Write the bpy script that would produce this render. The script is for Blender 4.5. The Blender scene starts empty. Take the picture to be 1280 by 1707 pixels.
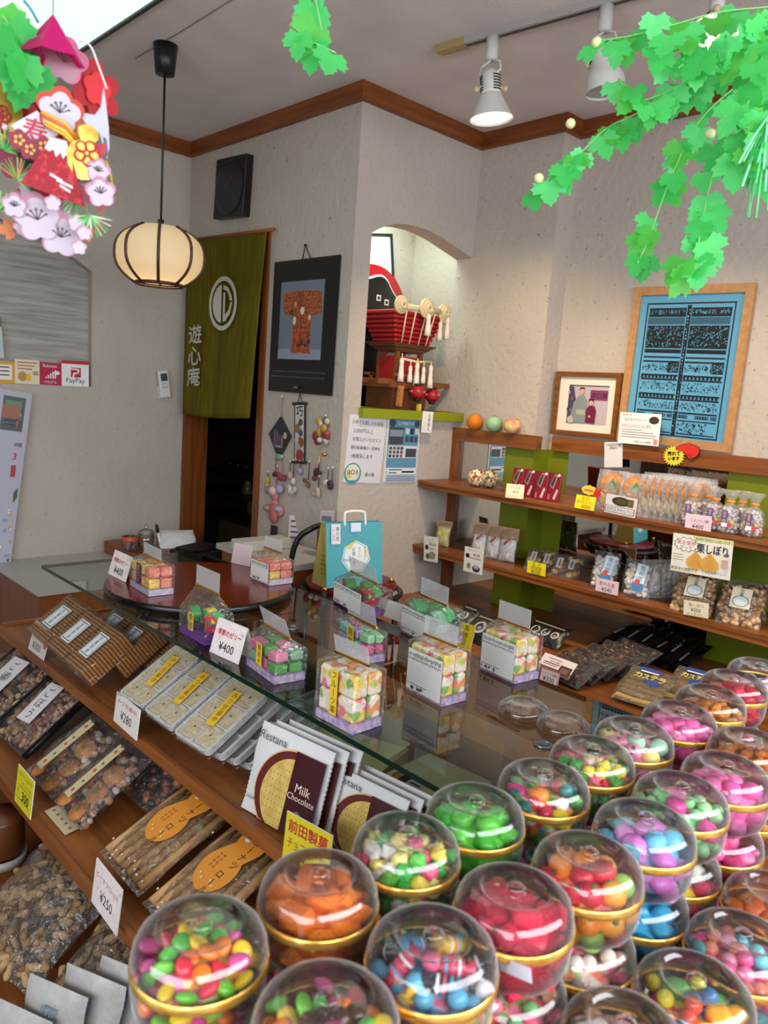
import bpy, math, random
from mathutils import Vector, Matrix, noise
from mathutils.geometry import tessellate_polygon

# ------------------------------------------------------------------ camera
S = bpy.context.scene
COL = S.collection
rad = math.radians
YAW, PITCH, ROLL, FPX = rad(-43.87), rad(-8.61), rad(4.11), 1291.2
EYE = Vector((0.0, 0.0, 1.6))
_f = Vector((-math.sin(YAW) * math.cos(PITCH), math.cos(YAW) * math.cos(PITCH), math.sin(PITCH)))
_r = Vector((math.cos(YAW), math.sin(YAW), 0))
_u = _r.cross(_f)
RIGHT = math.cos(ROLL) * _r + math.sin(ROLL) * _u
UP = -math.sin(ROLL) * _r + math.cos(ROLL) * _u
FWD = _f
cam_d = bpy.data.cameras.new('camera')
cam = bpy.data.objects.new('camera', cam_d)
COL.objects.link(cam)
cam_d.sensor_fit = 'VERTICAL'
cam_d.sensor_height = 36.0
cam_d.lens = FPX / 1707 * 36
cam_d.clip_start = 0.02
m = Matrix((RIGHT, UP, -FWD)).transposed().to_4x4()
m.translation = EYE
cam.matrix_world = m
cam_d.dof.use_dof = True
cam_d.dof.focus_distance = 1.9
cam_d.dof.aperture_fstop = 8.0
S.camera = cam

# ------------------------------------------------------------------ world and lights
S.view_settings.view_transform = 'Standard'
S.view_settings.look = 'None'
S.view_settings.gamma = 1.0
S.view_settings.use_curve_mapping = False
S.view_settings.exposure = 0.0
S.cycles.max_bounces = 7
S.cycles.diffuse_bounces = 4
S.cycles.glossy_bounces = 4
S.cycles.transmission_bounces = 4
S.cycles.transparent_max_bounces = 28
S.cycles.caustics_reflective = False
S.cycles.caustics_refractive = False
S.cycles.sample_clamp_indirect = 4.0

W = bpy.data.worlds.new('daylight')
S.world = W
W.use_nodes = True
bg = W.node_tree.nodes['Background']
bg.inputs[0].default_value = (0.80, 0.88, 1.0, 1)
bg.inputs[1].default_value = 0.9


def light(name, kind, loc, energy, color=(1, 1, 1), size=0.1, size_y=None, target=None, spot=None, blend=0.5):
    d = bpy.data.lights.new(name, kind)
    d.energy = energy
    d.color = color
    if kind == 'AREA':
        d.size = size
        if size_y:
            d.shape = 'RECTANGLE'
            d.size_y = size_y
    else:
        d.shadow_soft_size = size
    if kind == 'SPOT':
        d.spot_size = rad(spot)
        d.spot_blend = blend
    o = bpy.data.objects.new(name, d)
    COL.objects.link(o)
    o.location = loc
    if target is not None:
        o.rotation_euler = (Vector(target) - Vector(loc)).to_track_quat('-Z', 'Y').to_euler()
    return o


# daylight falling in through the open shop front behind the camera
light('shopfront_daylight', 'AREA', (0.9, -0.95, 1.95), 58, (0.93, 0.96, 1.0), 3.0, 0.6, target=(1.2, 1.6, 0.6))

light('side_fill_light', 'AREA', (-1.2, 0.35, 1.6), 36, (0.95, 0.97, 1.0), 2.2, 0.7, target=(0.9, 1.2, 0.3))  # fill light added to brighten the counter goods; its side opening is invented

# ------------------------------------------------------------------ photo sight lines -> real surfaces
def ray(px, py):
    return RIGHT * ((px - 640) / FPX) - UP * ((py - 853.5) / FPX) + FWD


def at(px, py, X=None, Y=None, Z=None, d=None):
    r = ray(px, py)
    if X is not None:
        t = (X - EYE.x) / r.x
    elif Y is not None:
        t = (Y - EYE.y) / r.y
    elif Z is not None:
        t = (Z - EYE.z) / r.z
    else:
        t = d
    return EYE + r * t


def frame_mat(o, u, v):
    """origin, local x direction, approximate local y direction -> matrix with z = x cross y"""
    u = u.normalized()
    n = u.cross(v).normalized()
    v = n.cross(u)
    M = Matrix((u, v, n)).transposed().to_4x4()
    M.translation = o
    return M


def quad(bl, br, tl, lean=0.0, **pl):
    """a rectangle standing on / lying in a real plane; returns (matrix, width, height)"""
    B, R = at(*bl, **pl), at(*br, **pl)
    if 'Z' in pl:
        u = (R - B)
        w = u.length
        u.normalize()
        n = Vector((u.y, -u.x, 0))          # horizontal, towards the viewer's side
        if n.dot(EYE - B) < 0:
            n = -n
        v = Vector((0, 0, 1)) * math.cos(rad(lean)) - n * math.sin(rad(lean))
        nn = u.cross(v)
        r = ray(*tl)
        t = (B - EYE).dot(nn) / r.dot(nn)
        h = (EYE + r * t - B).dot(v)
        return frame_mat(B, u, v), w, abs(h)
    T = at(*tl, **pl)
    u = R - B
    w = u.length
    u.normalize()
    v = (T - B) - u * (T - B).dot(u)
    return frame_mat(B, u, v), w, v.length


def tilted(bl, br, Z, tilt):
    """a slab whose front edge lies on height Z, rising away from the viewer by tilt degrees; squared to the front edge"""
    B, R = at(*bl, Z=Z), at(*br, Z=Z)
    u = R - B
    w = u.length
    u.normalize()
    n = Vector((-u.y, u.x, 0))
    if n.dot(EYE - B) > 0:
        n = -n
    v = n * math.cos(rad(tilt)) + Vector((0, 0, 1)) * math.sin(rad(tilt))
    return frame_mat(B, u, v), w


# ------------------------------------------------------------------ materials
MATS = {}


def lin(c):
    if isinstance(c, str):
        c = c.lstrip('#')
        c = [int(c[i:i + 2], 16) / 255 for i in (0, 2, 4)]
    return tuple(((x / 12.92) if x <= 0.04045 else ((x + 0.055) / 1.055) ** 2.4) for x in c) + (1,)


def new_mat(key):
    m = bpy.data.materials.new(key)
    m.use_nodes = True
    MATS[key] = m
    return m, m.node_tree.nodes, m.node_tree.links, m.node_tree.nodes['Principled BSDF']


def mat(c, rough=0.55, metal=0.0, spec=0.5, emis=0.0, trans=0.0, coat=0.0):
    key = 'paint_%s_%g_%g_%g_%g_%g_%g' % (c, rough, metal, spec, emis, trans, coat)
    if key in MATS:
        return MATS[key]
    m, n, l, p = new_mat(key)
    p.inputs['Base Color'].default_value = lin(c)
    p.inputs['Roughness'].default_value = rough
    p.inputs['Metallic'].default_value = metal
    p.inputs['Specular IOR Level'].default_value = spec
    if coat:
        p.inputs['Coat Weight'].default_value = coat
    if emis:
        p.inputs['Emission Color'].default_value = lin(c)
        p.inputs['Emission Strength'].default_value = emis
    if trans:
        t = n.new('ShaderNodeBsdfTranslucent')
        t.inputs[0].default_value = lin(c)
        mx = n.new('ShaderNodeMixShader')
        mx.inputs[0].default_value = trans
        l.new(p.outputs[0], mx.inputs[1])
        l.new(t.outputs[0], mx.inputs[2])
        l.new(mx.outputs[0], n['Material Output'].inputs[0])
    return m


def noisy(key, c1, c2, scale=(8, 8, 8), rough=0.6, bump=0.0, bscale=60.0, detail=6, spec=0.3, lo=0.35, hi=0.65, metal=0.0):
    if key in MATS:
        return MATS[key]
    m, n, l, p = new_mat(key)
    tc = n.new('ShaderNodeTexCoord')
    mp = n.new('ShaderNodeMapping')
    mp.inputs['Scale'].default_value = scale
    l.new(tc.outputs['Object'], mp.inputs[0])
    nz = n.new('ShaderNodeTexNoise')
    nz.inputs['Scale'].default_value = 1.0
    nz.inputs['Detail'].default_value = detail
    l.new(mp.outputs[0], nz.inputs['Vector'])
    cr = n.new('ShaderNodeValToRGB')
    cr.color_ramp.elements[0].position = lo
    cr.color_ramp.elements[1].position = hi
    cr.color_ramp.elements[0].color = lin(c1)
    cr.color_ramp.elements[1].color = lin(c2)
    l.new(nz.outputs[0], cr.inputs[0])
    l.new(cr.outputs[0], p.inputs['Base Color'])
    p.inputs['Roughness'].default_value = rough
    p.inputs['Metallic'].default_value = metal
    p.inputs['Specular IOR Level'].default_value = spec
    if bump:
        nb = n.new('ShaderNodeTexNoise')
        nb.inputs['Scale'].default_value = bscale
        nb.inputs['Detail'].default_value = 5
        l.new(tc.outputs['Object'], nb.inputs['Vector'])
        b = n.new('ShaderNodeBump')
        b.inputs['Strength'].default_value = bump
        b.inputs['Distance'].default_value = 0.01
        l.new(nb.outputs[0], b.inputs['Height'])
        l.new(b.outputs[0], p.inputs['Normal'])
    return m


def stucco(key, c):
    """plaster wallpaper: pale base, small dark pits, rough relief"""
    if key in MATS:
        return MATS[key]
    m, n, l, p = new_mat(key)
    tc = n.new('ShaderNodeTexCoord')
    n1 = n.new('ShaderNodeTexNoise'); n1.inputs['Scale'].default_value = 3.0; n1.inputs['Detail'].default_value = 4
    n2 = n.new('ShaderNodeTexNoise'); n2.inputs['Scale'].default_value = 55.0; n2.inputs['Detail'].default_value = 4
    n3 = n.new('ShaderNodeTexNoise'); n3.inputs['Scale'].default_value = 38.0; n3.inputs['Detail'].default_value = 8
    for k in (n1, n2, n3):
        l.new(tc.outputs['Object'], k.inputs['Vector'])
    r2 = n.new('ShaderNodeValToRGB')
    r2.color_ramp.elements[0].position = 0.27; r2.color_ramp.elements[0].color = (0.62, 0.62, 0.60, 1)
    r2.color_ramp.elements[1].position = 0.36; r2.color_ramp.elements[1].color = (1, 1, 1, 1)
    l.new(n2.outputs[0], r2.inputs[0])
    r1 = n.new('ShaderNodeValToRGB')
    r1.color_ramp.elements[0].position = 0.3; r1.color_ramp.elements[0].color = (0.90, 0.90, 0.90, 1)
    r1.color_ramp.elements[1].position = 0.7; r1.color_ramp.elements[1].color = (1, 1, 1, 1)
    l.new(n1.outputs[0], r1.inputs[0])
    a = n.new('ShaderNodeMix'); a.data_type = 'RGBA'; a.blend_type = 'MULTIPLY'; a.inputs[0].default_value = 1.0
    l.new(r1.outputs[0], a.inputs[6]); l.new(r2.outputs[0], a.inputs[7])
    b2 = n.new('ShaderNodeMix'); b2.data_type = 'RGBA'; b2.blend_type = 'MULTIPLY'; b2.inputs[0].default_value = 1.0
    b2.inputs[6].default_value = lin(c)
    l.new(a.outputs[2], b2.inputs[7])
    l.new(b2.outputs[2], p.inputs['Base Color'])
    p.inputs['Roughness'].default_value = 0.9
    p.inputs['Specular IOR Level'].default_value = 0.1
    b = n.new('ShaderNodeBump'); b.inputs['Strength'].default_value = 0.38; b.inputs['Distance'].default_value = 0.012
    l.new(n3.outputs[0], b.inputs['Height'])
    l.new(b.outputs[0], p.inputs['Normal'])
    return m


def film(key, tint='#ffffff', k=0.5, base=0.03, rough=0.06, bump=0.0, bscale=30.0, haze=0.0, edge=0.0):
    """thin clear plastic or glass sheet: passes light straight through, mirrors more at grazing angles"""
    if key in MATS:
        return MATS[key]
    m, n, l, p = new_mat(key)
    n.remove(p)
    t = n.new('ShaderNodeBsdfTransparent'); t.inputs[0].default_value = lin(tint)
    g = n.new('ShaderNodeBsdfGlossy'); g.inputs['Roughness'].default_value = rough
    lw = n.new('ShaderNodeLayerWeight'); lw.inputs[0].default_value = 0.35
    ma = n.new('ShaderNodeMath'); ma.operation = 'MULTIPLY_ADD'; ma.use_clamp = True
    ma.inputs[1].default_value = k; ma.inputs[2].default_value = base
    l.new(lw.outputs['Fresnel'], ma.inputs[0])
    mx = n.new('ShaderNodeMixShader')
    l.new(ma.outputs[0], mx.inputs[0]); l.new(t.outputs[0], mx.inputs[1]); l.new(g.outputs[0], mx.inputs[2])
    out = mx.outputs[0]
    if edge:  # milky white painted at grazing rims in place of refracted light
        le = n.new('ShaderNodeLayerWeight'); le.inputs[0].default_value = 0.5
        pw = n.new('ShaderNodeMath'); pw.operation = 'POWER'; pw.inputs[1].default_value = 3.6
        me_ = n.new('ShaderNodeMath'); me_.operation = 'MULTIPLY'; me_.inputs[1].default_value = edge
        l.new(le.outputs['Facing'], pw.inputs[0]); l.new(pw.outputs[0], me_.inputs[0])
        de = n.new('ShaderNodeBsdfDiffuse'); de.inputs[0].default_value = (0.9, 0.88, 0.88, 1)
        m3 = n.new('ShaderNodeMixShader')
        l.new(me_.outputs[0], m3.inputs[0]); l.new(out, m3.inputs[1]); l.new(de.outputs[0], m3.inputs[2])
        out = m3.outputs[0]
    if haze:
        df = n.new('ShaderNodeBsdfDiffuse'); df.inputs[0].default_value = (0.85, 0.85, 0.85, 1)
        m2 = n.new('ShaderNodeMixShader'); m2.inputs[0].default_value = haze
        l.new(out, m2.inputs[1]); l.new(df.outputs[0], m2.inputs[2])
        out = m2.outputs[0]
    l.new(out, n['Material Output'].inputs[0])
    if bump:
        tc = n.new('ShaderNodeTexCoord')
        nz = n.new('ShaderNodeTexNoise'); nz.inputs['Scale'].default_value = bscale; nz.inputs['Detail'].default_value = 3
        nz.inputs['Distortion'].default_value = 1.0
        l.new(tc.outputs['Object'], nz.inputs['Vector'])
        b = n.new('ShaderNodeBump'); b.inputs['Strength'].default_value = bump; b.inputs['Distance'].default_value = 0.02
        l.new(nz.outputs[0], b.inputs['Height'])
        for k2 in (g, lw):
            l.new(b.outputs[0], k2.inputs['Normal'])
    return m


def wood(key, c1, c2, axis='y', rough=0.4, scale=1.0):
    st = {'x': (3, 40, 40), 'y': (40, 3, 40), 'z': (40, 40, 3)}[axis]
    return noisy(key, c1, c2, scale=tuple(s * scale for s in st), rough=rough, detail=5, spec=0.45, lo=0.3, hi=0.72)


WOOD_Y = wood('wood_shelf', '#6a3716', '#955828')
WOOD_X = wood('wood_shelf_cross', '#6a3716', '#955828', 'x')
WOOD_Z = wood('wood_upright', '#66340f', '#8c4c20', 'z')
TRIM_Y = wood('wood_cornice', '#66320f', '#8e4e20', 'y')
TRIM_X = wood('wood_cornice_cross', '#66320f', '#8e4e20', 'x')
CLEAR = film('clear_plastic', k=0.85, base=0.045, rough=0.035, edge=0.42)
BAGF = film('crinkled_film', k=0.55, base=0.05, rough=0.12, bump=0.9, bscale=45, haze=0.02)
BAGW = film('cloudy_film', k=0.5, base=0.06, rough=0.18, bump=0.9, bscale=40, haze=0.10)
HEADF = film('frosted_header', k=0.35, base=0.05, rough=0.2, haze=0.20)
GLASS = film('pane_glass', tint='#e9f3ee', k=1.0, base=0.05, rough=0.01)
GLASS_EDGE = mat('#0b2419', 0.15)
GOLD = mat('#e0a53a', 0.22, 1.0)
MIRROR = mat('#d8dcd8', 0.02, 1.0)
BLACK = mat('#0e0e10', 0.4)
WHITE = mat('#efece8', 0.6)
GREENP = mat('#6f7a0a', 0.45)

# ------------------------------------------------------------------ mesh builder
TEXTS = {}


def text_shape(s):
    if s in TEXTS:
        return TEXTS[s]
    c = bpy.data.curves.new('lettering', 'FONT')
    c.body = s
    c.resolution_u = 2
    o = bpy.data.objects.new('lettering', c)
    COL.objects.link(o)
    me = o.evaluated_get(bpy.context.evaluated_depsgraph_get()).to_mesh()
    vs = [(v.co.x, v.co.y) for v in me.vertices]
    fs = [tuple(p.vertices) for p in me.polygons]
    nz = [p.normal.z for p in me.polygons]
    fs = [f if z >= 0 else f[::-1] for f, z in zip(fs, nz)]
    o.evaluated_get(bpy.context.evaluated_depsgraph_get()).to_mesh_clear()
    bpy.data.objects.remove(o)
    bpy.data.curves.remove(c)
    if vs:
        x0, x1 = min(v[0] for v in vs), max(v[0] for v in vs)
        y0, y1 = min(v[1] for v in vs), max(v[1] for v in vs)
        vs = [(v[0] - (x0 + x1) / 2, v[1] - (y0 + y1) / 2) for v in vs]
        TEXTS[s] = (vs, fs, max(x1 - x0, 1e-6), max(y1 - y0, 1e-6))
    else:
        TEXTS[s] = ([], [], 1, 1)
    return TEXTS[s]


class G:
    def __init__(self, M=None):
        self.v, self.f, self.mi, self.mats, self.sm = [], [], [], [], []
        self.M = M or Matrix()
        self.lay = 0.0

    def slot(self, m):
        if m not in self.mats:
            self.mats.append(m)
        return self.mats.index(m)

    def add(self, vs, fs, m, smooth=False, M=None):
        b = len(self.v)
        T = self.M @ M if M is not None else self.M
        self.v += [T @ Vector(p) for p in vs]
        i = self.slot(m)
        for f in fs:
            self.f.append(tuple(k + b for k in f))
            self.mi.append(i)
            self.sm.append(smooth)
        return self

    def box(self, lo, hi, m, M=None, bev=0.0):
        x0, y0, z0 = lo
        x1, y1, z1 = hi
        if bev:
            b = bev
            def ringz(z, ins):
                a, c, d, e = x0 + ins, x1 - ins, y0 + ins, y1 - ins
                k = b if ins == 0 else b * 0.3
                return [(a + k, d, z), (c - k, d, z), (c, d + k, z), (c, e - k, z), (c - k, e, z), (a + k, e, z), (a, e - k, z), (a, d + k, z)]
            vs = ringz(z0, b) + ringz(z0 + b, 0) + ringz(z1 - b, 0) + ringz(z1, b)
            fs = [tuple(range(7, -1, -1)), tuple(range(24, 32))]
            for j in range(3):
                for i in range(8):
                    fs.append((j * 8 + i, j * 8 + (i + 1) % 8, j * 8 + 8 + (i + 1) % 8, j * 8 + 8 + i))
            return self.add(vs, fs, m, False, M)
        vs = [(x0, y0, z0), (x1, y0, z0), (x1, y1, z0), (x0, y1, z0), (x0, y0, z1), (x1, y0, z1), (x1, y1, z1), (x0, y1, z1)]
        fs = [(3, 2, 1, 0), (4, 5, 6, 7), (0, 1, 5, 4), (1, 2, 6, 5), (2, 3, 7, 6), (3, 0, 4, 7)]
        return self.add(vs, fs, m, False, M)

    def lathe(self, prof, m, seg=24, smooth=True, M=None, caps=True):
        vs, fs = [], []
        n = len(prof)
        for r, z in prof:
            for i in range(seg):
                a = 2 * math.pi * i / seg
                vs.append((r * math.cos(a), r * math.sin(a), z))
        for j in range(n - 1):
            for i in range(seg):
                k = (i + 1) % seg
                fs.append((j * seg + i, j * seg + k, (j + 1) * seg + k, (j + 1) * seg + i))
        if caps and prof[0][0] > 1e-6:
            fs.append(tuple(range(seg - 1, -1, -1)))
        if caps and prof[-1][0] > 1e-6:
            fs.append(tuple(range((n - 1) * seg, n * seg)))
        return self.add(vs, fs, m, smooth, M)

    def tube(self, pts, r, m, seg=8, M=None, smooth=True):
        pts = [Vector(p) for p in pts]
        vs, fs = [], []
        prev = None
        rr = r if isinstance(r, (list, tuple)) else [r] * len(pts)
        for i, p in enumerate(pts):
            d = (pts[min(i + 1, len(pts) - 1)] - pts[max(i - 1, 0)]).normalized()
            if prev is None:
                a = d.orthogonal().normalized()
            else:
                a = (prev - d * prev.dot(d))
                a = a.normalized() if a.length > 1e-6 else d.orthogonal().normalized()
            prev = a
            b = d.cross(a)
            for k in range(seg):
                t = 2 * math.pi * k / seg
                vs.append(p + (a * math.cos(t) + b * math.sin(t)) * rr[i])
        for j in range(len(pts) - 1):
            for i in range(seg):
                k = (i + 1) % seg
                fs.append((j * seg + i, j * seg + k, (j + 1) * seg + k, (j + 1) * seg + i))
        fs.append(tuple(range(seg - 1, -1, -1)))
        fs.append(tuple(range((len(pts) - 1) * seg, len(pts) * seg)))
        return self.add(vs, fs, m, smooth, M)

    def ball(self, c, r, m, seg=12, rings=8, M=None, fn=None):
        rx, ry, rz = r if isinstance(r, (tuple, list)) else (r, r, r)
        vs, fs = [], []
        for j in range(1, rings):
            t = math.pi * j / rings
            for i in range(seg):
                a = 2 * math.pi * i / seg
                d = Vector((math.sin(t) * math.cos(a), math.sin(t) * math.sin(a), math.cos(t)))
                k = fn(d) if fn else 1.0
                vs.append((c[0] + d.x * rx * k, c[1] + d.y * ry * k, c[2] + d.z * rz * k))
        k0 = fn(Vector((0, 0, 1))) if fn else 1.0
        k1 = fn(Vector((0, 0, -1))) if fn else 1.0
        vs += [(c[0], c[1], c[2] + rz * k0), (c[0], c[1], c[2] - rz * k1)]
        T, Bm = len(vs) - 2, len(vs) - 1
        for j in range(rings - 2):
            for i in range(seg):
                k = (i + 1) % seg
                fs.append((j * seg + i, (j + 1) * seg + i, (j + 1) * seg + k, j * seg + k))
        for i in range(seg):
            k = (i + 1) % seg
            fs.append((T, i, k))
            fs.append((Bm, (rings - 2) * seg + k, (rings - 2) * seg + i))
        return self.add(vs, fs, m, True, M)

    def plate(self, outer, z0, z1, m, holes=(), M=None, side=None):
        """a flat plate of any outline (xy), from z0 to z1, with holes"""
        loops = [list(outer)] + [list(h) for h in holes]
        tri = tessellate_polygon([[Vector((x, y, 0)) for x, y in lp] for lp in loops])
        flat = [p for lp in loops for p in lp]
        n = len(flat)
        vs = [(x, y, z1) for x, y in flat] + [(x, y, z0) for x, y in flat]
        fs, fside = [], []
        for t in tri:
            a, b, c = [flat[k] for k in t]
            if (b[0] - a[0]) * (c[1] - a[1]) - (b[1] - a[1]) * (c[0] - a[0]) < 0:
                t = (t[0], t[2], t[1])
            fs.append(tuple(t))
            fs.append((t[2] + n, t[1] + n, t[0] + n))
        b = 0
        for lp in loops:
            k = len(lp)
            for i in range(k):
                j = (i + 1) % k
                fside.append((b + i, b + i + n, b + j + n, b + j))
            b += k
        if side is None:
            return self.add(vs, fs + fside, m, False, M)
        self.add(vs, fs, m, False, M)
        return self.add(vs, fside, side, False, M)

    # flat printing on a surface: each call goes one ink layer higher
    def ink(self):
        self.lay += 0.00022
        return self.lay

    def rect(self, x0, y0, x1, y1, m):
        z = self.ink()
        return self.add([(x0, y0, z), (x1, y0, z), (x1, y1, z), (x0, y1, z)], [(0, 1, 2, 3)], m)

    def poly(self, pts, m):
        z = self.ink()
        tri = tessellate_polygon([[Vector((x, y, 0)) for x, y in pts]])
        fs = []
        for t in tri:
            a, b, c = [pts[k] for k in t]
            if (b[0] - a[0]) * (c[1] - a[1]) - (b[1] - a[1]) * (c[0] - a[0]) < 0:
                t = (t[0], t[2], t[1])
            fs.append(tuple(t))
        return self.add([(x, y, z) for x, y in pts], fs, m)

    def disc(self, cx, cy, rx, ry, m, n=24):
        z = self.ink()
        return self.add([(cx + rx * math.cos(2 * math.pi * i / n), cy + ry * math.sin(2 * math.pi * i / n), z) for i in range(n)], [tuple(range(n))], m)

    def text(self, s, cx, cy, m, h=None, w=None, rot=0.0, bold=0.0):
        vs, fs, tw, th = text_shape(s)
        if not vs:
            return self
        sx = sy = 1.0
        if w and h:
            sx, sy = w / tw, h / th
        elif w:
            sx = sy = w / tw
        elif h:
            sx = sy = h / th
        c, sn = math.cos(rot), math.sin(rot)
        for k in ((0, 0),) if not bold else ((-bold, 0), (bold, 0), (0, bold), (0, -bold)):
            z = self.ink() if k in ((0, 0), (-bold, 0)) else self.lay
            self.add([(cx + k[0] + c * x * sx - sn * y * sy, cy + k[1] + sn * x * sx + c * y * sy, z + (0 if k == (0, 0) else 0.00001 * (k[0] > 0))) for x, y in vs], fs, m)
        return self

    def vtext(self, s, cx, top, m, h):
        """upright column of characters, long vowel marks turned upright"""
        for i, ch in enumerate(s):
            vs, fs, tw, th = text_shape(ch)
            k = h * 0.95
            y = top - h * (i + 0.5)
            z = self.ink() if i == 0 else self.lay
            self.add([((cx - q[1] * k, y + q[0] * k, z) if ch == 'ー' else (cx + q[0] * k, y + q[1] * k, z)) for q in vs], fs, m)
        return self

    def build(self, name, parent=None, M=None):
        me = bpy.data.meshes.new(name)
        me.from_pydata([tuple(p) for p in self.v], [], self.f)
        for x in self.mats:
            me.materials.append(x)
        me.polygons.foreach_set('material_index', self.mi)
        me.polygons.foreach_set('use_smooth', self.sm)
        me.update()
        return place(name, me, parent, M)


def place(name, me, parent=None, M=None):
    o = bpy.data.objects.new(name, me)
    COL.objects.link(o)
    if parent is not None:
        o.parent = parent
    if M is not None:
        o.matrix_local = M
    return o


def tag(o, label, cat, group=None, kind=None):
    o['label'] = label
    o['category'] = cat
    if group:
        o['group'] = group
    if kind:
        o['kind'] = kind
    return o


def thing(name, label, cat, M=None, group=None):
    o = bpy.data.objects.new(name, None)
    COL.objects.link(o)
    o.empty_display_size = 0.02
    if M is not None:
        o.matrix_world = M
    return tag(o, label, cat, group)


def stuff(o, label=None):
    o['kind'] = 'stuff'
    if label:
        o['label'] = label
    return o


def struct(o):
    o['kind'] = 'structure'
    return o


def copy_tree(o, parent=None):
    c = o.copy()
    COL.objects.link(c)
    if parent is not None:
        c.parent = parent
    for ch in [k for k in KIDS.get(o.name, [])]:
        copy_tree(ch, c)
    return c


KIDS = {}


def T(x, y, z):
    return Matrix.Translation((x, y, z))


def RZ(d):
    return Matrix.Rotation(rad(d), 4, 'Z')


def RX(d):
    return Matrix.Rotation(rad(d), 4, 'X')


def RY(d):
    return Matrix.Rotation(rad(d), 4, 'Y')


def SC(x, y=None, z=None):
    y = x if y is None else y
    z = x if z is None else z
    return Matrix.Diagonal((x, y, z, 1))


RND = random.Random(7)

# ------------------------------------------------------------------ the room
ZC = 2.85
XA, YA, YB, XC, XE, YD = 2.195, 3.964, 2.582, 2.956, 3.076, 2.115
NICHE_BACK, LEDGE = 2.985, 1.535
WALLM = stucco('plaster_wallpaper', '#bfb4a8')
CEILM = noisy('ceiling_paper', '#d6cdca', '#e0d7d3', (5, 5, 5), rough=0.95, bump=0.25, bscale=120, spec=0.1)


def wallM_y(y):   # plane y = const facing the viewer: local x = world x, local y = height
    return frame_mat(Vector((0, y, 0)), Vector((1, 0, 0)), Vector((0, 0, 1)))


def wallM_x(x):   # plane x = const facing the viewer: local x = -world y
    return frame_mat(Vector((x, 0, 0)), Vector((0, -1, 0)), Vector((0, 0, 1)))


struct(G().box((-1.4, -1.3, -0.06), (4.2, 5.2, 0.0), noisy('shop_floor', '#4b3a2e', '#5a4636', (6, 6, 6), rough=0.5)).build('floor'))
struct(G().box((-1.4, -1.3, ZC), (4.2, 5.2, ZC + 0.06), CEILM).build('ceiling'))

# far left wall with a shallow blind niche
def yx(px, py, Y):
    p = at(px, py, Y=Y)
    return (p.x, p.z)


nich = [yx(152.5, 645, YA), yx(153.5, 453, YA), yx(120, 428, YA), yx(60, 391, YA), yx(0, 364, YA), yx(-90, 340, YA), yx(-220, 345, YA)]
nich.append((nich[-1][0], nich[0][1]))
w = G(wallM_y(YA)).plate([(-1.4, 0), (XA + 0.06, 0), (XA + 0.06, ZC), (-1.4, ZC)], -0.05, 0, WALLM, holes=[nich[::-1]])
struct(w.build('wall_left'))
NM = noisy('brushed_niche_paper', '#8f8a84', '#b9b3ab', (4, 4, 55), rough=0.9, bump=0.3, bscale=30, lo=0.3, hi=0.7)
struct(G().box((-1.4, YA + 0.045, 0.9), (1.9, YA + 0.07, ZC), NM).build('wall_left_niche_backing'))
# wall with the curtained doorway
dy0, dy1, dz = 3.19, 3.945, 2.335
w = G(wallM_x(XA)).plate([(-YA, 0), (-dy1, 0), (-dy1, dz), (-dy0, dz), (-dy0, 0), (-YB - .1055, 0), (-YB - .1055, ZC), (-YA, ZC)], -0.10, 0, WALLM)
struct(w.build('wall_doorway'))
d = G()
d.box((XA - 0.006, dy1 - 0.02, 0), (XA + 0.135, dy1 + 0.012, dz), WOOD_Z)
d.box((XA - 0.012, dy0 - 0.004, 0), (XA + 0.11, dy0 + 0.036, dz), WOOD_Z)
d.box((XA - 0.004, dy0, dz - 0.03), (XA + 0.11, dy1, dz + 0.004), WOOD_Y)
struct(d.build('door_1'))
# niche wall, with an arched opening that runs right up to the corner
arch_px = [(613, 680), (620, 388), (630, 382), (645, 376), (660, 373), (680, 374.5), (700, 379), (720, 387), (740, 398), (762, 413), (785, 430)]
arch = [yx(a, b, YB) for a, b in arch_px]
ax0 = arch[1][0]
arch[0] = (ax0, LEDGE)
az = arch[-1][1]
top_ = arch[1:-1] + [(XC, az)]
w = G(wallM_y(YB))
w.plate([(XA, 0), (ax0, 0), (ax0, ZC), (XA, ZC)], -0.105, 0, WALLM)
w.plate([(ax0, 0), (XC, 0), (XC, LEDGE), (ax0, LEDGE)], -0.105, 0, WALLM)
for (xa_, za_), (xb_, zb_) in zip(top_, top_[1:]):
    w.plate([(xa_, za_), (xb_, zb_), (xb_, ZC), (xa_, ZC)], -0.105, 0, WALLM)
struct(w.build('wall_niche'))
w = G()
w.box((ax0 - 0.03, YB + 0.1, LEDGE - 0.1), (ax0 - 0.001, NICHE_BACK, 2.6), WALLM)
w.box((ax0 - 0.03, NICHE_BACK, LEDGE - 0.1), (XC + 0.05, NICHE_BACK + 0.04, 2.6), WALLM)
w.box((ax0 - 0.03, YB + 0.1, 2.56), (XC + 0.05, NICHE_BACK + 0.04, 2.6), WALLM)
w.box((ax0 - 0.03, YB + 0.1, LEDGE - 0.12), (XC + 0.05, NICHE_BACK + 0.04, LEDGE - 0.04), WALLM)
struct(w.build('wall_niche_lining'))
w = G()
w.box((XC, YD, 0), (XC + 0.2, NICHE_BACK + 0.04, ZC), WALLM)
struct(w.build('wall_shelf_side'))
struct(G().box((XE, -1.3, 0), (XE + 0.1, YD + 0.02, ZC), WALLM).build('wall_right'))
struct(G().box((-1.4, 1.9, 0), (-1.3, 5.2, ZC), wood('wood_front_side', '#3a2414', '#5a3a22', 'z', .2)).build('wall_front_side'))  # unseen wall, kept dark to cut bounce; ends at the added side opening
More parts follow.
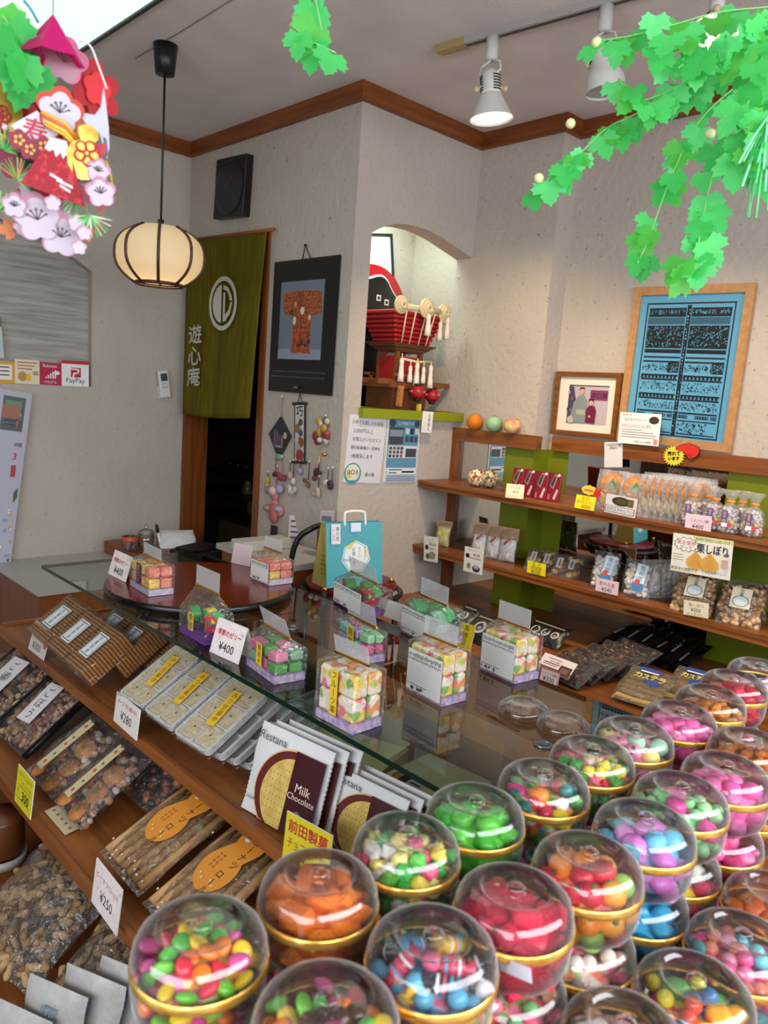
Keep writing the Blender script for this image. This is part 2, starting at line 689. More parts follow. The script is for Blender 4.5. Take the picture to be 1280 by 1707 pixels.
# dark passage behind the curtain
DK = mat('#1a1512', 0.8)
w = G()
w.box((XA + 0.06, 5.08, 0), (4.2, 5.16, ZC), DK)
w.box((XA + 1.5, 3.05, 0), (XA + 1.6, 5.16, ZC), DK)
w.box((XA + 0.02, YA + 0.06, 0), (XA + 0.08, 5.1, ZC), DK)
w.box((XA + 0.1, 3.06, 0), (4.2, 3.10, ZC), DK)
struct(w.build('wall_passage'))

# wooden cornice under the ceiling
zt = at(604.5, 168.5, Y=YB).z


def cornice(i, lo, hi, m):
    struct(G().box((lo[0], lo[1], zt), (hi[0], hi[1], ZC), m).build('trim_%d' % i))


cornice(1, (-1.3, YA - 0.022), (XA, YA), TRIM_X)
cornice(2, (XA - 0.022, YB - 0.022), (XA, YA - 0.022), TRIM_Y)
cornice(3, (XA, YB - 0.022), (XC - 0.022, YB), TRIM_X)
cornice(4, (XC - 0.022, YD - 0.022), (XC, YB), TRIM_Y)
cornice(5, (XC, YD - 0.022), (XE - 0.022, YD), TRIM_X)
cornice(6, (XE - 0.022, -1.3), (XE, YD), TRIM_Y)
struct(G().box((ax0 - 0.01, YB - 0.03, LEDGE - 0.042), (XC, NICHE_BACK, LEDGE), mat('#87900f', 0.45)).build('trim_7'))

# ------------------------------------------------------------------ ceiling lights
c = thing('ceiling_light', 'large white lit ceiling panel above the paper ornament', 'ceiling light', T(0.65, 2.2, ZC))
g = G(); g.box((-0.50, -1.0, -0.012), (0.645, 1.04, -0.002), mat('#e2fff2', 0.5, emis=0.95)); g.build('diffuser', c)
g = G()
for lo, hi in (((0.645, -1.0), (0.66, 1.055)), ((-0.52, 1.04), (0.66, 1.055))):
    g.box((lo[0], lo[1], -0.02), (hi[0], hi[1], 0), mat('#2a2a28', 0.5))
g.build('frame', c)

# pendant lantern
CP = at(276, 75, Z=ZC)
pl = thing('pendant_lantern', 'lit round paper pendant lamp with brown wooden ribs', 'lamp', T(CP.x, CP.y, 2.075))
R_, H_ = 0.166, 0.108
prof = []
for i in range(15):
    t = i / 14
    z = -H_ + t * 2 * H_
    a = z / H_
    r = R_ * (0.52 + 0.48 * (1 - abs(a) ** 2.4)) if a < 0 else R_ * (0.50 + 0.50 * (1 - a ** 3.0))
    prof.append((r, z))
shade = mat('#f3e6cf', 0.8, trans=0.65)
G().lathe(prof, shade, 48, caps=False).build('shade', pl)
topc = G(); topc.lathe([(0.001, H_ + 0.003), (prof[-1][0], H_ + 0.001)], shade, 40, caps=False); topc.build('shade_top', pl)
rib = mat('#4a2413', 0.45)
for k in range(8):
    a = 2 * math.pi * (k + 0.35) / 8
    g = G()
    g.tube([(math.cos(a) * (r + 0.004), math.sin(a) * (r + 0.004), z) for r, z in prof], 0.006, rib, 6)
    g.build('rib', pl)
g = G(); g.lathe([(prof[0][0] - 0.006, -H_ - 0.006), (prof[0][0] + 0.008, -H_ - 0.006), (prof[0][0] + 0.008, -H_ + 0.006), (prof[0][0] - 0.006, -H_ + 0.006)], rib, 40, caps=False); g.build('bottom_ring', pl)
g = G(); g.ball((0, 0, -0.045), 0.032, mat('#ffe2a8', 0.4, emis=5), 16, 10); g.build('bulb', pl)
g = G(); g.tube([(0, 0, H_), (0, 0, ZC - 2.075 - 0.09)], 0.0045, BLACK, 8); g.lathe([(0.012, H_), (0.012, H_ + 0.03)], BLACK, 12); g.build('cord', pl)
g = G(); g.lathe([(0.036, ZC - 2.075 - 0.105), (0.046, ZC - 2.075)], BLACK, 24); g.build('ceiling_cup', pl)
light('lantern_bulb_light', 'POINT', (CP.x, CP.y, 2.015), 1.5, (1.0, 0.72, 0.38), 0.035)

# track and spotlights
A, B = at(740, 75, Z=ZC), at(1000, 0, Z=ZC)
B = A + (B - A) * 2.1
tr = thing('lighting_track', 'white ceiling track rail carrying the spotlights', 'track', frame_mat(Vector((A.x, A.y, ZC)), B - A, Vector((0, 0, 1)).cross(B - A)))
Lt = (B - A).length
G().box((0, -0.019, -0.024), (Lt, 0.019, 0), mat('#a8a29c', 0.5)).box((0.1, -0.008, -0.0245), (Lt, 0.008, -0.0238), mat('#3a3836', 0.5)).build('rail', tr)
G().box((-0.02, -0.02, -0.027), (0.10, 0.02, 0.0), mat('#a98f60', 0.5)).build('end_feed', tr)
SPOTM = mat('#c9c6c0', 0.42)
DARKV = mat('#26241f', 0.6)
LITM = mat('#fff0c0', 0.5, emis=2.2)


def spotlight(label, top, tip, aim_w, cone=True, lit=True):
    """top: point on the track; tip: middle of the lamp mouth"""
    v = tip - top
    t = thing('spotlight', label, 'spotlight', T(*top), 'ceiling spotlights')
    G().lathe([(0.019, -0.075), (0.022, -0.068), (0.022, 0)], SPOTM, 20).build('adapter', t)
    # body axis
    base = top + Vector((0, 0, -0.10))
    ax = (tip - base)
    L = ax.length
    M = T(0, 0, -0.10) @ ax.normalized().to_track_quat('Z', 'Y').to_matrix().to_4x4()
    if cone:
        b = G(M).lathe([(0.001, 0.0), (0.022, 0.004), (0.034, 0.022), (0.034, L * 0.52)], SPOTM, 28)
        c_ = G(M).lathe([(0.036, L * 0.50), (0.038, L * 0.53), (0.073, L - 0.004), (0.075, L)], SPOTM, 32, caps=False)
        mouth = 0.071
    else:
        b = G(M).lathe([(0.001, 0.0), (0.025, 0.004), (0.041, 0.03), (0.042, L * 0.45)], SPOTM, 28)
        c_ = G(M).lathe([(0.042, L * 0.44), (0.044, L * 0.55), (0.056, L * 0.68), (0.060, L * 0.8), (0.060, L)], SPOTM, 32, caps=False)
        mouth = 0.057
    bo = b.build('body', t)
    for s in (0, 1, 2):
        vents = G(M)
        for k in range(6):
            vents.tube([(0.0353 * math.cos(a), 0.0353 * math.sin(a), 0.028 + k * 0.009) for a in [s * 2.1 + j * 0.16 for j in range(7)]] if cone else
                       [(0.0428 * math.cos(s * 2.1 + k * 0.17), 0.0428 * math.sin(s * 2.1 + k * 0.17), 0.016 + j * 0.012) for j in range(5)], 0.0022, DARKV, 5)
        vents.build('vent_slots', bo)
    c_.build('reflector', t)
    m_ = LITM if lit else mat('#8d8a84', 0.3)
    G(M).lathe([(0.001, L - 0.012), (mouth, L - 0.006)], m_, 28, caps=False).build('lamp', t)
    y = G()
    for s in (-1, 1):
        y.tube([(0.0, 0.0, -0.072), (0.0, 0.040 * s, -0.085), (0.0, 0.046 * s, -0.11), tuple(M @ Vector((0, 0.044 * s, L * 0.40)))], 0.0045, SPOTM, 8)
    y.build('yoke', t)
    for s in (-1, 1):
        k = G()
        p = M @ Vector((0, 0.05 * s, L * 0.40))
        k.ball(p, 0.011, mat('#c8b48c', 0.5), 10, 6)
        k.build('knob', t)
    return t


s1t = at(822, 62, Z=2.826); s2t = at(1012, 10, Z=2.826); s3t = at(1200, -30, Z=2.826)
s1b = s1t + Vector((.014, -.012, -.262)); s2b = s2t + Vector((.01, -.02, -.25)); s3b = at(1188, 72, d=(s3t - EYE).dot(FWD) - .10)
spotlight('white cone spotlight at the end of the ceiling track, lit', s1t, s1b, None)
spotlight('grey bottle shaped spotlight in the middle of the ceiling track', s2t, s2b, None, cone=False, lit=False)
spotlight('lit spotlight glowing behind the green leaf garlands', s3t, s3b, None)
light('cone_spot_beam', 'SPOT', s1b + Vector((0, 0, -0.01)), 46, (1.0, 0.74, 0.46), 0.03, target=(2.85, 2.25, 1.15), spot=96, blend=0.9)
light('middle_spot_beam', 'SPOT', s2b + Vector((0, 0, -0.01)), 36, (1.0, 0.74, 0.46), 0.03, target=(3.0, 1.45, 1.2), spot=85, blend=0.9)
light('hidden_spot_beam', 'SPOT', s3b + Vector((0, 0, -0.01)), 52, (1.0, 0.74, 0.46), 0.03, target=(3.0, 1.1, 1.1), spot=95, blend=0.9)
# small lamp hidden in the head of the niche
nl = thing('niche_lamp', 'small tube lamp under the roof of the arched niche', 'lamp', T(2.55, YB + 0.14, 2.54))
G().box((-0.2, -0.02, -0.012), (0.2, 0.02, 0.02), mat('#eafff2', 0.4, emis=4)).build('tube', nl)
light('niche_lamp_light', 'AREA', (2.55, YB + 0.16, 2.515), 6.5, (0.78, 1.0, 0.90), 0.4, 0.05, target=(2.6, 2.85, 1.9))

# ------------------------------------------------------------------ fittings on the far walls
def wall_thing(name, label, cat, bl, br, tl, thick, back=None, group=None, **pl):
    M, w_, h_ = quad(bl, br, tl, **pl)
    return thing(name, label, cat, M, group), w_, h_


# noren curtain
t = thing('noren_curtain', 'olive green door curtain printed with a white crest', 'curtain', Matrix())
XN = XA - 0.035
ptl, ptr, pbr, pbl = at(314, 403, X=XN), at(446, 387, X=XN), at(419, 697, X=XN), at(309, 690, X=XN)
NOR = noisy('olive_cloth', '#5a5010', '#6b6018', (60, 60, 6), rough=0.9, bump=0.2, bscale=300, spec=0.1)
vs, fs = [], []
NU, NV = 40, 30
for j in range(NV + 1):
    for i in range(NU + 1):
        a, b = i / NU, j / NV
        p = (ptl * (1 - a) + ptr * a) * (1 - b) + (pbl * (1 - a) + pbr * a) * b
        wv = (0.010 * math.sin(a * 9.0 + 0.6) + 0.006 * math.sin(a * 21 + b * 2)) * b + 0.012 * b * (a > 0.5)
        vs.append((p.x - 0.006 - wv, p.y, p.z - 0.012 * b * math.sin(a * 3.1)))
for j in range(NV):
    for i in range(NU):
        k = j * (NU + 1) + i
        fs.append((k, k + NU + 1, k + NU + 2, k + 1))
g = G(); g.add(vs, fs, NOR, True)
no = g.build('cloth', t)
sol = no.modifiers.new('thick', 'SOLIDIFY'); sol.thickness = 0.002


def on_noren(px, py):
    p = at(px, py, X=XN - 0.034)
    return p


def noren_print(name, build, c_px, w_px, h_px):
    o = on_noren(*c_px)
    u = on_noren(c_px[0] + 10, c_px[1] - 1.2) - o
    M = frame_mat(o, u, Vector((0, 0, 1)))
    sx = (on_noren(c_px[0] + w_px / 2, c_px[1]) - on_noren(c_px[0] - w_px / 2, c_px[1])).length
    sz = (on_noren(c_px[0], c_px[1] + h_px / 2) - on_noren(c_px[0], c_px[1] - h_px / 2)).length
    g = G(M); build(g, sx, sz); g.build(name, no)


CREAM = mat('#c9c3b2', 0.9)


def crest(g, w_, h_):
    n = 40
    for k in range(n):
        a0, a1 = 2 * math.pi * k / n, 2 * math.pi * (k + 1) / n
        o_, i_ = 0.5, 0.415
        g.add([(o_ * w_ * math.cos(a0), o_ * h_ * math.sin(a0), 0), (o_ * w_ * math.cos(a1), o_ * h_ * math.sin(a1), 0),
               (i_ * w_ * math.cos(a1), i_ * h_ * math.sin(a1), 0), (i_ * w_ * math.cos(a0), i_ * h_ * math.sin(a0), 0)], [(0, 1, 2, 3)], CREAM)
    W_, H2 = w_ * 0.36, h_ * 0.36
    g.poly([(-W_ * 0.12, H2 * 0.98)] + [(W_ * math.cos(a), H2 * math.sin(a)) for a in [math.pi * (0.58 + 0.84 * k / 14) for k in range(15)]] + [(-W_ * 0.12, -H2 * 0.98)], CREAM)
    g.poly([(W_ * 0.05, H2 * 0.55), (W_ * 0.25, H2 * 0.55), (W_ * 0.25, -H2 * 0.6), (W_ * 0.62, -H2 * 0.35), (W_ * 0.78, 0), (W_ * 0.96, 0.05 * H2), (W_ * 0.75, -H2 * 0.55), (W_ * 0.3, -H2 * 0.92), (W_ * 0.05, -H2 * 0.95)], CREAM)
    g.poly([(W_ * 0.05, H2 * 0.72), (W_ * 0.05, H2 * 0.95), (W_ * 0.5, H2 * 0.8), (W_ * 0.85, H2 * 0.4), (W_ * 0.95, H2 * 0.12), (W_ * 0.72, H2 * 0.1), (W_ * 0.6, H2 * 0.42), (W_ * 0.4, H2 * 0.62)], CREAM)


noren_print('crest', crest, (371, 506), 46, 90)
for ch, cy_ in (('遊', 557), ('心', 593), ('庵', 628)):
    noren_print('character', lambda g, w_, h_, ch=ch: g.text(ch, 0, 0, CREAM, h=h_, w=w_, bold=0.0022), (325 - (cy_ - 557) * 0.04, cy_), 21, 30)
g = G(); g.tube([ptl + Vector((0, 0.03, 0.008)), ptr + Vector((0, -0.05, 0.008))], 0.008, WOOD_Y, 10); g.build('rod', t)

# wall clock
M, w_, h_ = quad((355, 365), (404, 359), (353, 268), X=XA - 0.045)
t = thing('wall_clock', 'square black wall clock high beside the curtained doorway', 'clock', M)
G().box((0, 0, -0.043), (w_, h_, 0), mat('#0b0c0e', 0.35), bev=0.003).build('case', t)
g = G()
for k in range(14):
    g.box((0.004, h_ * (k + 0.2) / 14, 0), (w_ - 0.004, h_ * (k + 0.55) / 14, 0.0015), mat('#101215', 0.45))
g.build('ribbing', t)
G(T(w_ / 2, h_ / 2, 0.0016)).lathe([(0.001, 0.0035), (w_ * 0.45, 0.0035), (w_ * 0.475, 0.001)], mat('#15181b', 0.3), 40, smooth=False).build('dial', t)
g = G(T(w_ / 2, h_ / 2, 0.0055))
g.box((-0.004, -0.01, 0), (0.004, h_ * 0.24, 0.001), mat('#2b2f33', 0.3), M=RZ(-35))
g.box((-0.003, -0.01, 0.001), (0.003, h_ * 0.36, 0.002), mat('#2b2f33', 0.3), M=RZ(80))
g.build('hand', t)

# calendar with the robe picture
M, w_, h_ = quad((447, 651), (552, 660), (459, 437), X=XA - 0.012)
t = thing('wall_calendar', 'black wall calendar with picture of an orange robe', 'calendar', M)
INK = mat('#08080a', 0.3)
g = G(); g.box((0, 0, -0.006), (w_, h_, 0), INK)
g.build('sheet', t)
g = G(); px0, px1, py0, py1 = w_ * 0.135, w_ * 0.81, h_ * 0.255, h_ * 0.84
g.rect(px0, py0, px1, py1, mat('#6f7888', 0.4)); g.rect(px0, py0, px1, py0 + (py1 - py0) * 0.13, mat('#8c93a3', 0.4))
pw, ph = px1 - px0, py1 - py0
def q(a, b): return (px0 + pw * a, py0 + ph * b)
ROBE = noisy('robe_pattern', '#7a2f1d', '#b8673c', (90, 90, 90), rough=0.5)
g.poly([q(.06, .84), q(.12, .86), q(.5, .88), q(.93, .86), q(.95, .84), q(.97, .58), q(.78, .56), q(.74, .62), q(.74, .12), q(.78, .08), q(.3, .08), q(.33, .14), q(.32, .56), q(.12, .58)], ROBE)
g.rect(*q(.51, .1), *q(.52, .86), mat('#5d2716'))
g.rect(*q(.38, .16), *q(.68, .2), mat('#4a2a3a'))
for k in range(26):
    a, b = RND.uniform(.14, .9), RND.uniform(.12, .84)
    if not (.33 < a < .73) and b < .6: continue
    g.disc(*q(a, b), pw * 0.035, pw * 0.04, mat(RND.choice(['#8c3a22', '#c98d5a', '#d9b98a', '#5e2a2a', '#b8512e'])), 10)
g.disc(*q(.55, .62), pw * 0.05, pw * 0.055, mat('#d8cfae'), 12); g.disc(*q(.38, .5), pw * 0.04, pw * 0.055, mat('#d8cfae'), 12)
g.build('picture', t)
g = G(); SM = mat('#63656a', 0.5)
for row in (0.155, 0.115):
    for k in range(30):
        x = w_ * (0.06 + k * 0.029)
        g.rect(x, h_ * row, x + w_ * 0.014, h_ * row + h_ * 0.009, SM)
g.rect(w_ * 0.46, h_ * 0.035, w_ * 0.52, h_ * 0.05, SM)
g.build('date_row', t)
g = G(); pn = M.inverted() @ at(509, 409, X=XA - 0.012)
g.tube([(w_ * 0.44, h_, -0.003), tuple(pn), (w_ * 0.56, h_, -0.003)], 0.0025, BLACK, 6); g.ball(pn, 0.007, BLACK, 8, 6)
g.build('hanging_cord', t)

# air conditioner remote
M, w_, h_ = quad((268, 664), (285, 662), (270, 618), Y=YA - 0.03)
t = thing('remote_control', 'white air conditioner remote in a wall holder', 'remote control', M)
G().box((0, 0, -0.014), (w_, h_, 0.006), mat('#d9d8d4', 0.4), bev=0.005).build('case', t)
g = G(T(0, 0, 0.0062)); g.rect(w_ * 0.18, h_ * 0.62, w_ * 0.82, h_ * 0.90, mat('#41474c', 0.2)); g.build('screen', t)
for k in range(6):
    g = G(); g.box((w_ * (0.2 + 0.24 * (k % 3)), h_ * (0.36 + 0.13 * (k // 3)), 0.005), (w_ * (0.34 + 0.24 * (k % 3)), h_ * (0.43 + 0.13 * (k // 3)), 0.0085), mat('#a9adb0', 0.5)); g.build('button', t)
G().box((-0.006, -0.004, -0.027), (w_ * 0.75, h_ * 0.45, -0.015), mat('#c9c4b8', 0.5)).build('holder', t)


# cards propped in the blind niche of the far left wall
def flat_card(name, label, cat, bl, br, tl, draw, thick=0.002, group=None, backcol=WHITE, lean=0, **pl):
    M, w_, h_ = quad(bl, br, tl, lean=lean, **pl)
    g = G()
    g.box((0, 0, -thick), (w_, h_, 0), backcol)
    draw(g, w_, h_)
    o = g.build(name)
    o.matrix_world = M
    return tag(o, label, cat, group)


RED = mat('#c2172c', 0.5)
def d_pay(g, w_, h_):
    g.rect(0, h_ * 0.87, w_, h_, RED)
    g.poly([(w_ * .36, h_ * .36), (w_ * .42, h_ * .36), (w_ * .5, h_ * .55), (w_ * .68, h_ * .55), (w_ * .72, h_ * .68), (w_ * .4, h_ * .70), (w_ * .38, h_ * .62), (w_ * .62, h_ * .64), (w_ * .60, h_ * .60), (w_ * .44, h_ * .58)], mat('#e8e4e0'))
    g.rect(w_ * .33, h_ * .35, w_ * .70, h_ * .73, RED)
    g.poly([(w_ * .38, h_ * .35), (w_ * .44, h_ * .35), (w_ * .475, h_ * .48), (w_ * .6, h_ * .5), (w_ * .66, h_ * .6), (w_ * .62, h_ * .69), (w_ * .33, h_ * .70), (w_ * .33, h_ * .65), (w_ * .57, h_ * .64), (w_ * .59, h_ * .58), (w_ * .55, h_ * .54), (w_ * .43, h_ * .54)], WHITE)
    g.text('PayPay', w_ * .5, h_ * .2, mat('#1c1c1e'), w=w_ * .68)
flat_card('payment_card', 'white and red cashless payment card, nearest the wall edge of four', 'card', (103, 643), (148, 645), (101, 600), d_pay, Y=YA - 0.004, lean=0, group=None)
MAG = mat('#b3123f', 0.5)
def d_tap(g, w_, h_):
    g.rect(0, 0, w_, h_, MAG)
    for k in range(5):
        g.rect(w_ * (.25 + .1 * k), h_ * .3, w_ * (.31 + .1 * k), h_ * (.36 + .08 * k), WHITE)
    g.disc(w_ * .75, h_ * .55, w_ * .13, h_ * .08, WHITE)
    g.text('Rakuten', w_ * .45, h_ * .85, WHITE, w=w_ * .6); g.text('つながる', w_ * .45, h_ * .14, WHITE, w=w_ * .55)
flat_card('signal_card', 'magenta card with white signal bars beside the payment card', 'card', (66, 641), (104, 643), (65, 603), d_tap, Y=YA - 0.002)
def d_yel(g, w_, h_):
    g.rect(0, 0, w_, h_, mat('#e6d7b8'))
    for k in range(3): g.rect(w_ * .1, h_ * (.86 - .13 * k), w_ * (.9 - .1 * k), h_ * (.9 - .13 * k), mat('#a0485a'))
    g.disc(w_ * .3, h_ * .3, w_ * .18, h_ * .2, mat('#c08a4a')); g.disc(w_ * .55, h_ * .28, w_ * .1, h_ * .16, mat('#e6b928'))
    for k in range(3): g.rect(w_ * .72, h_ * (.5 - .06 * k), w_ * .95, h_ * (.53 - .06 * k), mat('#555555'))
flat_card('notice_card', 'cream notice card with pink lines and yellow drawing', 'card', (25, 639), (66, 641), (22, 598), d_yel, Y=YA - 0.006)
def d_org(g, w_, h_):
    g.rect(0, 0, w_, h_, mat('#d79b28')); g.rect(w_ * .05, h_ * .15, w_ * .9, h_ * .85, mat('#ebe6da'))
    for k in range(3): g.rect(w_ * .2, h_ * (.7 - .18 * k), w_ * .8, h_ * (.76 - .18 * k), mat('#5a4a4a'))
flat_card('orange_card', 'orange bordered card at the frame edge by the notice card', 'card', (-22, 637), (25, 639), (-24, 600), d_org, Y=YA - 0.004)


# long poster strip hanging at the left edge
def d_strip(g, w_, h_):
    g.rect(0, 0, w_, h_, mat('#b9b6c6'))
    g.rect(w_ * .3, h_ * .80, w_ * .86, h_ * .97, mat('#5b5f5e'))
    for k in range(10): g.rect(w_ * RND.uniform(.3, .7), h_ * RND.uniform(.8, .95), w_ * RND.uniform(.72, .85), h_ * RND.uniform(.82, .97), mat(RND.choice(['#6e8a70', '#a86a58', '#c9c2b0', '#4e4c58'])))
    g.text('0個', w_ * .8, h_ * .735, BLACK, h=h_ * .022)
    g.text('3', w_ * .75, h_ * .675, RED, h=h_ * .035)
    g.rect(w_ * .70, h_ * .57, w_ * .82, h_ * .63, mat('#b23a48'))
    g.poly([(w_ * .86, h_ * .44), (w_ * .95, h_ * .47), (w_ * .93, h_ * .52), (w_ * .84, h_ * .49)], mat('#3c6b3a'))
    for k in range(60):
        x, y = w_ * RND.uniform(.1, .95), h_ * RND.uniform(.0, .4)
        g.disc(x, y, w_ * RND.uniform(.02, .05), h_ * RND.uniform(.005, .014), mat(RND.choice(['#d8d4d0', '#3a4660', '#2a2a2a', '#c9a050', '#8aa5c0', '#b77b77', '#efe9e4'])), 10)
flat_card('poster', 'long narrow poster hanging at the very edge of frame', 'poster', (-55, 980), (12, 980), (-52, 638), d_strip, Y=YA - 0.05)
def d_small(g, w_, h_):
    g.rect(0, 0, w_, h_, mat('#c8c6bd')); g.rect(w_ * .5, h_ * .75, w_, h_, mat('#6b6440')); g.disc(w_ * .8, h_ * .3, w_ * .2, h_ * .2, mat('#b9c4d0'))
flat_card('leaflet', 'small pale leaflet above the orange bordered card', 'leaflet', (-30, 597), (7, 597), (-32, 526), d_small, Y=YA - 0.004)

# ------------------------------------------------------------------ posters on the niche wall
BLU = mat('#4f86a8', 0.5)
TXT = mat('#202226', 0.6)
def d_notice(g, w_, h_):
    g.rect(0, 0, w_, h_, mat('#d9d7dc', 0.35))
    for k, (s, x, ww) in enumerate((('お車でお越しのお客様', .5, .84), ('2,000円以上', .40, .52), ('お買上げいただくと', .52, .78), ('御社駐車場の一回券を', .50, .80), ('1枚進呈します', .42, .58))):
        g.text(s, w_ * x, h_ * (.90 - .125 * k), TXT, w=w_ * ww)
    g.text('遊心庵', w_ * .68, h_ * .13, TXT, w=w_ * .26)
flat_card('parking_notice', 'white printed notice on the wall below the arched niche', 'notice', (572, 804), (633, 806), (580, 690), d_notice, Y=YB - 0.003)
def d_round(g, w_, h_):
    g.disc(w_ / 2, h_ / 2, w_ / 2, h_ / 2, mat('#2f8f8f')); g.disc(w_ / 2, h_ * .52, w_ * .42, h_ * .42, mat('#d8e2c8'))
    g.rect(w_ * .3, h_ * .06, w_ * .7, h_ * .16, mat('#2aa0b0'))
    g.disc(w_ * .3, h_ * .35, w_ * .16, h_ * .1, mat('#d8c84a'))
    g.text('ほ〇ろ', w_ * .5, h_ * .55, mat('#b01848'), w=w_ * .66, bold=.0008)
M, w_, h_ = quad((572, 806), (600, 806), (572, 771), Y=YB - 0.006)
g = G(); g.plate([(w_ / 2 + w_ / 2 * math.cos(a * .2618), h_ / 2 + h_ / 2 * math.sin(a * .2618)) for a in range(24)], -0.0015, 0, WHITE); d_round(g, w_, h_)
o = g.build('round_sticker'); o.matrix_world = M
tag(o, 'round teal edged sticker on the corner of the white notice', 'sticker')
def d_blue(g, w_, h_):
    g.rect(0, 0, w_, h_, mat('#cfd4da', .3)); g.rect(w_ * .05, h_ * .22, w_ * .95, h_ * .97, mat('#5f93b0', .3))
    g.text('七夕笹飾り市', w_ * .55, h_ * .90, WHITE, w=w_ * .5)
    g.disc(w_ * .15, h_ * .9, w_ * .09, h_ * .06, mat('#3a4652')); g.disc(w_ * .88, h_ * .9, w_ * .08, h_ * .05, mat('#4a5560'))
    g.rect(w_ * .07, h_ * .58, w_ * .50, h_ * .84, mat('#37424e')); g.rect(w_ * .09, h_ * .70, w_ * .48, h_ * .80, mat('#7d8f9c'))
    for r_ in range(2):
        for k in range(3): g.rect(w_ * (.55 + .14 * k), h_ * (.62 + .12 * r_), w_ * (.66 + .14 * k), h_ * (.71 + .12 * r_), mat(RND.choice(['#2f3740', '#c3c8cc', '#3f4a54'])))
    g.rect(w_ * .07, h_ * .37, w_ * .93, h_ * .56, mat('#d6d9dc'))
    for r_ in range(3):
        for k in range(4): g.rect(w_ * (.09 + .11 * k), h_ * (.38 + .06 * r_), w_ * (.17 + .11 * k), h_ * (.425 + .06 * r_), mat(RND.choice(['#33383f', '#7c4a4a', '#4a4f58'])))
    g.rect(w_ * .58, h_ * .39, w_ * .9, h_ * .52, mat('#3f444c'))
    g.rect(w_ * .07, h_ * .12, w_ * .93, h_ * .22, mat('#e3e4e6')); g.rect(w_ * .5, h_ * .145, w_ * .88, h_ * .175, mat('#32363c')); g.rect(w_ * .12, h_ * .14, w_ * .35, h_ * .155, TXT); g.rect(w_ * .12, h_ * .185, w_ * .5, h_ * .2, TXT)
    for k in range(3): g.rect(w_ * .07, h_ * (.08 - .03 * k), w_ * .93, h_ * (.1 - .03 * k), mat('#7f97ac'))
flat_card('event_poster', 'blue printed poster with photo squares beside the white notice', 'poster', (638, 804), (693, 803), (641, 693), d_blue, Y=YB - 0.003)
def d_tag(g, w_, h_):
    g.rect(0, 0, w_, h_, WHITE); g.vtext('お電報札', w_ * .66, h_ * .92, BLACK, h_ * .21); g.vtext('いろいろ', w_ * .22, h_ * .5, TXT, h_ * .1)
flat_card('hanging_tag', 'small white tag with black brush writing under the green ledge', 'tag', (702, 721), (719, 722), (704, 685), d_tag, Y=YB - 0.034)

# ------------------------------------------------------------------ festival float in the niche
def xz(px, py, Y):
    p = at(px, py, Y=Y); return p.x, p.z
FY = 2.74
fx, _ = xz(668, 600, FY)
t = thing('festival_float', 'model festival float with red tiered cushions in the niche', 'model float', T(fx, FY, LEDGE))
CED = mat('#7a4420', 0.5); CED2 = mat('#5c2d12', 0.5); FRED = mat('#a3101c', 0.55); ROPE = mat('#d8c9a4', 0.8); TAS = mat('#e9ddcf', 0.9)
g = G(); g.box((-.13, -.09, 0), (.10, .09, .10), CED2); g.box((-.15, -.10, .10), (.13, .10, .125), CED)
for s in (-1, 1): g.box((-.22, s * .075 - .012, .115), (.27, s * .075 + .012, .14), CED)
g.build('carrying_base', t)
for y in (-.1, .1):
    g = G()
    for x in (-.10, -.03, .04, .10): g.box((x - .008, y - .006, .125), (x + .008, y + .006, .165), CED)
    g.box((-.14, y - .006, .155), (.13, y + .006, .168), CED)
    g.build('railing', t)
g = G()
for x in (-.085, .07):
    for y in (-.06, .06): g.box((x - .01, y - .01, .125), (x + .01, y + .01, .27), CED)
g.box((-.09, -.05, .13), (.075, .05, .25), FRED); g.build('drum_housing', t)
g = G()
for k in range(5):
    e = .09 + .012 * k; g.box((-e - .008, -e * .7, .27 + k * .008), (e, e * .7, .277 + k * .008), CED if k % 2 else CED2)
g.build('bracket_tier', t)
for k in range(7):
    e = .115 + .0085 * k; z = .312 + k * .0205
    G().box((-e - .01, -e * .72, z), (e, e * .72, z + .0195), FRED, bev=.006).build('cushion', t)
g = G()
for x in (-.11, -.05, .02, .08, .14):
    g.tube([(x * .85, -.092, .308), (x, -.13, .46)], .004, ROPE, 6)
g.build('cushion_rope', t)
g = G()
g.tube([(-.09, -.105, .235), (0, -.112, .228), (.09, -.105, .235)], .006, ROPE, 8); g.build('girdle_rope', t)
def coil(x, y, z, s):
    g = G(T(x, y, z))
    for k in range(3):
        g.tube([((.030 - .009 * k) * s * math.cos(a), -.008 * k, (.030 - .009 * k) * s * math.sin(a)) for a in [j * math.pi / 8 for j in range(17)]], .0085 * s, mat('#d6c498', .8), 8)
    g.build('rope_coil', t)
coil(.0, -.15, .475, 1.25); coil(.15, -.12, .475, 1.1); coil(-.14, -.12, .475, 1.1)
G().tube([(-.12, -.13, .47), (.13, -.12, .475)], .014, mat('#d6c498', .8), 10).build('rope_bolster', t)
def tassel(x, y, z, L, r=.013):
    g = G(T(x, y, z)); g.tube([(0, 0, .03), (0, 0, 0)], .003, ROPE, 6); g.ball((0, 0, 0), r * .8, TAS, 10, 6)
    g.lathe([(r * .7, 0), (r * .9, -.01), (r * .75, -.018), (r * 1.1, -L * .7), (r * 1.25, -L)], TAS, 12); g.build('tassel', t)
for a in ((0, -.165, .44, .09), (.17, -.13, .45, .10, .012), (.185, -.10, .44, .10, .012), (-.005, -.12, .215, .10), (.10, -.11, .21, .10), (-.10, -.11, .23, .10), (.045, -.115, .2, .07, .011), (-.045, -.115, .2, .07, .011), (.115, -.135, .42, .08, .011)):
    tassel(*a)
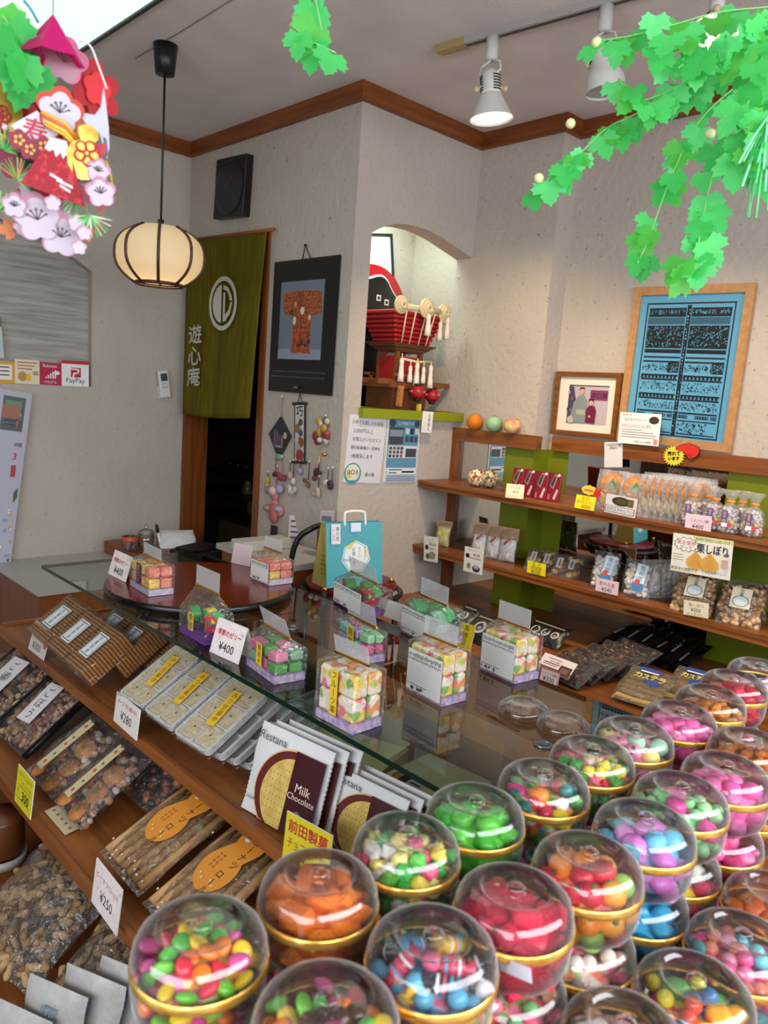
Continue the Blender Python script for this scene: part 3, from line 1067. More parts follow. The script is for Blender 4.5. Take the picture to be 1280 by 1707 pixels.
def lantern(x, y, z):
    g = G(T(x, y, z)); g.lathe([(.012, -.042), (.018, -.03)], BLACK, 14); g.lathe([(.018, -.03), (.034, -.014), (.036, .006), (.022, .03)], FRED, 18); g.lathe([(.02, .03), (.018, .042)], BLACK, 14)
    for a in range(6): g.ball((.035 * math.cos(a), .035 * math.sin(a), .004), (.008, .008, .006), mat('#cf6a76'), 8, 6)
    g.build('lantern', t)
lantern(-.005, -.135, .085); lantern(.135, -.10, .075)
g = G(); g.box((-.145, -.14, .005), (-.11, -.134, .10), mat('#b0713c', .5), M=RY(5)); g.lay = .0
g.build('name_board', t)
g = G(T(-.132, -.1415, .055) @ RX(90)); g.vtext('たいこ台', 0, .042, mat('#3a2412'), .021); g.build('board_writing', t)
g = G(); g.box((0, -.145, .0), (.018, -.13, .032), mat('#d6c23a', .4)); g.build('gold_tag', t)

# red and black round ornament behind it
ox, oz = xz(622, 520, 2.93)
t = thing('lacquer_ornament', 'red and black lacquered ornament behind the model float', 'ornament', T(ox, 2.935, oz))
def dsk(R, n=40, sq=1.0): return [(R * math.cos(2 * math.pi * k / n), R * sq * math.sin(2 * math.pi * k / n)) for k in range(n)]
Mz = RX(90)
for nm, R, z0, z1, mm in (('red_rim', .228, -.03, .0, mat('#a8121e', .25, coat=.5)), ('white_line', .178, -.0, .010, mat('#e3ddd3', .4)), ('black_face', .168, .0, .016, mat('#0c0f10', .18, coat=.5))):
    g = G(Mz)
    pts = dsk(R) if nm == 'red_rim' else [(x * (1 + .06 * math.sin(6 * math.atan2(y, x))), y * (1 + .06 * math.sin(6 * math.atan2(y, x)))) for x, y in dsk(R)]
    g.plate(pts, z0, z1, mm); g.build(nm, t)
g = G(Mz @ T(0, 0, .0165))
for x, y in ((.02, .07), (.075, .055)):
    g.rect(x - .014, y - .014, x + .014, y + .014, mat('#e3ddd3')); g.rect(x - .008, y - .008, x + .008, y + .008, mat('#0c0f10'))
g.poly([(.04, -.06), (.085, -.05), (.08, -.12)], mat('#e3ddd3')); g.poly([(.05, -.066), (.078, -.06), (.076, -.1)], mat('#a8121e'))
g.build('painted_marks', t)
G().box((-.06, -.02, -oz + LEDGE), (.06, .03, -.12), BLACK).build('foot', t)
# small framed print on the back of the niche
M, w_, h_ = quad((580, 470), (656, 468), (584, 388), Y=NICHE_BACK - 0.012)
t = thing('small_framed_print', 'thin black framed pale print on the niche back', 'picture', M)
g = G(); fw = .012
for lo, hi in (((0, 0), (w_, fw)), ((0, h_ - fw), (w_, h_)), ((0, 0), (fw, h_)), ((w_ - fw, 0), (w_, h_))): g.box((lo[0], lo[1], -.01), (hi[0], hi[1], .008), mat('#16181a', .4))
g.build('frame', t)
g = G(); g.rect(0, 0, w_, h_, mat('#cfd9d2')); g.rect(w_ * .25, h_ * .05, w_ * .82, h_ * .75, mat('#8fa49a')); g.rect(w_ * .27, h_ * .06, w_ * .8, h_ * .73, mat('#cfd9d2')); g.rect(w_ * .35, h_ * .05, w_ * .7, h_ * .6, mat('#a9bbb2')); g.rect(w_ * .37, h_ * .05, w_ * .68, h_ * .58, mat('#dde3de')); g.build('print', t)

# ------------------------------------------------------------------ charms hanging beside the doorway
def wallM(px, py, off=0.012):
    return frame_mat(at(px, py, X=XA - off), Vector((0, -1, 0)), Vector((0, 0, 1)))
PX = 0.00285   # metres per photo pixel on that wall, upright
CG = 'charms hanging on the wall beside the doorway'
def charm(name, label, px, py, hang, draw, cat='charm'):
    t = thing(name, label, cat, wallM(px, py), CG)
    g = G(); g.tube([(0, 0, 0), (hang[0], hang[1], 0)], .0022, mat(hang[2] if len(hang) > 2 else '#4a3a2a'), 5); g.ball((hang[0], hang[1], 0), .006, mat('#c9c4b8', .4), 8, 6); g.build('cord', t)
    draw(t)
    return t
def d_kite(t):
    w, h = .085, .155
    g = G(); g.plate([(0, .02), (w, -h * .42), (.02, -h), (-.02, -h), (-w, -h * .42)], -.006, .006, mat('#2b2d30', .5)); g.build('frame', t)
    g = G(T(0, 0, .0065))
    for k, c in enumerate(('#6a5a86', '#8a4a58', '#41518a', '#a87058')): g.rect(-.04 + k * .02, -.125, -.026 + k * .02, -.04 - .01 * k, mat(c))
    g.disc(.05, -.065, .014, .016, mat('#b9ad9a')); g.rect(-.02, -.125, .02, -.115, mat('#7fa58a')); g.build('picture', t)
    g = G(); g.ball((0, -.17, 0), (.028, .018, .012), mat('#6f9a7c'), 12, 8); g.build('pendant', t)
charm('kite_charm', 'dark diamond shaped kite charm on a long pink cord', 468, 702, (.0, .115, '#a8705e'), d_kite)
# hanging scroll
M, w_, h_ = quad((490, 770), (508, 771), (494, 673), X=XA - 0.012)
t = thing('hanging_scroll', 'narrow white hanging scroll with dolls between charms', 'scroll', M, CG)
g = G(); g.box((0, 0, -.003), (w_, h_, 0), mat('#2a2220', .5)); g.build('backing', t)
g = G(T(0, 0, .0005)); g.rect(w_ * .1, h_ * .02, w_ * .9, h_ * .98, mat('#c9c3c0')); g.text('巧', w_ * .5, h_ * .87, BLACK, w=w_ * .6, bold=.001)
for x, y, r_, c in ((.6, .68, .2, '#5a4c44'), (.3, .58, .26, '#8a6a34'), (.62, .5, .2, '#5c4a7a'), (.6, .34, .3, '#8a4a2c'), (.25, .38, .2, '#c0b4a8'), (.35, .25, .26, '#9aa89c'), (.55, .11, .36, '#9c3440')): g.disc(w_ * x, h_ * y, w_ * r_, w_ * r_, mat(c))
g.build('picture', t)
for nm, y in (('top_rod', h_), ('bottom_rod', 0)):
    G().tube([(-w_ * .12, y, 0), (w_ * 1.1, y, 0)], .007, mat('#241a16', .4), 10).build(nm, t)
G().tube([(w_ * .3, h_, 0), (w_ * .5, h_ + .045, 0), (w_ * .75, h_, 0)], .002, BLACK, 5).build('cord', t)
def d_bunch(cols, n, rx, ry, r=.012, seed=1, nm='figure'):
    def f(t):
        rr = random.Random(seed)
        for k in range(n):
            g = G(); a, b = rr.uniform(-1, 1), rr.uniform(-1, 1)
            g.ball((a * rx, b * ry - ry, rr.uniform(0, .01)), (r * rr.uniform(.7, 1.3), r * rr.uniform(.8, 1.5), r * .8), mat(rr.choice(cols), .6), 10, 7); g.build(nm, t)
    return f
def d_fan(t):
    d_bunch(['#7c2430', '#b9a89a', '#a83a4c', '#5c5a66', '#b08a3a', '#d8ccc4'], 16, .045, .07, .016, 5)(t)
    g = G(); g.tube([(-.01, -.15, 0), (-.03, -.23, .004)], .005, mat('#c89a8a'), 6); g.ball((.03, -.15, .008), .01, GOLD, 8, 6); g.build('ribbon', t)
charm('paper_fan_charm', 'cluster charm of red and white paper with gold bell', 540, 700, (.01, .02), d_fan)
charm('gold_bell_charm', 'little gold bell charm nearest the door frame', 446, 800, (.0, .04), d_bunch(['#c09a3a'], 2, .004, .02, .014, 2, 'bell'))
def d_doll(t):
    d_bunch(['#8a86a0', '#a89ab8', '#b87a78'], 9, .06, .07, .022, 9, 'cloth_puff')(t)
    g = G(); g.ball((.0, -.03, .02), (.026, .024, .02), mat('#cfa894'), 14, 9); g.build('head', t)
    g = G(); g.ball((0, -.14, .01), (.034, .05, .016), mat('#b8685e'), 12, 8); g.build('robe', t)
    g = G(); g.box((-.022, -.29, 0), (.022, -.20, .006), mat('#2c1c16', .5)); g.build('wooden_tag', t)
charm('doll_charm', 'lilac doll charm with a dark wooden tag below', 461, 808, (.0, .09, '#b8604a'), d_doll)
for (nm, lb, px, py, hg, cols, n, rx, ry, r, sd) in (
        ('berry_charm', 'tiny dark berry charm hanging above the lilac doll', 459, 787, (.0, .08, '#8a3a30'), ['#3a2a20', '#5c3a28'], 4, .014, .014, .009, 3),
        ('pink_ribbon_charm', 'dusty pink ribbon charm on paired strings', 471, 787, (-.01, .075, '#a8605c'), ['#a8605c', '#8c3c44'], 5, .03, .016, .013, 4),
        ('pink_purse_charm', 'small pale pink purse charm', 483, 790, (.0, .06), ['#c39a98', '#b88a8a'], 2, .012, .01, .018, 6),
        ('white_rabbit_charm', 'white rabbit charm in clear wrapper', 489, 800, (-.004, .09), ['#c9c2bc', '#d6cfc8', '#b8aaa0'], 5, .022, .03, .017, 7),
        ('lilac_card_charm', 'lilac oval charm in the middle of the row', 500, 783, (.0, .04), ['#a394b0', '#9c8cae'], 2, .012, .006, .017, 8),
        ('acorn_charm', 'pair of brown acorn charms on long cords', 514, 800, (.0, .085), ['#4a3a28', '#6a5538'], 3, .022, .016, .011, 10),
        ('wreath_charm', 'dark round wreath charm', 531, 782, (.0, .04), ['#4a2a30', '#6c3a40', '#2e1f22'], 7, .020, .022, .011, 11),
        ('flower_ring_charm', 'pale flower ring charm lowest in the row', 531, 812, (.0, .05), ['#b8a49a', '#a89488'], 5, .020, .018, .013, 12),
        ('white_mouse_charm', 'white and black round charm', 546, 803, (.0, .06), ['#c9c2bc', '#4a4038'], 2, .008, .008, .015, 13),
        ('plum_ball_charm', 'dark plum ball charm nearest the wall corner', 553, 804, (.0, .065), ['#3c2430'], 2, .006, .008, .015, 14)):
    charm(nm, lb, px, py, hg, d_bunch(cols, n, rx, ry, r, sd))

# things in the dark passage behind the curtain
t = thing('dark_cupboard', 'dark open cupboard in the passage behind the curtain', 'cupboard', Matrix())
DW = mat('#33261c', 0.6); DW2 = mat('#8f7250', 0.6)
g = G(); g.box((2.98, 3.80, 0), (3.5, 3.84, 1.3), DW); g.box((2.98, 5.02, 0), (3.5, 5.06, 1.3), DW); g.box((3.46, 3.80, 0), (3.5, 5.06, 1.3), DW2); g.build('case', t)
for z in (0.66, 0.84, 0.99):
    G().box((2.96, 3.84, z - .025), (3.46, 5.02, z), DW).build('shelf', t)
for k, (z0_, z1_) in enumerate(((0.42, 0.63), (0.662, 0.80), (0.842, 0.95))):
    G().box((3.06 + .10 * k, 3.95, z0_), (3.44, 4.96 - .22 * k, z1_), DW2, bev=.01).build('drawer', t)
for k, (px, py) in enumerate(((383, 774), (397, 772), (411, 773), (425, 771))):
    p = at(px, py, X=3.10)
    b = G().lathe([(.02, 0), (.035, .01), (.045, .05), (.043, .05), (.033, .012)], mat('#1b1516', .08), 20).build('lacquer_bowl'); b.location = (p.x, p.y, .9905)
    tag(b, 'dark glossy bowl on the cupboard shelf in the passage', 'bowl', 'dark bowls in the passage cupboard')
p = at(413, 815, X=3.02)
b = G().lathe([(.03, 0), (.045, .02), (.03, .07), (.02, .09), (.024, .1)], mat('#6b6458', .3), 18).build('ceramic_flask'); b.location = (p.x, p.y, .8405)
tag(b, 'pale ceramic flask on the lower cupboard shelf in the passage', 'flask')

# ------------------------------------------------------------------ display shelving on the right wall
ZT, ZL, ZD = 1.205, 0.888, 0.64
XF = 2.69
u = thing('wall_shelving', 'wooden wall shelving with mirror back and lime green panels', 'shelving', Matrix())
g1 = at(845, 760, X=XC).y
g2 = at(950, 760, X=XE).y
g3 = at(1216, 800, X=XE).y
YS = 0.35
g = G(); g.box((XC - .042, YD - .042, 1.40), (XC, YB, 1.463), WOOD_Y); g.build('top_rail', u)
g = G(); g.box((XE - .042, YS, 1.40), (XE, YD - .042, 1.463), WOOD_Y); g.build('top_rail', u)
G().box((XC - .040, YB - .036, ZD), (XC, YB, 1.40), WOOD_Z).build('upright', u)
def pan(nm, lo, hi, m): return G().box(lo, hi, m).build(nm, u)
pan('mirror', (XC - .012, g1, ZD), (XC, YB - .036, 1.40), MIRROR)
pan('mirror', (XE - .012, g3, ZD), (XE, g2, 1.40), MIRROR)
pan('green_panel', (XC - .016, YD - .016, ZD), (XC - .0005, g1, 1.40), GREENP)
pan('green_panel', (XC, YD - .0155, ZD), (XE - .0165, YD - .0005, 1.40), GREENP)
pan('green_panel', (XE - .016, g2, ZD), (XE - .0005, YD - .0005, 1.40), GREENP)
pan('green_panel', (XE - .016, YS, ZD), (XE, g3, 1.40), GREENP)
for z in (ZT, ZL):
    g = G(); g.box((XF + .012, YD - .016, z - .018), (XC - .012, YB - .002, z), WOOD_Y); g.box((XF + .012, YS, z - .018), (XE - .016, YD - .016, z), WOOD_Y)
    g.box((XF, YS, z - .013), (XF + .012, YB - .002, z), WOOD_Y); g.box((XF + .007, YS, z - .024), (XF + .013, YB - .002, z - .015), WOOD_Y); g.box((XF + .003, YS, z - .034), (XF + .013, YB - .002, z - .024), WOOD_Y)
    g.build('shelf', u)
    for y in (YB - .06, 1.15, 1.75):
        g = G(); xx = XC if y > YD else XE
        g.add([(xx - .02, y, z - .02), (xx - .02, y, z - .075), (XF + .06, y, z - .03), (XF + .06, y, z - .02), (xx - .02, y - .006, z - .02), (xx - .02, y - .006, z - .075), (XF + .06, y - .006, z - .03), (XF + .06, y - .006, z - .02)],
              [(0, 1, 2, 3), (7, 6, 5, 4), (0, 4, 5, 1), (1, 5, 6, 2), (2, 6, 7, 3), (3, 7, 4, 0)], mat('#3a3a3c', .4, .6)); g.build('bracket', u)
g = G(); g.box((2.25, YS, ZD - .03), (XE, YB - .002, ZD), WOOD_Y); g.build('base_deck', u)
g = G(); g.box((2.246, YS, ZD - .012), (2.25, YB - .002, ZD + .002), mat('#a8551c', .35)); g.build('deck_edging', u)
g = G(); g.box((2.29, YS, 0), (XE - .05, YB - .01, ZD - .03), wood('wood_base_cabinet', '#9c5826', '#b87034', 'y')); g.build('base_cabinet', u)  # wood brightened to stand in for spotlight that barely reaches this front


def col(px, X, Z):
    """the point on the line (X, *, Z) that the photo column px looks at"""
    a, b = 0.1, 3.9
    for _ in range(50):
        c_ = (a + b) / 2
        v = Vector((X, c_, Z)) - EYE
        x = 640 + FPX * v.dot(RIGHT) / v.dot(FWD)
        if x < px: b = c_
        else: a = c_
    return Vector((X, (a + b) / 2, Z))


def stand(px, X, Z, yaw=0, lean=0):
    P = col(px, X, Z)
    return T(P.x, P.y, P.z) @ frame_mat(Vector((0, 0, 0)), Vector((0, -1, 0)), Vector((0, 0, 1))) @ Matrix.Rotation(rad(yaw), 4, 'Y') @ Matrix.Rotation(rad(-lean), 4, 'X')


def pillow(g, w, h, t, m, seed=0, nx=12, ny=12, seal=.07, wr=.12, flatback=False):
    """film pouch lying in local xy with z thickness"""
    vs, fs = [], []
    for s in (1, -1):
        for j in range(ny + 1):
            for i in range(nx + 1):
                a, b = i / nx, j / ny
                bb = min(max((b - seal) / (1 - 2 * seal), 0), 1)
                k = (math.sin(math.pi * a) ** .45) * (math.sin(math.pi * bb) ** .45) if 0 < a < 1 and 0 < bb < 1 else 0
                n_ = noise.noise(Vector((a * 5 + seed, b * 5, s * 3.1 + seed))) * wr
                z = s * t * .5 * max(k + n_ * (k > 0), 0)
                if flatback and s < 0: z *= .15
                ix = .02 * math.sin(b * 9 + seed) * w * (1 if i in (0, nx) else 0)
                vs.append((a * w + ix, b * h, z + .0006 * s))
    N = (nx + 1) * (ny + 1)
    for j in range(ny):
        for i in range(nx):
            k = j * (nx + 1) + i
            fs.append((k, k + 1, k + nx + 2, k + nx + 1))
            fs.append((N + k + nx + 1, N + k + nx + 2, N + k + 1, N + k))
    return g.add(vs, fs, m, True)


def fill_blobs(g, w, h, t, n, r, cols, seed=0, box=(.1, .1, .9, .9), stretch=(1, 1, 1), rough=.55, seg=8, rings=6, front=True):
    rr = random.Random(seed)
    ms = [mat(c, rough) for c in cols]
    for k in range(n):
        a, b = rr.uniform(box[0], box[2]), rr.uniform(box[1], box[3])
        kk = (math.sin(math.pi * a) ** .5) * (math.sin(math.pi * min(max(b, .05), .95)) ** .5)
        z = (t * .5 * kk - r * .8) * (rr.uniform(.3, 1) if front else rr.uniform(-1, 1))
        s = rr.uniform(.8, 1.2)
        Mx = T(a * w, b * h, z) @ RZ(rr.uniform(0, 360)) @ RX(rr.uniform(-40, 40))
        g.ball((0, 0, 0), (r * s * stretch[0], r * s * stretch[1], r * s * stretch[2]), rr.choice(ms), seg, rings, M=Mx)
    return g


def price(name, label, M, w, h, draw, back=WHITE, thick=.0012, cat='price card', holder=False):
    g = G(); g.box((0, 0, -thick), (w, h, 0), back); draw(g, w, h)
    o = g.build(name); o.matrix_world = M
    return tag(o, label, cat)

# ------------------------------------------------------------------ on the top rail
for nm, lb, px, cols in (('orange_fruit', 'orange fruit shaped ornament, first of three on the wooden rail', 790, ('#d9761c', '#e08a2a')), ('melon_fruit', 'pale green fruit shaped ornament between orange and peach', 822, ('#8fb98a', '#a3c99a')), ('peach_fruit', 'pink and cream peach ornament on the wooden rail', 852, ('#e3c37c', '#d2566a'))):
    p = col(px, XC - .045, 1.463)
    t = thing(nm, lb, 'ornament', T(p.x, p.y, 1.463) @ RZ(35), 'fruit ornaments on the rail')
    mm = noisy('fruit_' + nm, cols[0], cols[1], (14, 14, 14), rough=.45, lo=.4, hi=.6)
    def fn(d, nm=nm):
        if nm == 'peach_fruit': return 1 - .10 * math.exp(-(d.x / .18) ** 2) * (d.y < .3)
        return 1 + (.16 * max(d.z - .85, 0) / .15 if nm == 'orange_fruit' else 0) + .015 * math.sin(8 * math.atan2(d.y, d.x))
    G().ball((0, 0, .035), (.040, .040, .036), mm, 24, 16, fn=fn).build('body', t)
    g = G()
    if nm != 'peach_fruit': g.ball((0, 0, .071), (.007, .007, .006), mat('#4f6b2c' if nm == 'orange_fruit' else '#7d8a6a'), 8, 6)
    else: g.ball((.02, -.02, .068), (.012, .006, .004), mat('#b98a4a'), 8, 6)
    g.build('stem', t)

# framed couple photograph
M, w_, h_ = quad((917, 723), (1024, 733), (929, 619), X=XE - .030)
t = thing('framed_photograph', 'brown framed photograph of two people standing on the rail', 'framed photograph', M)
FR = wood('frame_wood', '#5e3512', '#8a5524', 'x', .35)
def frame_parts(t, w_, h_, fw, m, d=.022):
    g = G()
    for a, b, c_, d_ in ((0, 0, w_, fw), (0, h_ - fw, w_, h_), (0, fw, fw, h_ - fw), (w_ - fw, fw, w_, h_ - fw)): g.box((a, b, -d), (c_, d_, 0), m)
    g.build('frame', t)
frame_parts(t, w_, h_, .022, FR)
g = G(T(0, 0, -.012)); g.rect(.018, .018, w_ - .018, h_ - .018, mat('#e6dccb', .6)); g.build('mount', t)
g = G(T(0, 0, -.0112)); a0, b0, a1, b1 = w_ * .22, h_ * .20, w_ * .83, h_ * .80
def q2(a, b): return (a0 + (a1 - a0) * a, b0 + (b1 - b0) * b)
g.rect(a0, b0, a1, b1, mat('#b9adb2')); g.rect(*q2(0, .97), *q2(1, 1), mat('#302a2e')); g.rect(*q2(.55, .62), *q2(.98, .88), mat('#7e3560'))
for k, ch in enumerate('遊心庵'): g.text(ch, *q2(.63 + .14 * k, .75), mat('#2a1420'), h=(b1 - b0) * .14)
g.poly([q2(0, .0), q2(.2, .0), q2(.22, .5), q2(.12, .95), q2(0, .98)], mat('#4a3f5c'))
for k in range(10): g.disc(*q2(RND.uniform(.01, .18), RND.uniform(.05, .9)), .005, .007, mat(RND.choice(['#8a6a8c', '#b9a8b0', '#2e2a3a', '#a85a6c'])), 8)
g.poly([q2(.10, .2), q2(.16, .55), q2(.27, .72), q2(.42, .72), q2(.50, .58), q2(.52, .3), q2(.47, .02), q2(.2, .02)], mat('#848a8e')); g.rect(*q2(.24, .24), *q2(.46, .36), mat('#a9a98a'))
g.disc(*q2(.345, .83), (a1 - a0) * .062, (b1 - b0) * .085, mat('#c79c8c')); g.poly([q2(.28, .86), q2(.29, .94), q2(.40, .94), q2(.415, .86), q2(.39, .90), q2(.31, .90)], mat('#1e1a1c'))
g.poly([q2(.49, .04), q2(.49, .38), q2(.56, .48), q2(.70, .47), q2(.74, .36), q2(.73, .02)], mat('#6e1438')); g.disc(*q2(.60, .56), (a1 - a0) * .055, (b1 - b0) * .075, mat('#cfa294')); g.poly([q2(.535, .55), q2(.54, .65), q2(.66, .65), q2(.665, .55), q2(.63, .61), q2(.57, .61)], mat('#1e1618'))
g.poly([q2(.05, 0), q2(.02, .14), q2(.14, .2), q2(.2, .02)], mat('#b7b59c')); g.disc(*q2(.59, .2), .006, .006, mat('#cfa294'), 10)
g.build('photograph', t)
# big blue print
M, w_, h_ = quad((1026, 733), (1217, 755), (1057, 479), X=XE - .022)
t = thing('blue_framed_print', 'large light wood frame holding a blue and black list print', 'framed print', M)
frame_parts(t, w_, h_, .034, wood('pale_frame_wood', '#a87a4e', '#bd9062', 'z', .4), .020)
BL2 = mat('#5f9fc0', .35); DKB = mat('#141c24', .4)
g = G(T(0, 0, -.010)); g.rect(.03, .03, w_ - .03, h_ - .03, BL2)
x0, x1, y0, y1 = w_ * .155, w_ * .845, h_ * .085, h_ * .865
def fr(a, b, c_, d_, m): g.rect(x0 + (x1 - x0) * a, y0 + (y1 - y0) * b, x0 + (x1 - x0) * c_, y0 + (y1 - y0) * d_, m)
for a, b, c_, d_ in ((-.04, -.03, 1.04, -.018), (-.04, 1.03, 1.04, 1.042), (-.04, -.03, -.025, 1.04), (1.025, -.03, 1.04, 1.04)): fr(a, b, c_, d_, DKB)
g.build('print_border', t)
g = G(T(0, 0, -.0096)); g.lay = .0004
rr = random.Random(4)
fr(.475, -.02, .525, 1.02, DKB)
for k in range(40): fr(.48 + .03 * rr.random(), k / 40., .49 + .03 * rr.random(), (k + .5) / 40., BL2); g.lay = .0012
for side in (0, .535):
    W2 = .465; g.lay = .0006
    fr(side, .93, side + W2, 1.0, DKB)
    fr(side, .68, side + W2, .86, DKB); fr(side, .64, side + W2, .67, DKB)
    g.lay = .0016
    for k in range(46): g.lay = .0016; fr(side + W2 * k / 46, .87, side + W2 * (k + .45) / 46, .925, DKB)
    for k in range(150):
        g.lay = .0018; a, b = rr.uniform(0, W2 - .02), rr.uniform(.69, .85); fr(side + a, b, side + a + rr.uniform(.004, .016), b + rr.uniform(.003, .010), BL2)
    for k in range(60): g.lay = .0018; a = rr.uniform(0, W2 - .02); fr(side + a, .945 + .04 * rr.random(), side + a + .006, .95 + .04 * rr.random(), BL2)
    for yb in (.60, .565, .455, .42, .30, .265, .16):
        g.lay = .0014; fr(side, yb, side + W2, yb + .012, DKB)
    for yb in (.435, .28):
        for k in range(10): g.lay = .0016; fr(side + W2 * k / 10., yb, side + W2 * (k + .6) / 10., yb + .022, DKB)
    for yb, yt in ((.49, .56), (.33, .415), (.185, .26)):
        for k in range(110):
            g.lay = .0016; a, b = rr.uniform(0, W2 - .015), rr.uniform(yb, yt - .012); fr(side + a, b, side + a + rr.uniform(.003, .014), b + rr.uniform(.002, .012), DKB)
    g.lay = .0018; fr(side + W2 * .70, .485, side + W2, .565, DKB)
    for k in range(40): g.lay = .002; a, b = rr.uniform(.70, .97), rr.uniform(.49, .555); fr(side + W2 * a, b, side + W2 * (a + .02), b + .006, BL2)
    for a, b in ((.0, .25), (.45, .8), (.85, 1.)):
        g.lay = .0016; fr(side + W2 * a, .125, side + W2 * b, .15, DKB)
        for k in range(5): g.lay = .0018; fr(side + W2 * (a + (b - a) * (k + .4) / 5), .128, side + W2 * (a + (b - a) * (k + .65) / 5), .147, BL2)
    for k in range(90): g.lay = .0016; a, b = rr.uniform(0, W2 * .75), rr.uniform(.0, .09); fr(side + a, b, side + a + rr.uniform(.004, .018), b + rr.uniform(.003, .012), DKB)
    g.lay = .0014; fr(side, .1, side + W2, .108, DKB); fr(side, -.005, side + W2, .003, DKB)
g.build('printed_rows', t)
t_h = G(); t_h.box((w_ * .52, h_, -.015), (w_ * .56, h_ + .018, -.004), BLACK); t_h.build('hanging_bracket', t)
# explanation card on the rail
def d_exp(g, w_, h_):
    g.rect(0, 0, w_, h_, mat('#eeeae6'))
    g.text('石切玉子せんべい', w_ * .40, h_ * .78, TXT, w=w_ * .56); g.disc(w_ * .84, h_ * .79, w_ * .12, h_ * .12, mat('#35301c')); g.text('香り高い卵', w_ * .18, h_ * .93, TXT, w=w_ * .22)
    g.text('石切ブランドセレクション 金賞', w_ * .42, h_ * .6, mat('#b3242c'), w=w_ * .7); g.rect(w_ * .08, h_ * .54, w_ * .82, h_ * .548, mat('#b3242c'))
    for k, ww in enumerate((.5, .78, .86, .84)): g.rect(w_ * .08, h_ * (.45 - .075 * k), w_ * (.08 + ww), h_ * (.465 - .075 * k), mat('#6a6a6e'))
    g.text('平成二十八年認定', w_ * .62, h_ * .09, TXT, w=w_ * .4); g.rect(w_ * .88, h_ * .05, w_ * .97, h_ * .2, mat('#d88a84'))
flat_card('explanation_card', 'white printed explanation card propped against the blue print', 'card', (1029, 738), (1097, 744), (1040, 687), d_exp, X=XE - .06)
def d_expo(g, w_, h_):
    g.rect(0, 0, w_, h_, mat('#dcd7da')); g.text('大阪関西万博', w_ * .5, h_ * .88, TXT, w=w_ * .8); g.text('開催中', w_ * .5, h_ * .76, TXT, w=w_ * .4)
flat_card('tall_card', 'plain tall white card with two lines hung from the rail', 'card', (1007, 779), (1037, 779), (1010, 737), d_expo, X=XE - .046)
# burst and pointing hand
M, w_, h_ = quad((1106, 776), (1140, 776), (1106, 744), X=XE - .050)
t = thing('sale_burst', 'yellow spiky burst card with red pointing hand on the rail', 'sale sign', M)
g = G(); n = 22
pts = [(w_ / 2 + w_ * (.55 if k % 2 else .42) * math.cos(math.pi * k / n), h_ / 2 + h_ * (.55 if k % 2 else .42) * math.sin(math.pi * k / n)) for k in range(2 * n)]
g.plate(pts, -.002, 0, mat('#e6cf3a', .5)); g.text('売れて', w_ * .5, h_ * .62, BLACK, w=w_ * .62, bold=.001); g.text('います', w_ * .5, h_ * .36, BLACK, w=w_ * .55, bold=.001); g.build('burst', t)
HP = [(.62, .78), (.80, .86), (.95, .92), (1.25, .95), (1.5, .85), (1.72, .72), (1.75, .45), (1.6, .25), (1.35, .12), (1.2, .18), (1.12, .34), (1.02, .42), (.98, .56), (.72, .60), (.58, .66)]
for s, z, mm in ((1.0, .002, mat('#1a0e0c')), (.93, .0035, mat('#d02a20', .5))):
    c_ = (1.2, .55); g = G(); g.plate([(w_ * (c_[0] + (x - c_[0]) * s), h_ * (c_[1] + (y - c_[1]) * s) + h_ * .18) for x, y in HP], z - .0015, z, mm)
    if s < 1:
        for k in range(3): g.tube([(w_ * (1.15 + .13 * k), h_ * .62, z), (w_ * (1.02 + .13 * k), h_ * .44, z), (w_ * (1.08 + .14 * k), h_ * .36, z)], .0012, mat('#1a0e0c'), 4)
    g.build('hand_outline' if s == 1 else 'hand', t)

# ------------------------------------------------------------------ top shelf goods
for k, (px, rz_) in enumerate(((793, 10), (814, 60))):
    p = col(px, 2.80 + .03 * k, ZT)
    t = tag(G().ball((0, 0, .0), (.044, .044, .042), noisy('patterned_ball_%d' % k, ('#8f3a14', '#5e4220')[k], ('#e8d9b0', '#cdbf9a')[k], (70, 70, 70), rough=.5, detail=2, lo=.42, hi=.55), 24, 16).build('patterned_ball'),
        ('red brown and cream patterned ball on the top shelf', 'duller tan patterned ball behind the red brown one')[k], 'ball', 'patterned balls on the top shelf')
    t.location = (p.x, p.y, ZT + .042)
REDB = mat('#7d0f22', .35)
for k, px in enumerate((849, 868, 889, 910)):
    M = stand(px, 2.735 + .012 * (k % 2), ZT, yaw=12, lean=9)
    t = thing('red_snack_box', ('dark red snack box at the price card end of four', 'dark red snack box second from the price card end', 'dark red snack box third in the row of four', 'dark red snack box nearest the egg crackers')[k], 'box', M, 'red snack boxes on the top shelf')
    w_, h_ = .052, .122
    G().box((0, 0, -.022), (w_, h_, 0), REDB, bev=.002).build('carton', t)
    g = G(T(0, 0, .0003)); g.poly([(w_ * .12, h_ * .55), (w_ * .42, h_ * .95), (w_ * .7, h_ * .9), (w_ * .45, h_ * .42)], mat('#8c8478')); g.poly([(w_ * .18, h_ * .58), (w_ * .44, h_ * .9), (w_ * .58, h_ * .86), (w_ * .38, h_ * .48)], mat('#2a2226'))
    g.disc(w_ * .78, h_ * .92, w_ * .12, h_ * .05, mat('#d9cfc8')); g.poly([(w_ * .5, h_ * .1), (w_ * .75, h_ * .45), (w_ * .9, h_ * .4), (w_ * .7, h_ * .06)], mat('#c9a9ac')); g.rect(w_ * .05, h_ * .05, w_ * .25, h_ * .25, mat('#b04a5c')); g.build('printing', t)
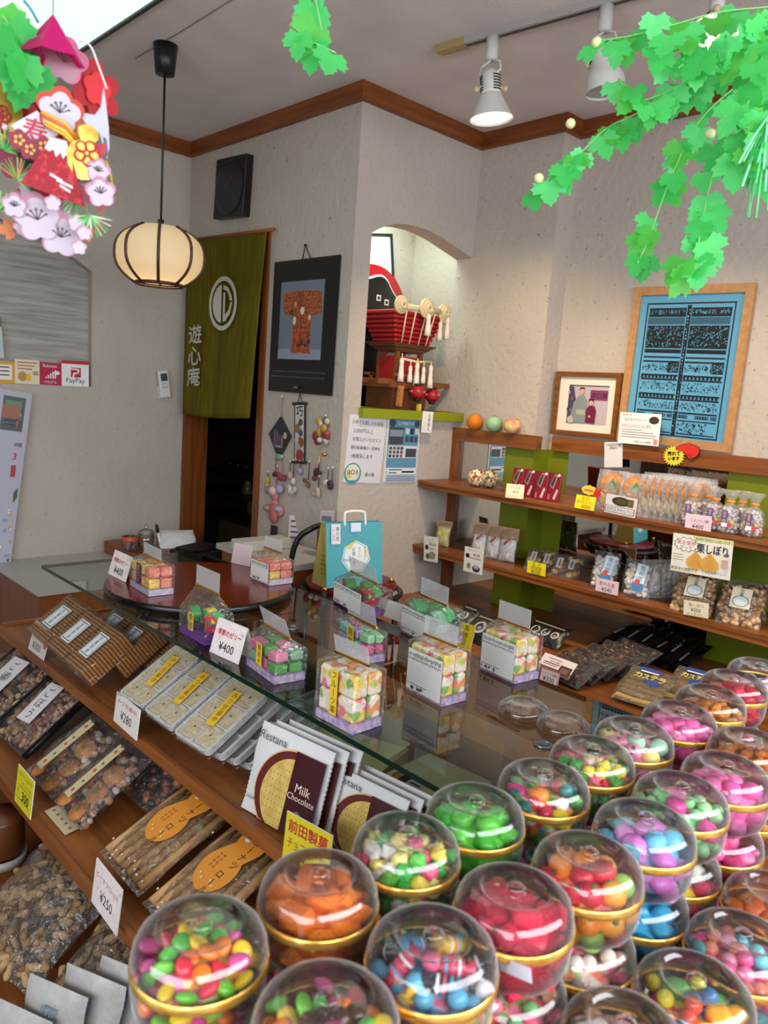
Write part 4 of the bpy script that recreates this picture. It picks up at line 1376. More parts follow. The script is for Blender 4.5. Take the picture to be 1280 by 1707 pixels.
def d_p1(g, w_, h_):
    g.rect(0, 0, w_, h_, mat('#ead9b4')); g.text('さくら茶', w_ * .5, h_ * .74, mat('#b3482c'), w=w_ * .6); g.text('¥320', w_ * .55, h_ * .45, TXT, w=w_ * .34); g.text('売れてます', w_ * .4, h_ * .16, mat('#c49a3a'), w=w_ * .6)
flat_card('price_card', 'cream price card in front of the dark red boxes', 'price card', (842, 829), (872, 832), (847, 806), d_p1, lean=10, Z=ZT + .001)

# egg crackers in clear packs
CRK = noisy('cracker_brown', '#a8703c', '#c4905a', (60, 60, 60), rough=.6)
GRN = mat('#3f7a3c', .5)
def egg_pack(label, M, w=.115, h=.165, show=True):
    t = thing('egg_cracker_pack', label, 'snack pack', M, 'clear packs of round egg crackers')
    g = G(); pillow(g, w, h, .019, BAGW, RND.random() * 50, seal=.06); g.build('film', t)
    for k in range(2):
        g = G(T(w * .5, h * (.34 + .30 * k), .004 * k)); g.lathe([(.001, -.003), (.044, -.004), (.048, 0), (.045, .004), (.001, .0045)], CRK if k else mat('#c9a86a', .6), 24); c = g.build('cracker', t)
        if show:
            g = G(T(w * .5, h * (.34 + .30 * k), .005 + .004 * k)); g.poly([(-.02, -.012), (.0, .024), (.022, -.006), (.01, -.02), (-.01, -.02)], GRN); g.text('石切', 0, -.012, mat('#5a3418'), w=.03); m2 = g.build('brand_mark', c)
    return t
egg_pack('clear egg cracker pack at the front beside the yellow price card', stand(990, 2.745, ZT, 25, 12))
egg_pack('clear egg cracker pack at the front behind the black and white sign', stand(1028, 2.735, ZT, 25, 12))
for r_ in range(2):
    for k in range(7):
        P = stand(1062 + 12.5 * k + 6 * r_, 2.755 + .115 * r_, ZT, 48 + RND.uniform(-5, 5), 6)
        egg_pack(('clear pack of egg crackers standing in the front file, place %d from the sign' % (k + 1)) if r_ == 0 else ('clear pack of egg crackers in the back file against the mirror, place %d' % (k + 1)), P, show=False)
def d_p2(g, w_, h_):
    g.rect(0, 0, w_, h_, mat('#f0e21a')); g.text('石切', w_ * .5, h_ * .80, mat('#c23a14'), w=w_ * .4); g.text('玉子せんべい', w_ * .5, h_ * .52, mat('#8a5a14'), w=w_ * .86); g.text('¥400', w_ * .6, h_ * .2, mat('#c23a14'), w=w_ * .5)
flat_card('price_card', 'bright yellow price card on the top shelf edge', 'price card', (957, 846), (989, 852), (962, 824), d_p2, lean=8, Z=ZT + .001)
M, w_, h_ = quad((968, 826), (998, 832), (972, 806), X=XF + .03)
t = thing('small_burst', 'small yellow and red cut out above the yellow price card', 'sale sign', M)
g = G(); g.plate([(w_ * (.42 + .42 * math.cos(a * .314)), h_ * (.55 + (.42 if a % 2 else .34) * math.sin(a * .314))) for a in range(20)], -.002, 0, mat('#e3cf4a')); g.rect(w_ * .15, h_ * .45, w_ * .65, h_ * .6, mat('#d8643c')); g.build('burst', t)
g = G(); g.plate([(w_ * .66, h_ * .2), (w_ * .74, h_ * .6), (w_ * .8, h_ * .9), (w_ * .9, h_ * .7), (w_ * 1.05, h_ * .75), (w_ * 1.08, h_ * .3), (w_ * .9, h_ * .0)], .0, .002, mat('#cc2a20')); g.build('hand', t)
def d_sign(g, w_, h_):
    g.rect(0, 0, w_, h_, mat('#d9d3d4')); g.disc(w_ * .5, h_ * .70, w_ * .30, h_ * .24, mat('#33301e')); g.disc(w_ * .5, h_ * .70, w_ * .2, h_ * .15, mat('#4c4a22')); g.rect(w_ * .72, h_ * .5, w_ * .9, h_ * .9, mat('#6b5c30'))
    g.rect(w_ * .02, h_ * .08, w_ * .96, h_ * .42, BLACK); g.rect(w_ * .04, h_ * .10, w_ * .94, h_ * .40, mat('#d9d3d4')); g.text('石切玉子せんべい', w_ * .49, h_ * .25, BLACK, w=w_ * .84, h=h_ * .2)
flat_card('cracker_sign', 'black and white sign card in front of egg crackers', 'sign', (1007, 853), (1058, 864), (1010, 822), d_sign, X=XF + .012)

# konpeito sugar star bags with orange ribbons
STAR = [mat(c, .5) for c in ('#efe6dc', '#f1e9e4', '#ecd9c8', '#e6b8c2', '#d9cfe6', '#e8dcb0')]
def star_bag(label, px, X):
    w, h = .078, .105
    t = thing('sugar_star_bag', label, 'sweet bag', stand(px, X, ZT, 25), 'gathered bags of sugar stars')
    g = G()
    prof = [(.030, 0), (.038, .008), (.039, .05), (.035, .085), (.014, .104), (.008, .112), (.016, .125), (.034, .150)]
    g.lathe(prof, BAGW, 20, M=RX(-90) @ SC(1, .8, 1) @ T(0, 0, 0), caps=False); g.build('film', t)
    rr = random.Random(int(px)); g = G()
    for k in range(150):
        a, r_ = rr.uniform(0, 6.28), .034 * math.sqrt(rr.random()); y = rr.uniform(.006, .088); k_ = 1 if y < .06 else .8
        g.ball((r_ * k_ * math.cos(a), y, r_ * k_ * .8 * math.sin(a)), .0062, rr.choice(STAR), 6, 4)
    stuff(g.build('sugar_stars', t))
    g = G(T(0, .112, 0) @ RX(90))
    for s in range(6): g.ball((.009 * math.cos(s * 1.05), .007 * math.sin(s * 1.05), .002 * (s % 2)), (.007, .004, .006), mat('#e08a1e', .4), 8, 5, M=RZ(0))
    g.build('ribbon', t)
    g = G(T(-.026, .022, .0335) @ RY(-14)); g.rect(0, .018, .02, .06, mat('#5c3f86')); g.vtext('金平糖', .01, .059, mat('#e0bf5a'), .0135); g.rect(.003, .004, .022, .018, mat('#efe6ee')); g.disc(.03, .012, .008, .008, mat('#d04a4a')); g.disc(.036, .024, .006, .006, mat('#e0b83a')); g.build('label', t)
for px, X, lb in ((1151, 2.76, 'orange ribboned bag of sugar stars nearest the egg crackers'), (1176, 2.80, 'orange ribboned bag of sugar stars behind the pink price card'), (1187, 2.745, 'orange ribboned bag of sugar stars at the front, third along'), (1211, 2.735, 'orange ribboned bag of sugar stars with purple label in plain view'), (1231, 2.775, 'orange ribboned bag of sugar stars fifth along the shelf'), (1251, 2.75, 'orange ribboned bag of sugar stars last before the green panel')):
    star_bag(lb, px, X)
def d_p3(g, w_, h_):
    g.rect(0, 0, w_, h_, mat('#e9cfd6')); g.text('こんぺい糖', w_ * .55, h_ * .62, mat('#b0305a'), w=w_ * .7); g.text('¥400', w_ * .5, h_ * .24, TXT, w=w_ * .45)
flat_card('price_card', 'pink price card in front of the sugar star bags', 'price card', (1141, 881), (1184, 887), (1146, 856), d_p3, X=XF + .008)

# ------------------------------------------------------------------ second shelf goods
def shelf_bag(name, label, M, w, h, t_, cols, n, r, group, film_=BAGF, header=None, sticker=None, stretch=(1, 1, .7), seal=.06, box=(.12, .1, .88, .85)):
    t = thing(name, label, 'snack bag', M, group)
    g = G(); pillow(g, w, h, t_, film_, RND.random() * 50, seal=seal); g.build('film', t)
    if n:
        g = G(); fill_blobs(g, w, h, t_, n, r, cols, RND.randint(0, 999), box, stretch); stuff(g.build('contents', t))
    else:
        g = G(T(w * .06, h * .04, 0)); pillow(g, w * .88, h * (box[3] - .02), t_ * .8, noisy('cake_' + cols[0], cols[0], cols[1], (60, 60, 60), rough=.7, bump=.3, bscale=120), RND.random() * 9, seal=.03, wr=.2); g.build('cake', t)
    if header:
        g = G(); g.box((-.002, h * (1 - header[0]), -.004), (w + .002, h * 1.02, .004), header[1]); g.build('paper_header', t)
    if sticker: sticker(t, w, h, t_)
    return t
KR = mat('#a98460', .8)
def st_red(t, w, h, t_):
    g = G(T(0, 0, t_ * .46)); g.tube([(w * .35, h * .52, 0), (w * .48, h * .60, .002), (w * .62, h * .68, 0)], .004, mat('#b83a2c'), 6); g.build('seal_tie', t)
def st_yel(t, w, h, t_):
    g = G(T(0, 0, t_ * .5)); g.rect(w * .3, h * .45, w * .75, h * .62, mat('#d9c22a')); g.build('label', t)
shelf_bag('yellow_cake_pack', 'single pale yellow cake pack beside the wooden upright', stand(724, 2.765, ZL, 20, 10), .075, .125, .045, ['#dccb6a', '#eee2a6', '#cdb84e'], 0, .010, None, box=(.05, .05, .95, .8), header=(.22, KR), sticker=st_yel)
for k, px in enumerate((783, 806, 828)):
    shelf_bag('white_cake_bag', ('white cake bag with brown header directly above its tag', 'middle of three white cake bags with brown headers', 'white cake bag with brown header nearest the green panel')[k], stand(px, 2.76 + .012 * k, ZL, 18, 8), .085, .155, .045, ['#e6dcd6', '#f4efec', '#eddad0'], 0, .011, 'white cake bags on the second shelf', header=(.34, KR), sticker=st_red, box=(.04, .05, .96, .68))
def d_hang(g, w_, h_):
    g.rect(0, 0, w_, h_, mat('#dcd8ce')); g.text('シルク', w_ * .55, h_ * .88, mat('#b0484c'), w=w_ * .4); g.text('¥620', w_ * .62, h_ * .7, TXT, w=w_ * .45); g.disc(w_ * .22, h_ * .56, w_ * .12, h_ * .1, BLACK)
    g.disc(w_ * .62, h_ * .25, w_ * .24, h_ * .16, mat('#8a8a78')); g.disc(w_ * .3, h_ * .2, w_ * .14, h_ * .12, mat('#5c5c3a')); g.rect(w_ * .35, h_ * .5, w_ * .8, h_ * .53, mat('#7a7a7a'))
flat_card('hanging_tag', 'white drawn tag hanging below the yellow cake pack', 'tag', (706, 934), (729, 938), (715, 894), d_hang, X=XF - .003)
def d_hang2(g, w_, h_):
    g.rect(0, 0, w_, h_, mat('#e0ddd6')); g.text('石切マドレーヌ', w_ * .55, h_ * .9, mat('#b0484c'), w=w_ * .7); g.text('¥160', w_ * .66, h_ * .74, TXT, w=w_ * .36); g.disc(w_ * .18, h_ * .66, w_ * .11, h_ * .09, BLACK); g.rect(w_ * .3, h_ * .58, w_ * .9, h_ * .61, mat('#77787a'))
    g.disc(w_ * .28, h_ * .26, w_ * .10, h_ * .12, mat('#77806c')); g.disc(w_ * .68, h_ * .2, w_ * .2, h_ * .14, mat('#2e3034')); g.disc(w_ * .68, h_ * .26, w_ * .14, h_ * .08, mat('#a9abb0'))
flat_card('hanging_tag', 'white drawn tag hanging below the white cake bags', 'tag', (772, 951), (803, 959), (778, 911), d_hang2, X=XF - .003)
def lab_small(c, txt=None, rot=0):
    def f(t, w, h, t_):
        g = G(T(0, 0, t_ * .5)); g.rect(w * .3, h * .3, w * .62, h * .75, mat(c)); g.rect(w * .42, h * .36, w * .5, h * .7, mat('#6b5a4a'))
        if txt: g.vtext(txt, w * .46, h * .72, TXT, h * .09)
        g.build('label', t)
    return f
for k, px in enumerate((871, 893, 914, 934)):
    P = stand(px, 2.77 + .02 * (k % 2), ZL, 20, 48)
    shelf_bag('brown_cake_pack', ('brown cake pack leaning at the white bag end of four', 'brown cake pack leaning behind the yellow card', 'third brown cake pack along from the white bags', 'brown cake pack leaning next to the blue labels')[k], P, .075, .12, .03, ['#8a5a30', '#a87a48', '#6e4420', '#c2a070'], 16, .016, 'brown cake packs on the second shelf', sticker=lab_small('#c3b8ac'))
def d_p4(g, w_, h_):
    g.rect(0, 0, w_, h_, mat('#efdf14')); g.text('玉 子', w_ * .5, h_ * .78, TXT, w=w_ * .5); g.text('卵焼菓', w_ * .5, h_ * .48, mat('#b8761a'), w=w_ * .62); g.text('¥350', w_ * .5, h_ * .18, TXT, w=w_ * .5)
flat_card('price_card', 'bright yellow price card on the second shelf edge', 'price card', (878, 954), (908, 961), (883, 935), d_p4, X=XF - .002)
def lab_blue(t, w, h, t_):
    g = G(T(0, 0, t_ * .52) @ RZ(-8)); g.rect(w * .30, h * .22, w * .68, h * .9, mat('#c8d6dc')); g.rect(w * .30, h * .22, w * .68, h * .42, mat('#2f6fa8')); g.disc(w * .44, h * .44, w * .10, w * .10, mat('#c8303a')); g.vtext('雪の花', w * .5, h * .88, mat('#2a4a7a'), h * .14); g.build('label', t)
for k, px in enumerate((982, 1034)):
    shelf_bag('blue_label_bag', ('blue labelled bag of white sweets behind its price card', 'blue labelled bag of white sweets at the front, right of card')[k], stand(px, 2.75 - .02 * k, ZL, 22, 22), .105, .155, .05, ['#e6e0d6', '#f0ece6', '#d8cec4'], 120, .0095, 'bags of white sweets on the second shelf', sticker=lab_blue)
for k in range(6):
    shelf_bag('white_sweet_bag', 'clear bag of white sweets in the file by the chestnut sign, place %d' % (k + 1), stand(1066 + 9.5 * k, 2.78 + .025 * k, ZL, 55, 8), .09, .15, .03, ['#d6d0c8', '#e4ddd6', '#c3b8b0'], 50, .010, 'bags of white sweets on the second shelf', film_=BAGW)
def d_p5(g, w_, h_):
    g.rect(0, 0, w_, h_, mat('#e6cdd2')); g.text('雪の石畳', w_ * .5, h_ * .64, mat('#b03a6a'), w=w_ * .7); g.text('¥240', w_ * .5, h_ * .25, TXT, w=w_ * .45)
flat_card('price_card', 'pink price card in front of the blue labelled bags', 'price card', (992, 984), (1029, 993), (996, 963), d_p5, X=XF - .002)
def d_chest(g, w_, h_):
    g.rect(0, 0, w_, h_, mat('#e9e4d2')); g.rect(w_ * .35, h_ * .88, w_, h_, mat('#d6d49a')); g.text('自然の甘味いっぱいです', w_ * .68, h_ * .93, TXT, w=w_ * .56)
    pts = [(w_ * (.24 + (.22 if k % 2 else .19) * math.cos(k * .262)), h_ * (.74 + (.20 if k % 2 else .16) * math.sin(k * .262))) for k in range(24)]
    g.poly(pts, BLACK); g.poly([(w_ * .24 + (x - w_ * .24) * .93, h_ * .74 + (y - h_ * .74) * .93) for x, y in pts], mat('#efe9dc')); g.text('賞金優勝', w_ * .24, h_ * .79, mat('#c0306a'), w=w_ * .32); g.text('だって', w_ * .24, h_ * .66, TXT, w=w_ * .2)
    g.text('栗しぼり', w_ * .68, h_ * .70, mat('#16203a'), w=w_ * .5, h=h_ * .24, bold=.0006)
    for cx_ in (.42, .66):
        g.poly([(w_ * (cx_ + .155 * x), h_ * (.36 + .26 * y)) for x, y in ((0, 1), (.45, .55), (.95, .05), (1, -.4), (.6, -.8), (0, -.92), (-.6, -.8), (-1, -.4), (-.95, .05), (-.45, .55))], mat('#dba24a'))
        for k in range(-3, 4): g.poly([(w_ * (cx_ + .002), h_ * .58), (w_ * (cx_ + .036 * k + .004), h_ * .2), (w_ * (cx_ + .036 * k), h_ * .2)], mat('#b5782a'))
    g.text('栗風味の調整です', w_ * .25, h_ * .1, mat('#3a3a14'), w=w_ * .46); g.rect(w_ * .03, h_ * .045, w_ * .48, h_ * .055, mat('#d8d020')); g.rect(w_ * .86, h_ * .28, w_ * .96, h_ * .5, mat('#c9a4a0')); g.disc(w_ * .93, h_ * .62, w_ * .035, h_ * .05, mat('#6a5a5c')); g.text('とってもおいしい', w_ * .75, h_ * .13, TXT, w=w_ * .4)
    for k in range(3): g.rect(w_ * .04, h_ * (.46 - .07 * k), w_ * .22, h_ * (.475 - .07 * k), mat('#8a8a8a'))
flat_card('chestnut_sign', 'large hand drawn chestnut sign hanging over the nut bags', 'sign', (1117, 950), (1216, 968), (1124, 888), d_chest, X=XF - .006)
NUTC = ['#b98a58', '#cba274', '#9e6e3e', '#d2b086']
def lab_nut(t, w, h, t_):
    g = G(T(0, 0, t_ * .5)); g.rect(w * .28, h * .35, w * .72, h * .85, mat('#ddd2b4')); g.disc(w * .5, h * .52, w * .18, h * .14, BLACK); g.disc(w * .5, h * .52, w * .165, h * .125, mat('#c9d0d6')); g.vtext('豆栗', w * .5, h * .84, BLACK, h * .1); g.build('label', t)
for k, (px, X) in enumerate(((1114, 2.715), (1188, 2.71))):
    shelf_bag('nut_bag', ('bag of round brown nuts under the chestnut sign', 'bag of round brown nuts beyond the sign, at frame edge')[k], stand(px, X, ZL, 15, 42), .15, .165, .055, NUTC, 170, .0095, 'nut bags on the second shelf', sticker=lab_nut, stretch=(1, 1, .9), box=(.05, .04, .95, .95))
shelf_bag('dark_snack_bag', 'dim dark snack bag behind the farther nut bag', stand(1205, 2.86, ZL, 20, 12), .14, .13, .04, ['#4a3026', '#5c4032'], 20, .018, None)
def d_p6(g, w_, h_):
    g.rect(0, 0, w_, h_, mat('#e9dfbe')); g.text('栗しぼり', w_ * .5, h_ * .74, mat('#b3482c'), w=w_ * .6); g.text('¥350', w_ * .5, h_ * .42, TXT, w=w_ * .4); g.text('おつまみに!', w_ * .5, h_ * .14, mat('#b8902a'), w=w_ * .7)
flat_card('price_card', 'cream price card in front of the nut bags', 'price card', (1139, 1024), (1180, 1031), (1147, 1001), d_p6, X=XF - .002)

# ------------------------------------------------------------------ base deck goods
def deck_pack(name, label, bl, br, tilt, L, t_, build_, group=None, Z=ZD + .004):
    M, w = tilted(bl, br, Z, tilt)
    t = thing(name, label, 'snack pack', M, group)
    build_(t, w, L, t_)
    return t
def b_black(t, w, L, t_):
    g = G(); pillow(g, w, L, t_, noisy('black_foil', '#0c0b0d', '#1c1a1c', (30, 30, 30), rough=.25, bump=.4, bscale=60, spec=.6), RND.random() * 50); g.build('foil', t)
    g = G(T(0, 0, t_ * .5)); g.disc(w * .5, L * .45, w * .22, w * .22, mat('#b9b4b0', .4)); g.disc(w * .48, L * .45, w * .14, w * .14, mat('#1c1a1c')); g.disc(w * .5, L * .43, w * .07, w * .07, mat('#8f8aa8')); g.rect(w * .2, L * .75, w * .8, L * .80, mat('#8a7a5a')); g.build('printing', t)
for k, (a, b, tl_) in enumerate((((766, 1062), (806, 1078), 40), ((800, 1070), (838, 1085), 36), ((742, 1040), (772, 1052), 30))):
    deck_pack('black_foil_pack', ('black foil pack with a pale swirl beside the yellow slip', 'black foil pack behind the white slabs of jelly', 'black foil pack farthest back by the wooden upright')[k], a, b, tl_, .15, .03, b_black, 'black foil packs on the base deck')
for k in range(3):
    deck_pack('black_foil_pack', ('black foil pack under the green panel, first of three', 'black foil pack under the green panel, middle of three', 'black foil pack under the green panel, nearest chocolate packs')[k], (868 + 16 * k, 1062 + 6 * k), (896 + 16 * k, 1072 + 6 * k), 35, .12, .03, b_black, 'black foil packs on the base deck')
def d_slip(g, w_, h_):
    g.rect(0, 0, w_, h_, mat('#c9b41e')); g.vtext('黒糖豆', w_ * .5, h_ * .95, TXT, h_ * .27)
flat_card('yellow_slip', 'yellow paper slip with black writing by the black packs', 'slip', (757, 1077), (783, 1086), (762, 1034), d_slip, lean=15, Z=ZD + .002)
def b_choc(t, w, L, t_):
    g = G(); g.box((0, 0, 0), (w, L, t_ * .5), mat('#1d1210', .5), bev=.004); g.build('tray', t)
    g = G(); fill_blobs(g, w, L, t_ * 1.6, 60, .010, ['#3c2012', '#5a3018', '#2a160e', '#6e4a2c'], RND.randint(0, 99)); g2 = stuff(g.build('chocolates', t)); g2.location.z = t_ * .45
    g = G(T(0, 0, t_ * .5)); pillow(g, w, L, t_ * 1.6, BAGF, RND.random() * 50); g.build('film', t)
for k in range(5):
    deck_pack('chocolate_pack', ('film wrapped chocolate pack under the white leaflet', 'second film wrapped chocolate pack from the white leaflet', 'third film wrapped chocolate pack in the slanting row', 'fourth film wrapped chocolate pack in the slanting row', 'farthest film wrapped chocolate pack, against the black bags')[k], (896 + 24 * k, 1121 - 6.5 * k), (962 + 24 * k, 1152 - 6.5 * k), 26, .15, .018, b_choc, 'chocolate packs on the base deck', Z=ZD + .004)
def d_cho(g, w_, h_):
    g.rect(0, 0, w_, h_, mat('#e6d6d2')); g.rect(0, 0, w_, h_ * .30, mat('#6a4238')); g.rect(w_ * .62, h_ * .08, w_ * .97, h_ * .62, mat('#4a2c24')); g.rect(w_ * .68, h_ * .2, w_ * .9, h_ * .48, mat('#7a5448')); g.rect(w_ * .2, h_ * .8, w_ * .6, h_ * .83, mat('#5a3a38'))
    g.text('生チョコ風味', w_ * .42, h_ * .66, TXT, w=w_ * .3); g.rect(w_ * .12, h_ * .52, w_ * .6, h_ * .56, mat('#5a3a38')); g.rect(w_ * .12, h_ * .42, w_ * .55, h_ * .45, mat('#8a6a64'))
M, w_, h_ = quad((892, 1112), (946, 1133), (905, 1086), lean=48, Z=ZD + .035)
o = G(); o.box((0, 0, -.001), (w_, h_, 0), WHITE); d_cho(o, w_, h_); o = o.build('leaflet'); o.matrix_world = M; tag(o, 'white and brown leaflet lying on the chocolate packs', 'leaflet')
def d_330(g, w_, h_):
    g.rect(0, 0, w_, h_, mat('#b0485a')); g.rect(w_ * .04, h_ * .06, w_ * .96, h_ * .94, mat('#e6d2d4')); g.text('ひとくち黒糖', w_ * .5, h_ * .70, mat('#7a2a3a'), w=w_ * .8); g.text('¥330', w_ * .5, h_ * .30, TXT, w=w_ * .62)
flat_card('price_card', 'pink framed price card standing at the deck edge', 'price card', (898, 1133), (928, 1145), (904, 1112), d_330, lean=10, Z=ZD + .003)
GOLDF = noisy('gold_film', '#9a8a30', '#d6c868', (40, 40, 40), rough=.28, bump=.5, bscale=50, spec=.7, metal=.4)
def b_gold(t, w, L, t_):
    g = G()
    for k in range(5): g.box((w * .06, L * (.06 + .135 * k), .002), (w * .94, L * (.06 + .135 * k + .11), t_ * .8), mat('#b8924c', .5), bev=.004)
    g.build('snack_bars', t)
    g = G(T(0, 0, t_ * .5)); pillow(g, w, L, t_ * 1.3, film('yellow_film', tint='#e0d890', k=.6, base=.08, rough=.12, bump=.9, bscale=45, haze=.05), RND.random() * 50); g.build('film', t)
    g = G(T(0, 0, t_ * 1.15)); g.rect(w * .25, L * .80, w * .7, L * .94, mat('#24408c')); g.rect(w * .28, L * .81, w * .67, L * .84, WHITE); g.disc(w * .62, L * .56, w * .2, L * .07, mat('#24408c'))
    for k, ch in enumerate('カステラ'): g.text(ch, w * (.28 + .17 * k), L * (.70 - .02 * (k % 2)), mat('#d9cc7a', .35), w=w * .15, bold=.001)
    g.build('printing', t)
deck_pack('gold_pack', 'gold wrapped bar pack with blue label, in front', (1016, 1165), (1094, 1190), 22, .19, .022, b_gold, 'gold bar packs on the base deck')
deck_pack('gold_pack', 'gold wrapped bar pack half hidden by the pink jar', (1098, 1166), (1170, 1188), 22, .19, .022, b_gold, 'gold bar packs on the base deck')
p = at(1072, 1192, Z=ZD + .002)
def b_long(t, w, L, t_):
    g = G(); pillow(g, w, L, t_, noisy('black_foil', '#0c0b0d', '#1c1a1c', (30, 30, 30)), RND.random() * 50); g.build('foil', t)
    g = G(T(0, 0, t_ * .5)); g.rect(w * .35, L * .2, w * .5, L * .5, mat('#8a8680')); g.build('printing', t)
BFOIL = noisy('black_gloss_foil', '#08080a', '#161518', (30, 30, 30), rough=.16, bump=.8, bscale=35, spec=.9)
def b_long(t, w, L, t_):
    g = G(); pillow(g, w, L, t_, BFOIL, RND.random() * 50, wr=.45); g.build('foil', t)
    g = G(T(0, 0, t_ * .62)); g.rect(w * .35, L * .2, w * .5, L * .5, mat('#8a8680')); g.build('printing', t)
for k in range(11):
    j = k % 6; up = k // 6
    deck_pack('black_long_bag', 'glossy black bag in the pile behind the chocolate packs, %s layer, place %d' % (('lower', 'upper')[up], j + 1), (992 + 24 * j + 10 * up, 1074 + 8.2 * j - 8 * up), (1014 + 24 * j + 10 * up, 1081.5 + 8.2 * j - 8 * up), 10 + 3 * (k % 3), .24, .034, b_long, 'glossy black bags on the base deck', Z=ZD + .012 + .028 * up)

# ------------------------------------------------------------------ glass topped counter
ZG = 1.02
GX0, GX1, GY0, GY1 = 0.84, 1.365, 0.525, 2.34
S1, S2, S3 = 0.80, 0.60, 0.38
c = thing('display_counter', 'stepped wooden display counter under the glass top', 'counter', Matrix())
def wbox(nm, lo, hi, m=WOOD_Y): return G().box(lo, hi, m).build(nm, c)
g = G(); g.box((0.775, 0.55, S1 - .02), (1.20, 2.50, S1), WOOD_Y); g.box((0.775, 2.485, S1), (1.20, 2.50, S1 + .008), WOOD_X); g.build('upper_shelf', c)
wbox('shelf_edging', (0.765, 0.55, S1 - .026), (0.778, 2.505, S1 + .002))
wbox('lower_shelf', (0.595, 0.55, S2 - .02), (1.10, 2.80, S2)); wbox('shelf_edging', (0.586, 0.55, S2 - .026), (0.597, 2.80, S2 + .002))
wbox('bottom_shelf', (0.40, 0.55, S3 - .02), (1.05, 2.80, S3))
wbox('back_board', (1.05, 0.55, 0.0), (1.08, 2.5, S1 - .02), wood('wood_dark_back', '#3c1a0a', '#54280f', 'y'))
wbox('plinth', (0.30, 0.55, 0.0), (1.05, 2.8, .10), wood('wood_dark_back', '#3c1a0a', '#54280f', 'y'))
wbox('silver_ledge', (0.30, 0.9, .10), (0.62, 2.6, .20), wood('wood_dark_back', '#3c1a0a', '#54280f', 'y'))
g = G(); g.box((1.20, 0.55, 0.60), (1.22, 2.45, .90), wood('wood_inner', '#4a3426', '#5f4632', 'y')); g.box((1.22, 0.55, .86), (1.35, 2.45, .885), wood('wood_inner_lit', '#a0622c', '#b9783c', 'y')); g.build('inner_ledge', c)  # ledge wood is a brighter copy, spot light put into its colour
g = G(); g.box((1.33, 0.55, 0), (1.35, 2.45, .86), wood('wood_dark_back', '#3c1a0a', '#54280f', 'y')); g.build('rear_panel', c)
for y in (0.72, 2.20):
    for x in (1.285,): G().lathe([(.012, S1 if x < 1.2 else .885), (.012, ZG - .012)], mat('#9a9c9c', .25, .9), 14, M=T(x, y, 0)).build('glass_post', c)
t = thing('glass_top', 'clear glass counter top with dark green polished edge', 'glass top', Matrix())
g = G(); th = .010
vs = [(GX0, GY0, ZG - th), (GX1, GY0, ZG - th), (GX1, GY1, ZG - th), (GX0, GY1, ZG - th), (GX0, GY0, ZG), (GX1, GY0, ZG), (GX1, GY1, ZG), (GX0, GY1, ZG)]
g.add(vs, [(4, 5, 6, 7)], GLASS); g.add(vs, [(3, 2, 1, 0)], film('pane_underside', tint='#f2f8f5', k=.2, base=.01, rough=.02)); g.add(vs, [(0, 1, 5, 4), (1, 2, 6, 5), (2, 3, 7, 6), (3, 0, 4, 7)], GLASS_EDGE); g.build('pane', t)
for px, py in ((486, 1048), (905, 1243)):
    p = at(px, py, Z=ZG); G(T(p.x, p.y, ZG)).lathe([(.0165, 0), (.0165, .004), (.013, .006), (.012, .003), (.001, .003)], mat('#7c8488', .2, .9), 24).build('metal_pad', t)

# clear jar lids lying on the glass
for k, (px, py) in enumerate(((872, 1188), (938, 1214))):
    p = at(px, py, Z=ZG)
    o = G().lathe([(.047, 0), (.048, .004), (.046, .012), (.038, .019), (.028, .022), (.02, .019), (.001, .018)], CLEAR, 36, caps=False).build('loose_lid'); o.location = (p.x, p.y, ZG + .0005)
    tag(o, ('empty clear plastic lid on the glass behind the jars', 'second empty clear lid on the glass beside the metal pad')[k], 'lid', 'loose lids on the glass')

# low white topped counter against the far wall
t = thing('white_topped_counter', 'low wooden counter with a white top by the far wall', 'counter', Matrix())
WZ = .663
G().box((1.155, 3.255, WZ - .004), (1.80, YA - .002, WZ), mat('#b9b3b0', .35)).build('worktop', t)
g = G(); g.box((1.165, 3.264, 0.02), (1.80, YA - .004, WZ - .004), wood('wood_counter_body', '#7a4019', '#8e5022', 'z', .3)); g.build('body', t)
t = thing('wooden_side_box', 'low wooden box on the white counter holding cup and jar', 'box', Matrix())
G().box((1.735, 3.42, WZ + .001), (2.14, YA - .03, WZ + .065), wood('wood_box', '#7a3f1a', '#96552a', 'x'), bev=.004).build('body', t)
BZ = WZ + .067
def pt(px, py, z=BZ): return at(px, py, Z=z)
p = pt(216, 917); t = thing('patterned_cup', 'small cup with orange and blue pattern on the wooden box', 'cup', T(p.x, p.y, BZ))
G().lathe([(.032, 0), (.036, .004), (.040, .07), (.037, .07), (.033, .008), (.001, .006)], noisy('cup_pattern', '#2d3352', '#8a5a52', (60, 60, 60), lo=.48, hi=.52), 24).build('body', t); G().lathe([(.0405, .052), (.0412, .07), (.038, .072)], mat('#c4501e', .5), 24, caps=False).build('rim', t); G().lathe([(.001, .06), (.037, .06)], mat('#d06a3a'), 20, caps=False).build('contents', t)
p = pt(243, 914); t = thing('lidded_glass_jar', 'clear lidded glass jar between the cup and tissues', 'jar', T(p.x, p.y, BZ))
G().lathe([(.04, 0), (.048, .01), (.048, .07), (.04, .078)], CLEAR, 28).build('body', t); g = G(); g.lathe([(.042, .078), (.043, .084), (.03, .098), (.006, .104)], CLEAR, 28, caps=False); g.ball((0, 0, .112), .011, CLEAR, 12, 8); g.build('lid', t); G().lathe([(.038, .006), (.04, .03), (.001, .032)], mat('#8a6a4a'), 20).build('contents', t)
M, w_, h_ = quad((268, 915), (328, 914), (262, 884), lean=55, Z=BZ)
t = thing('white_paper_sack', 'crumpled white paper lying behind the round red tray', 'paper', M)
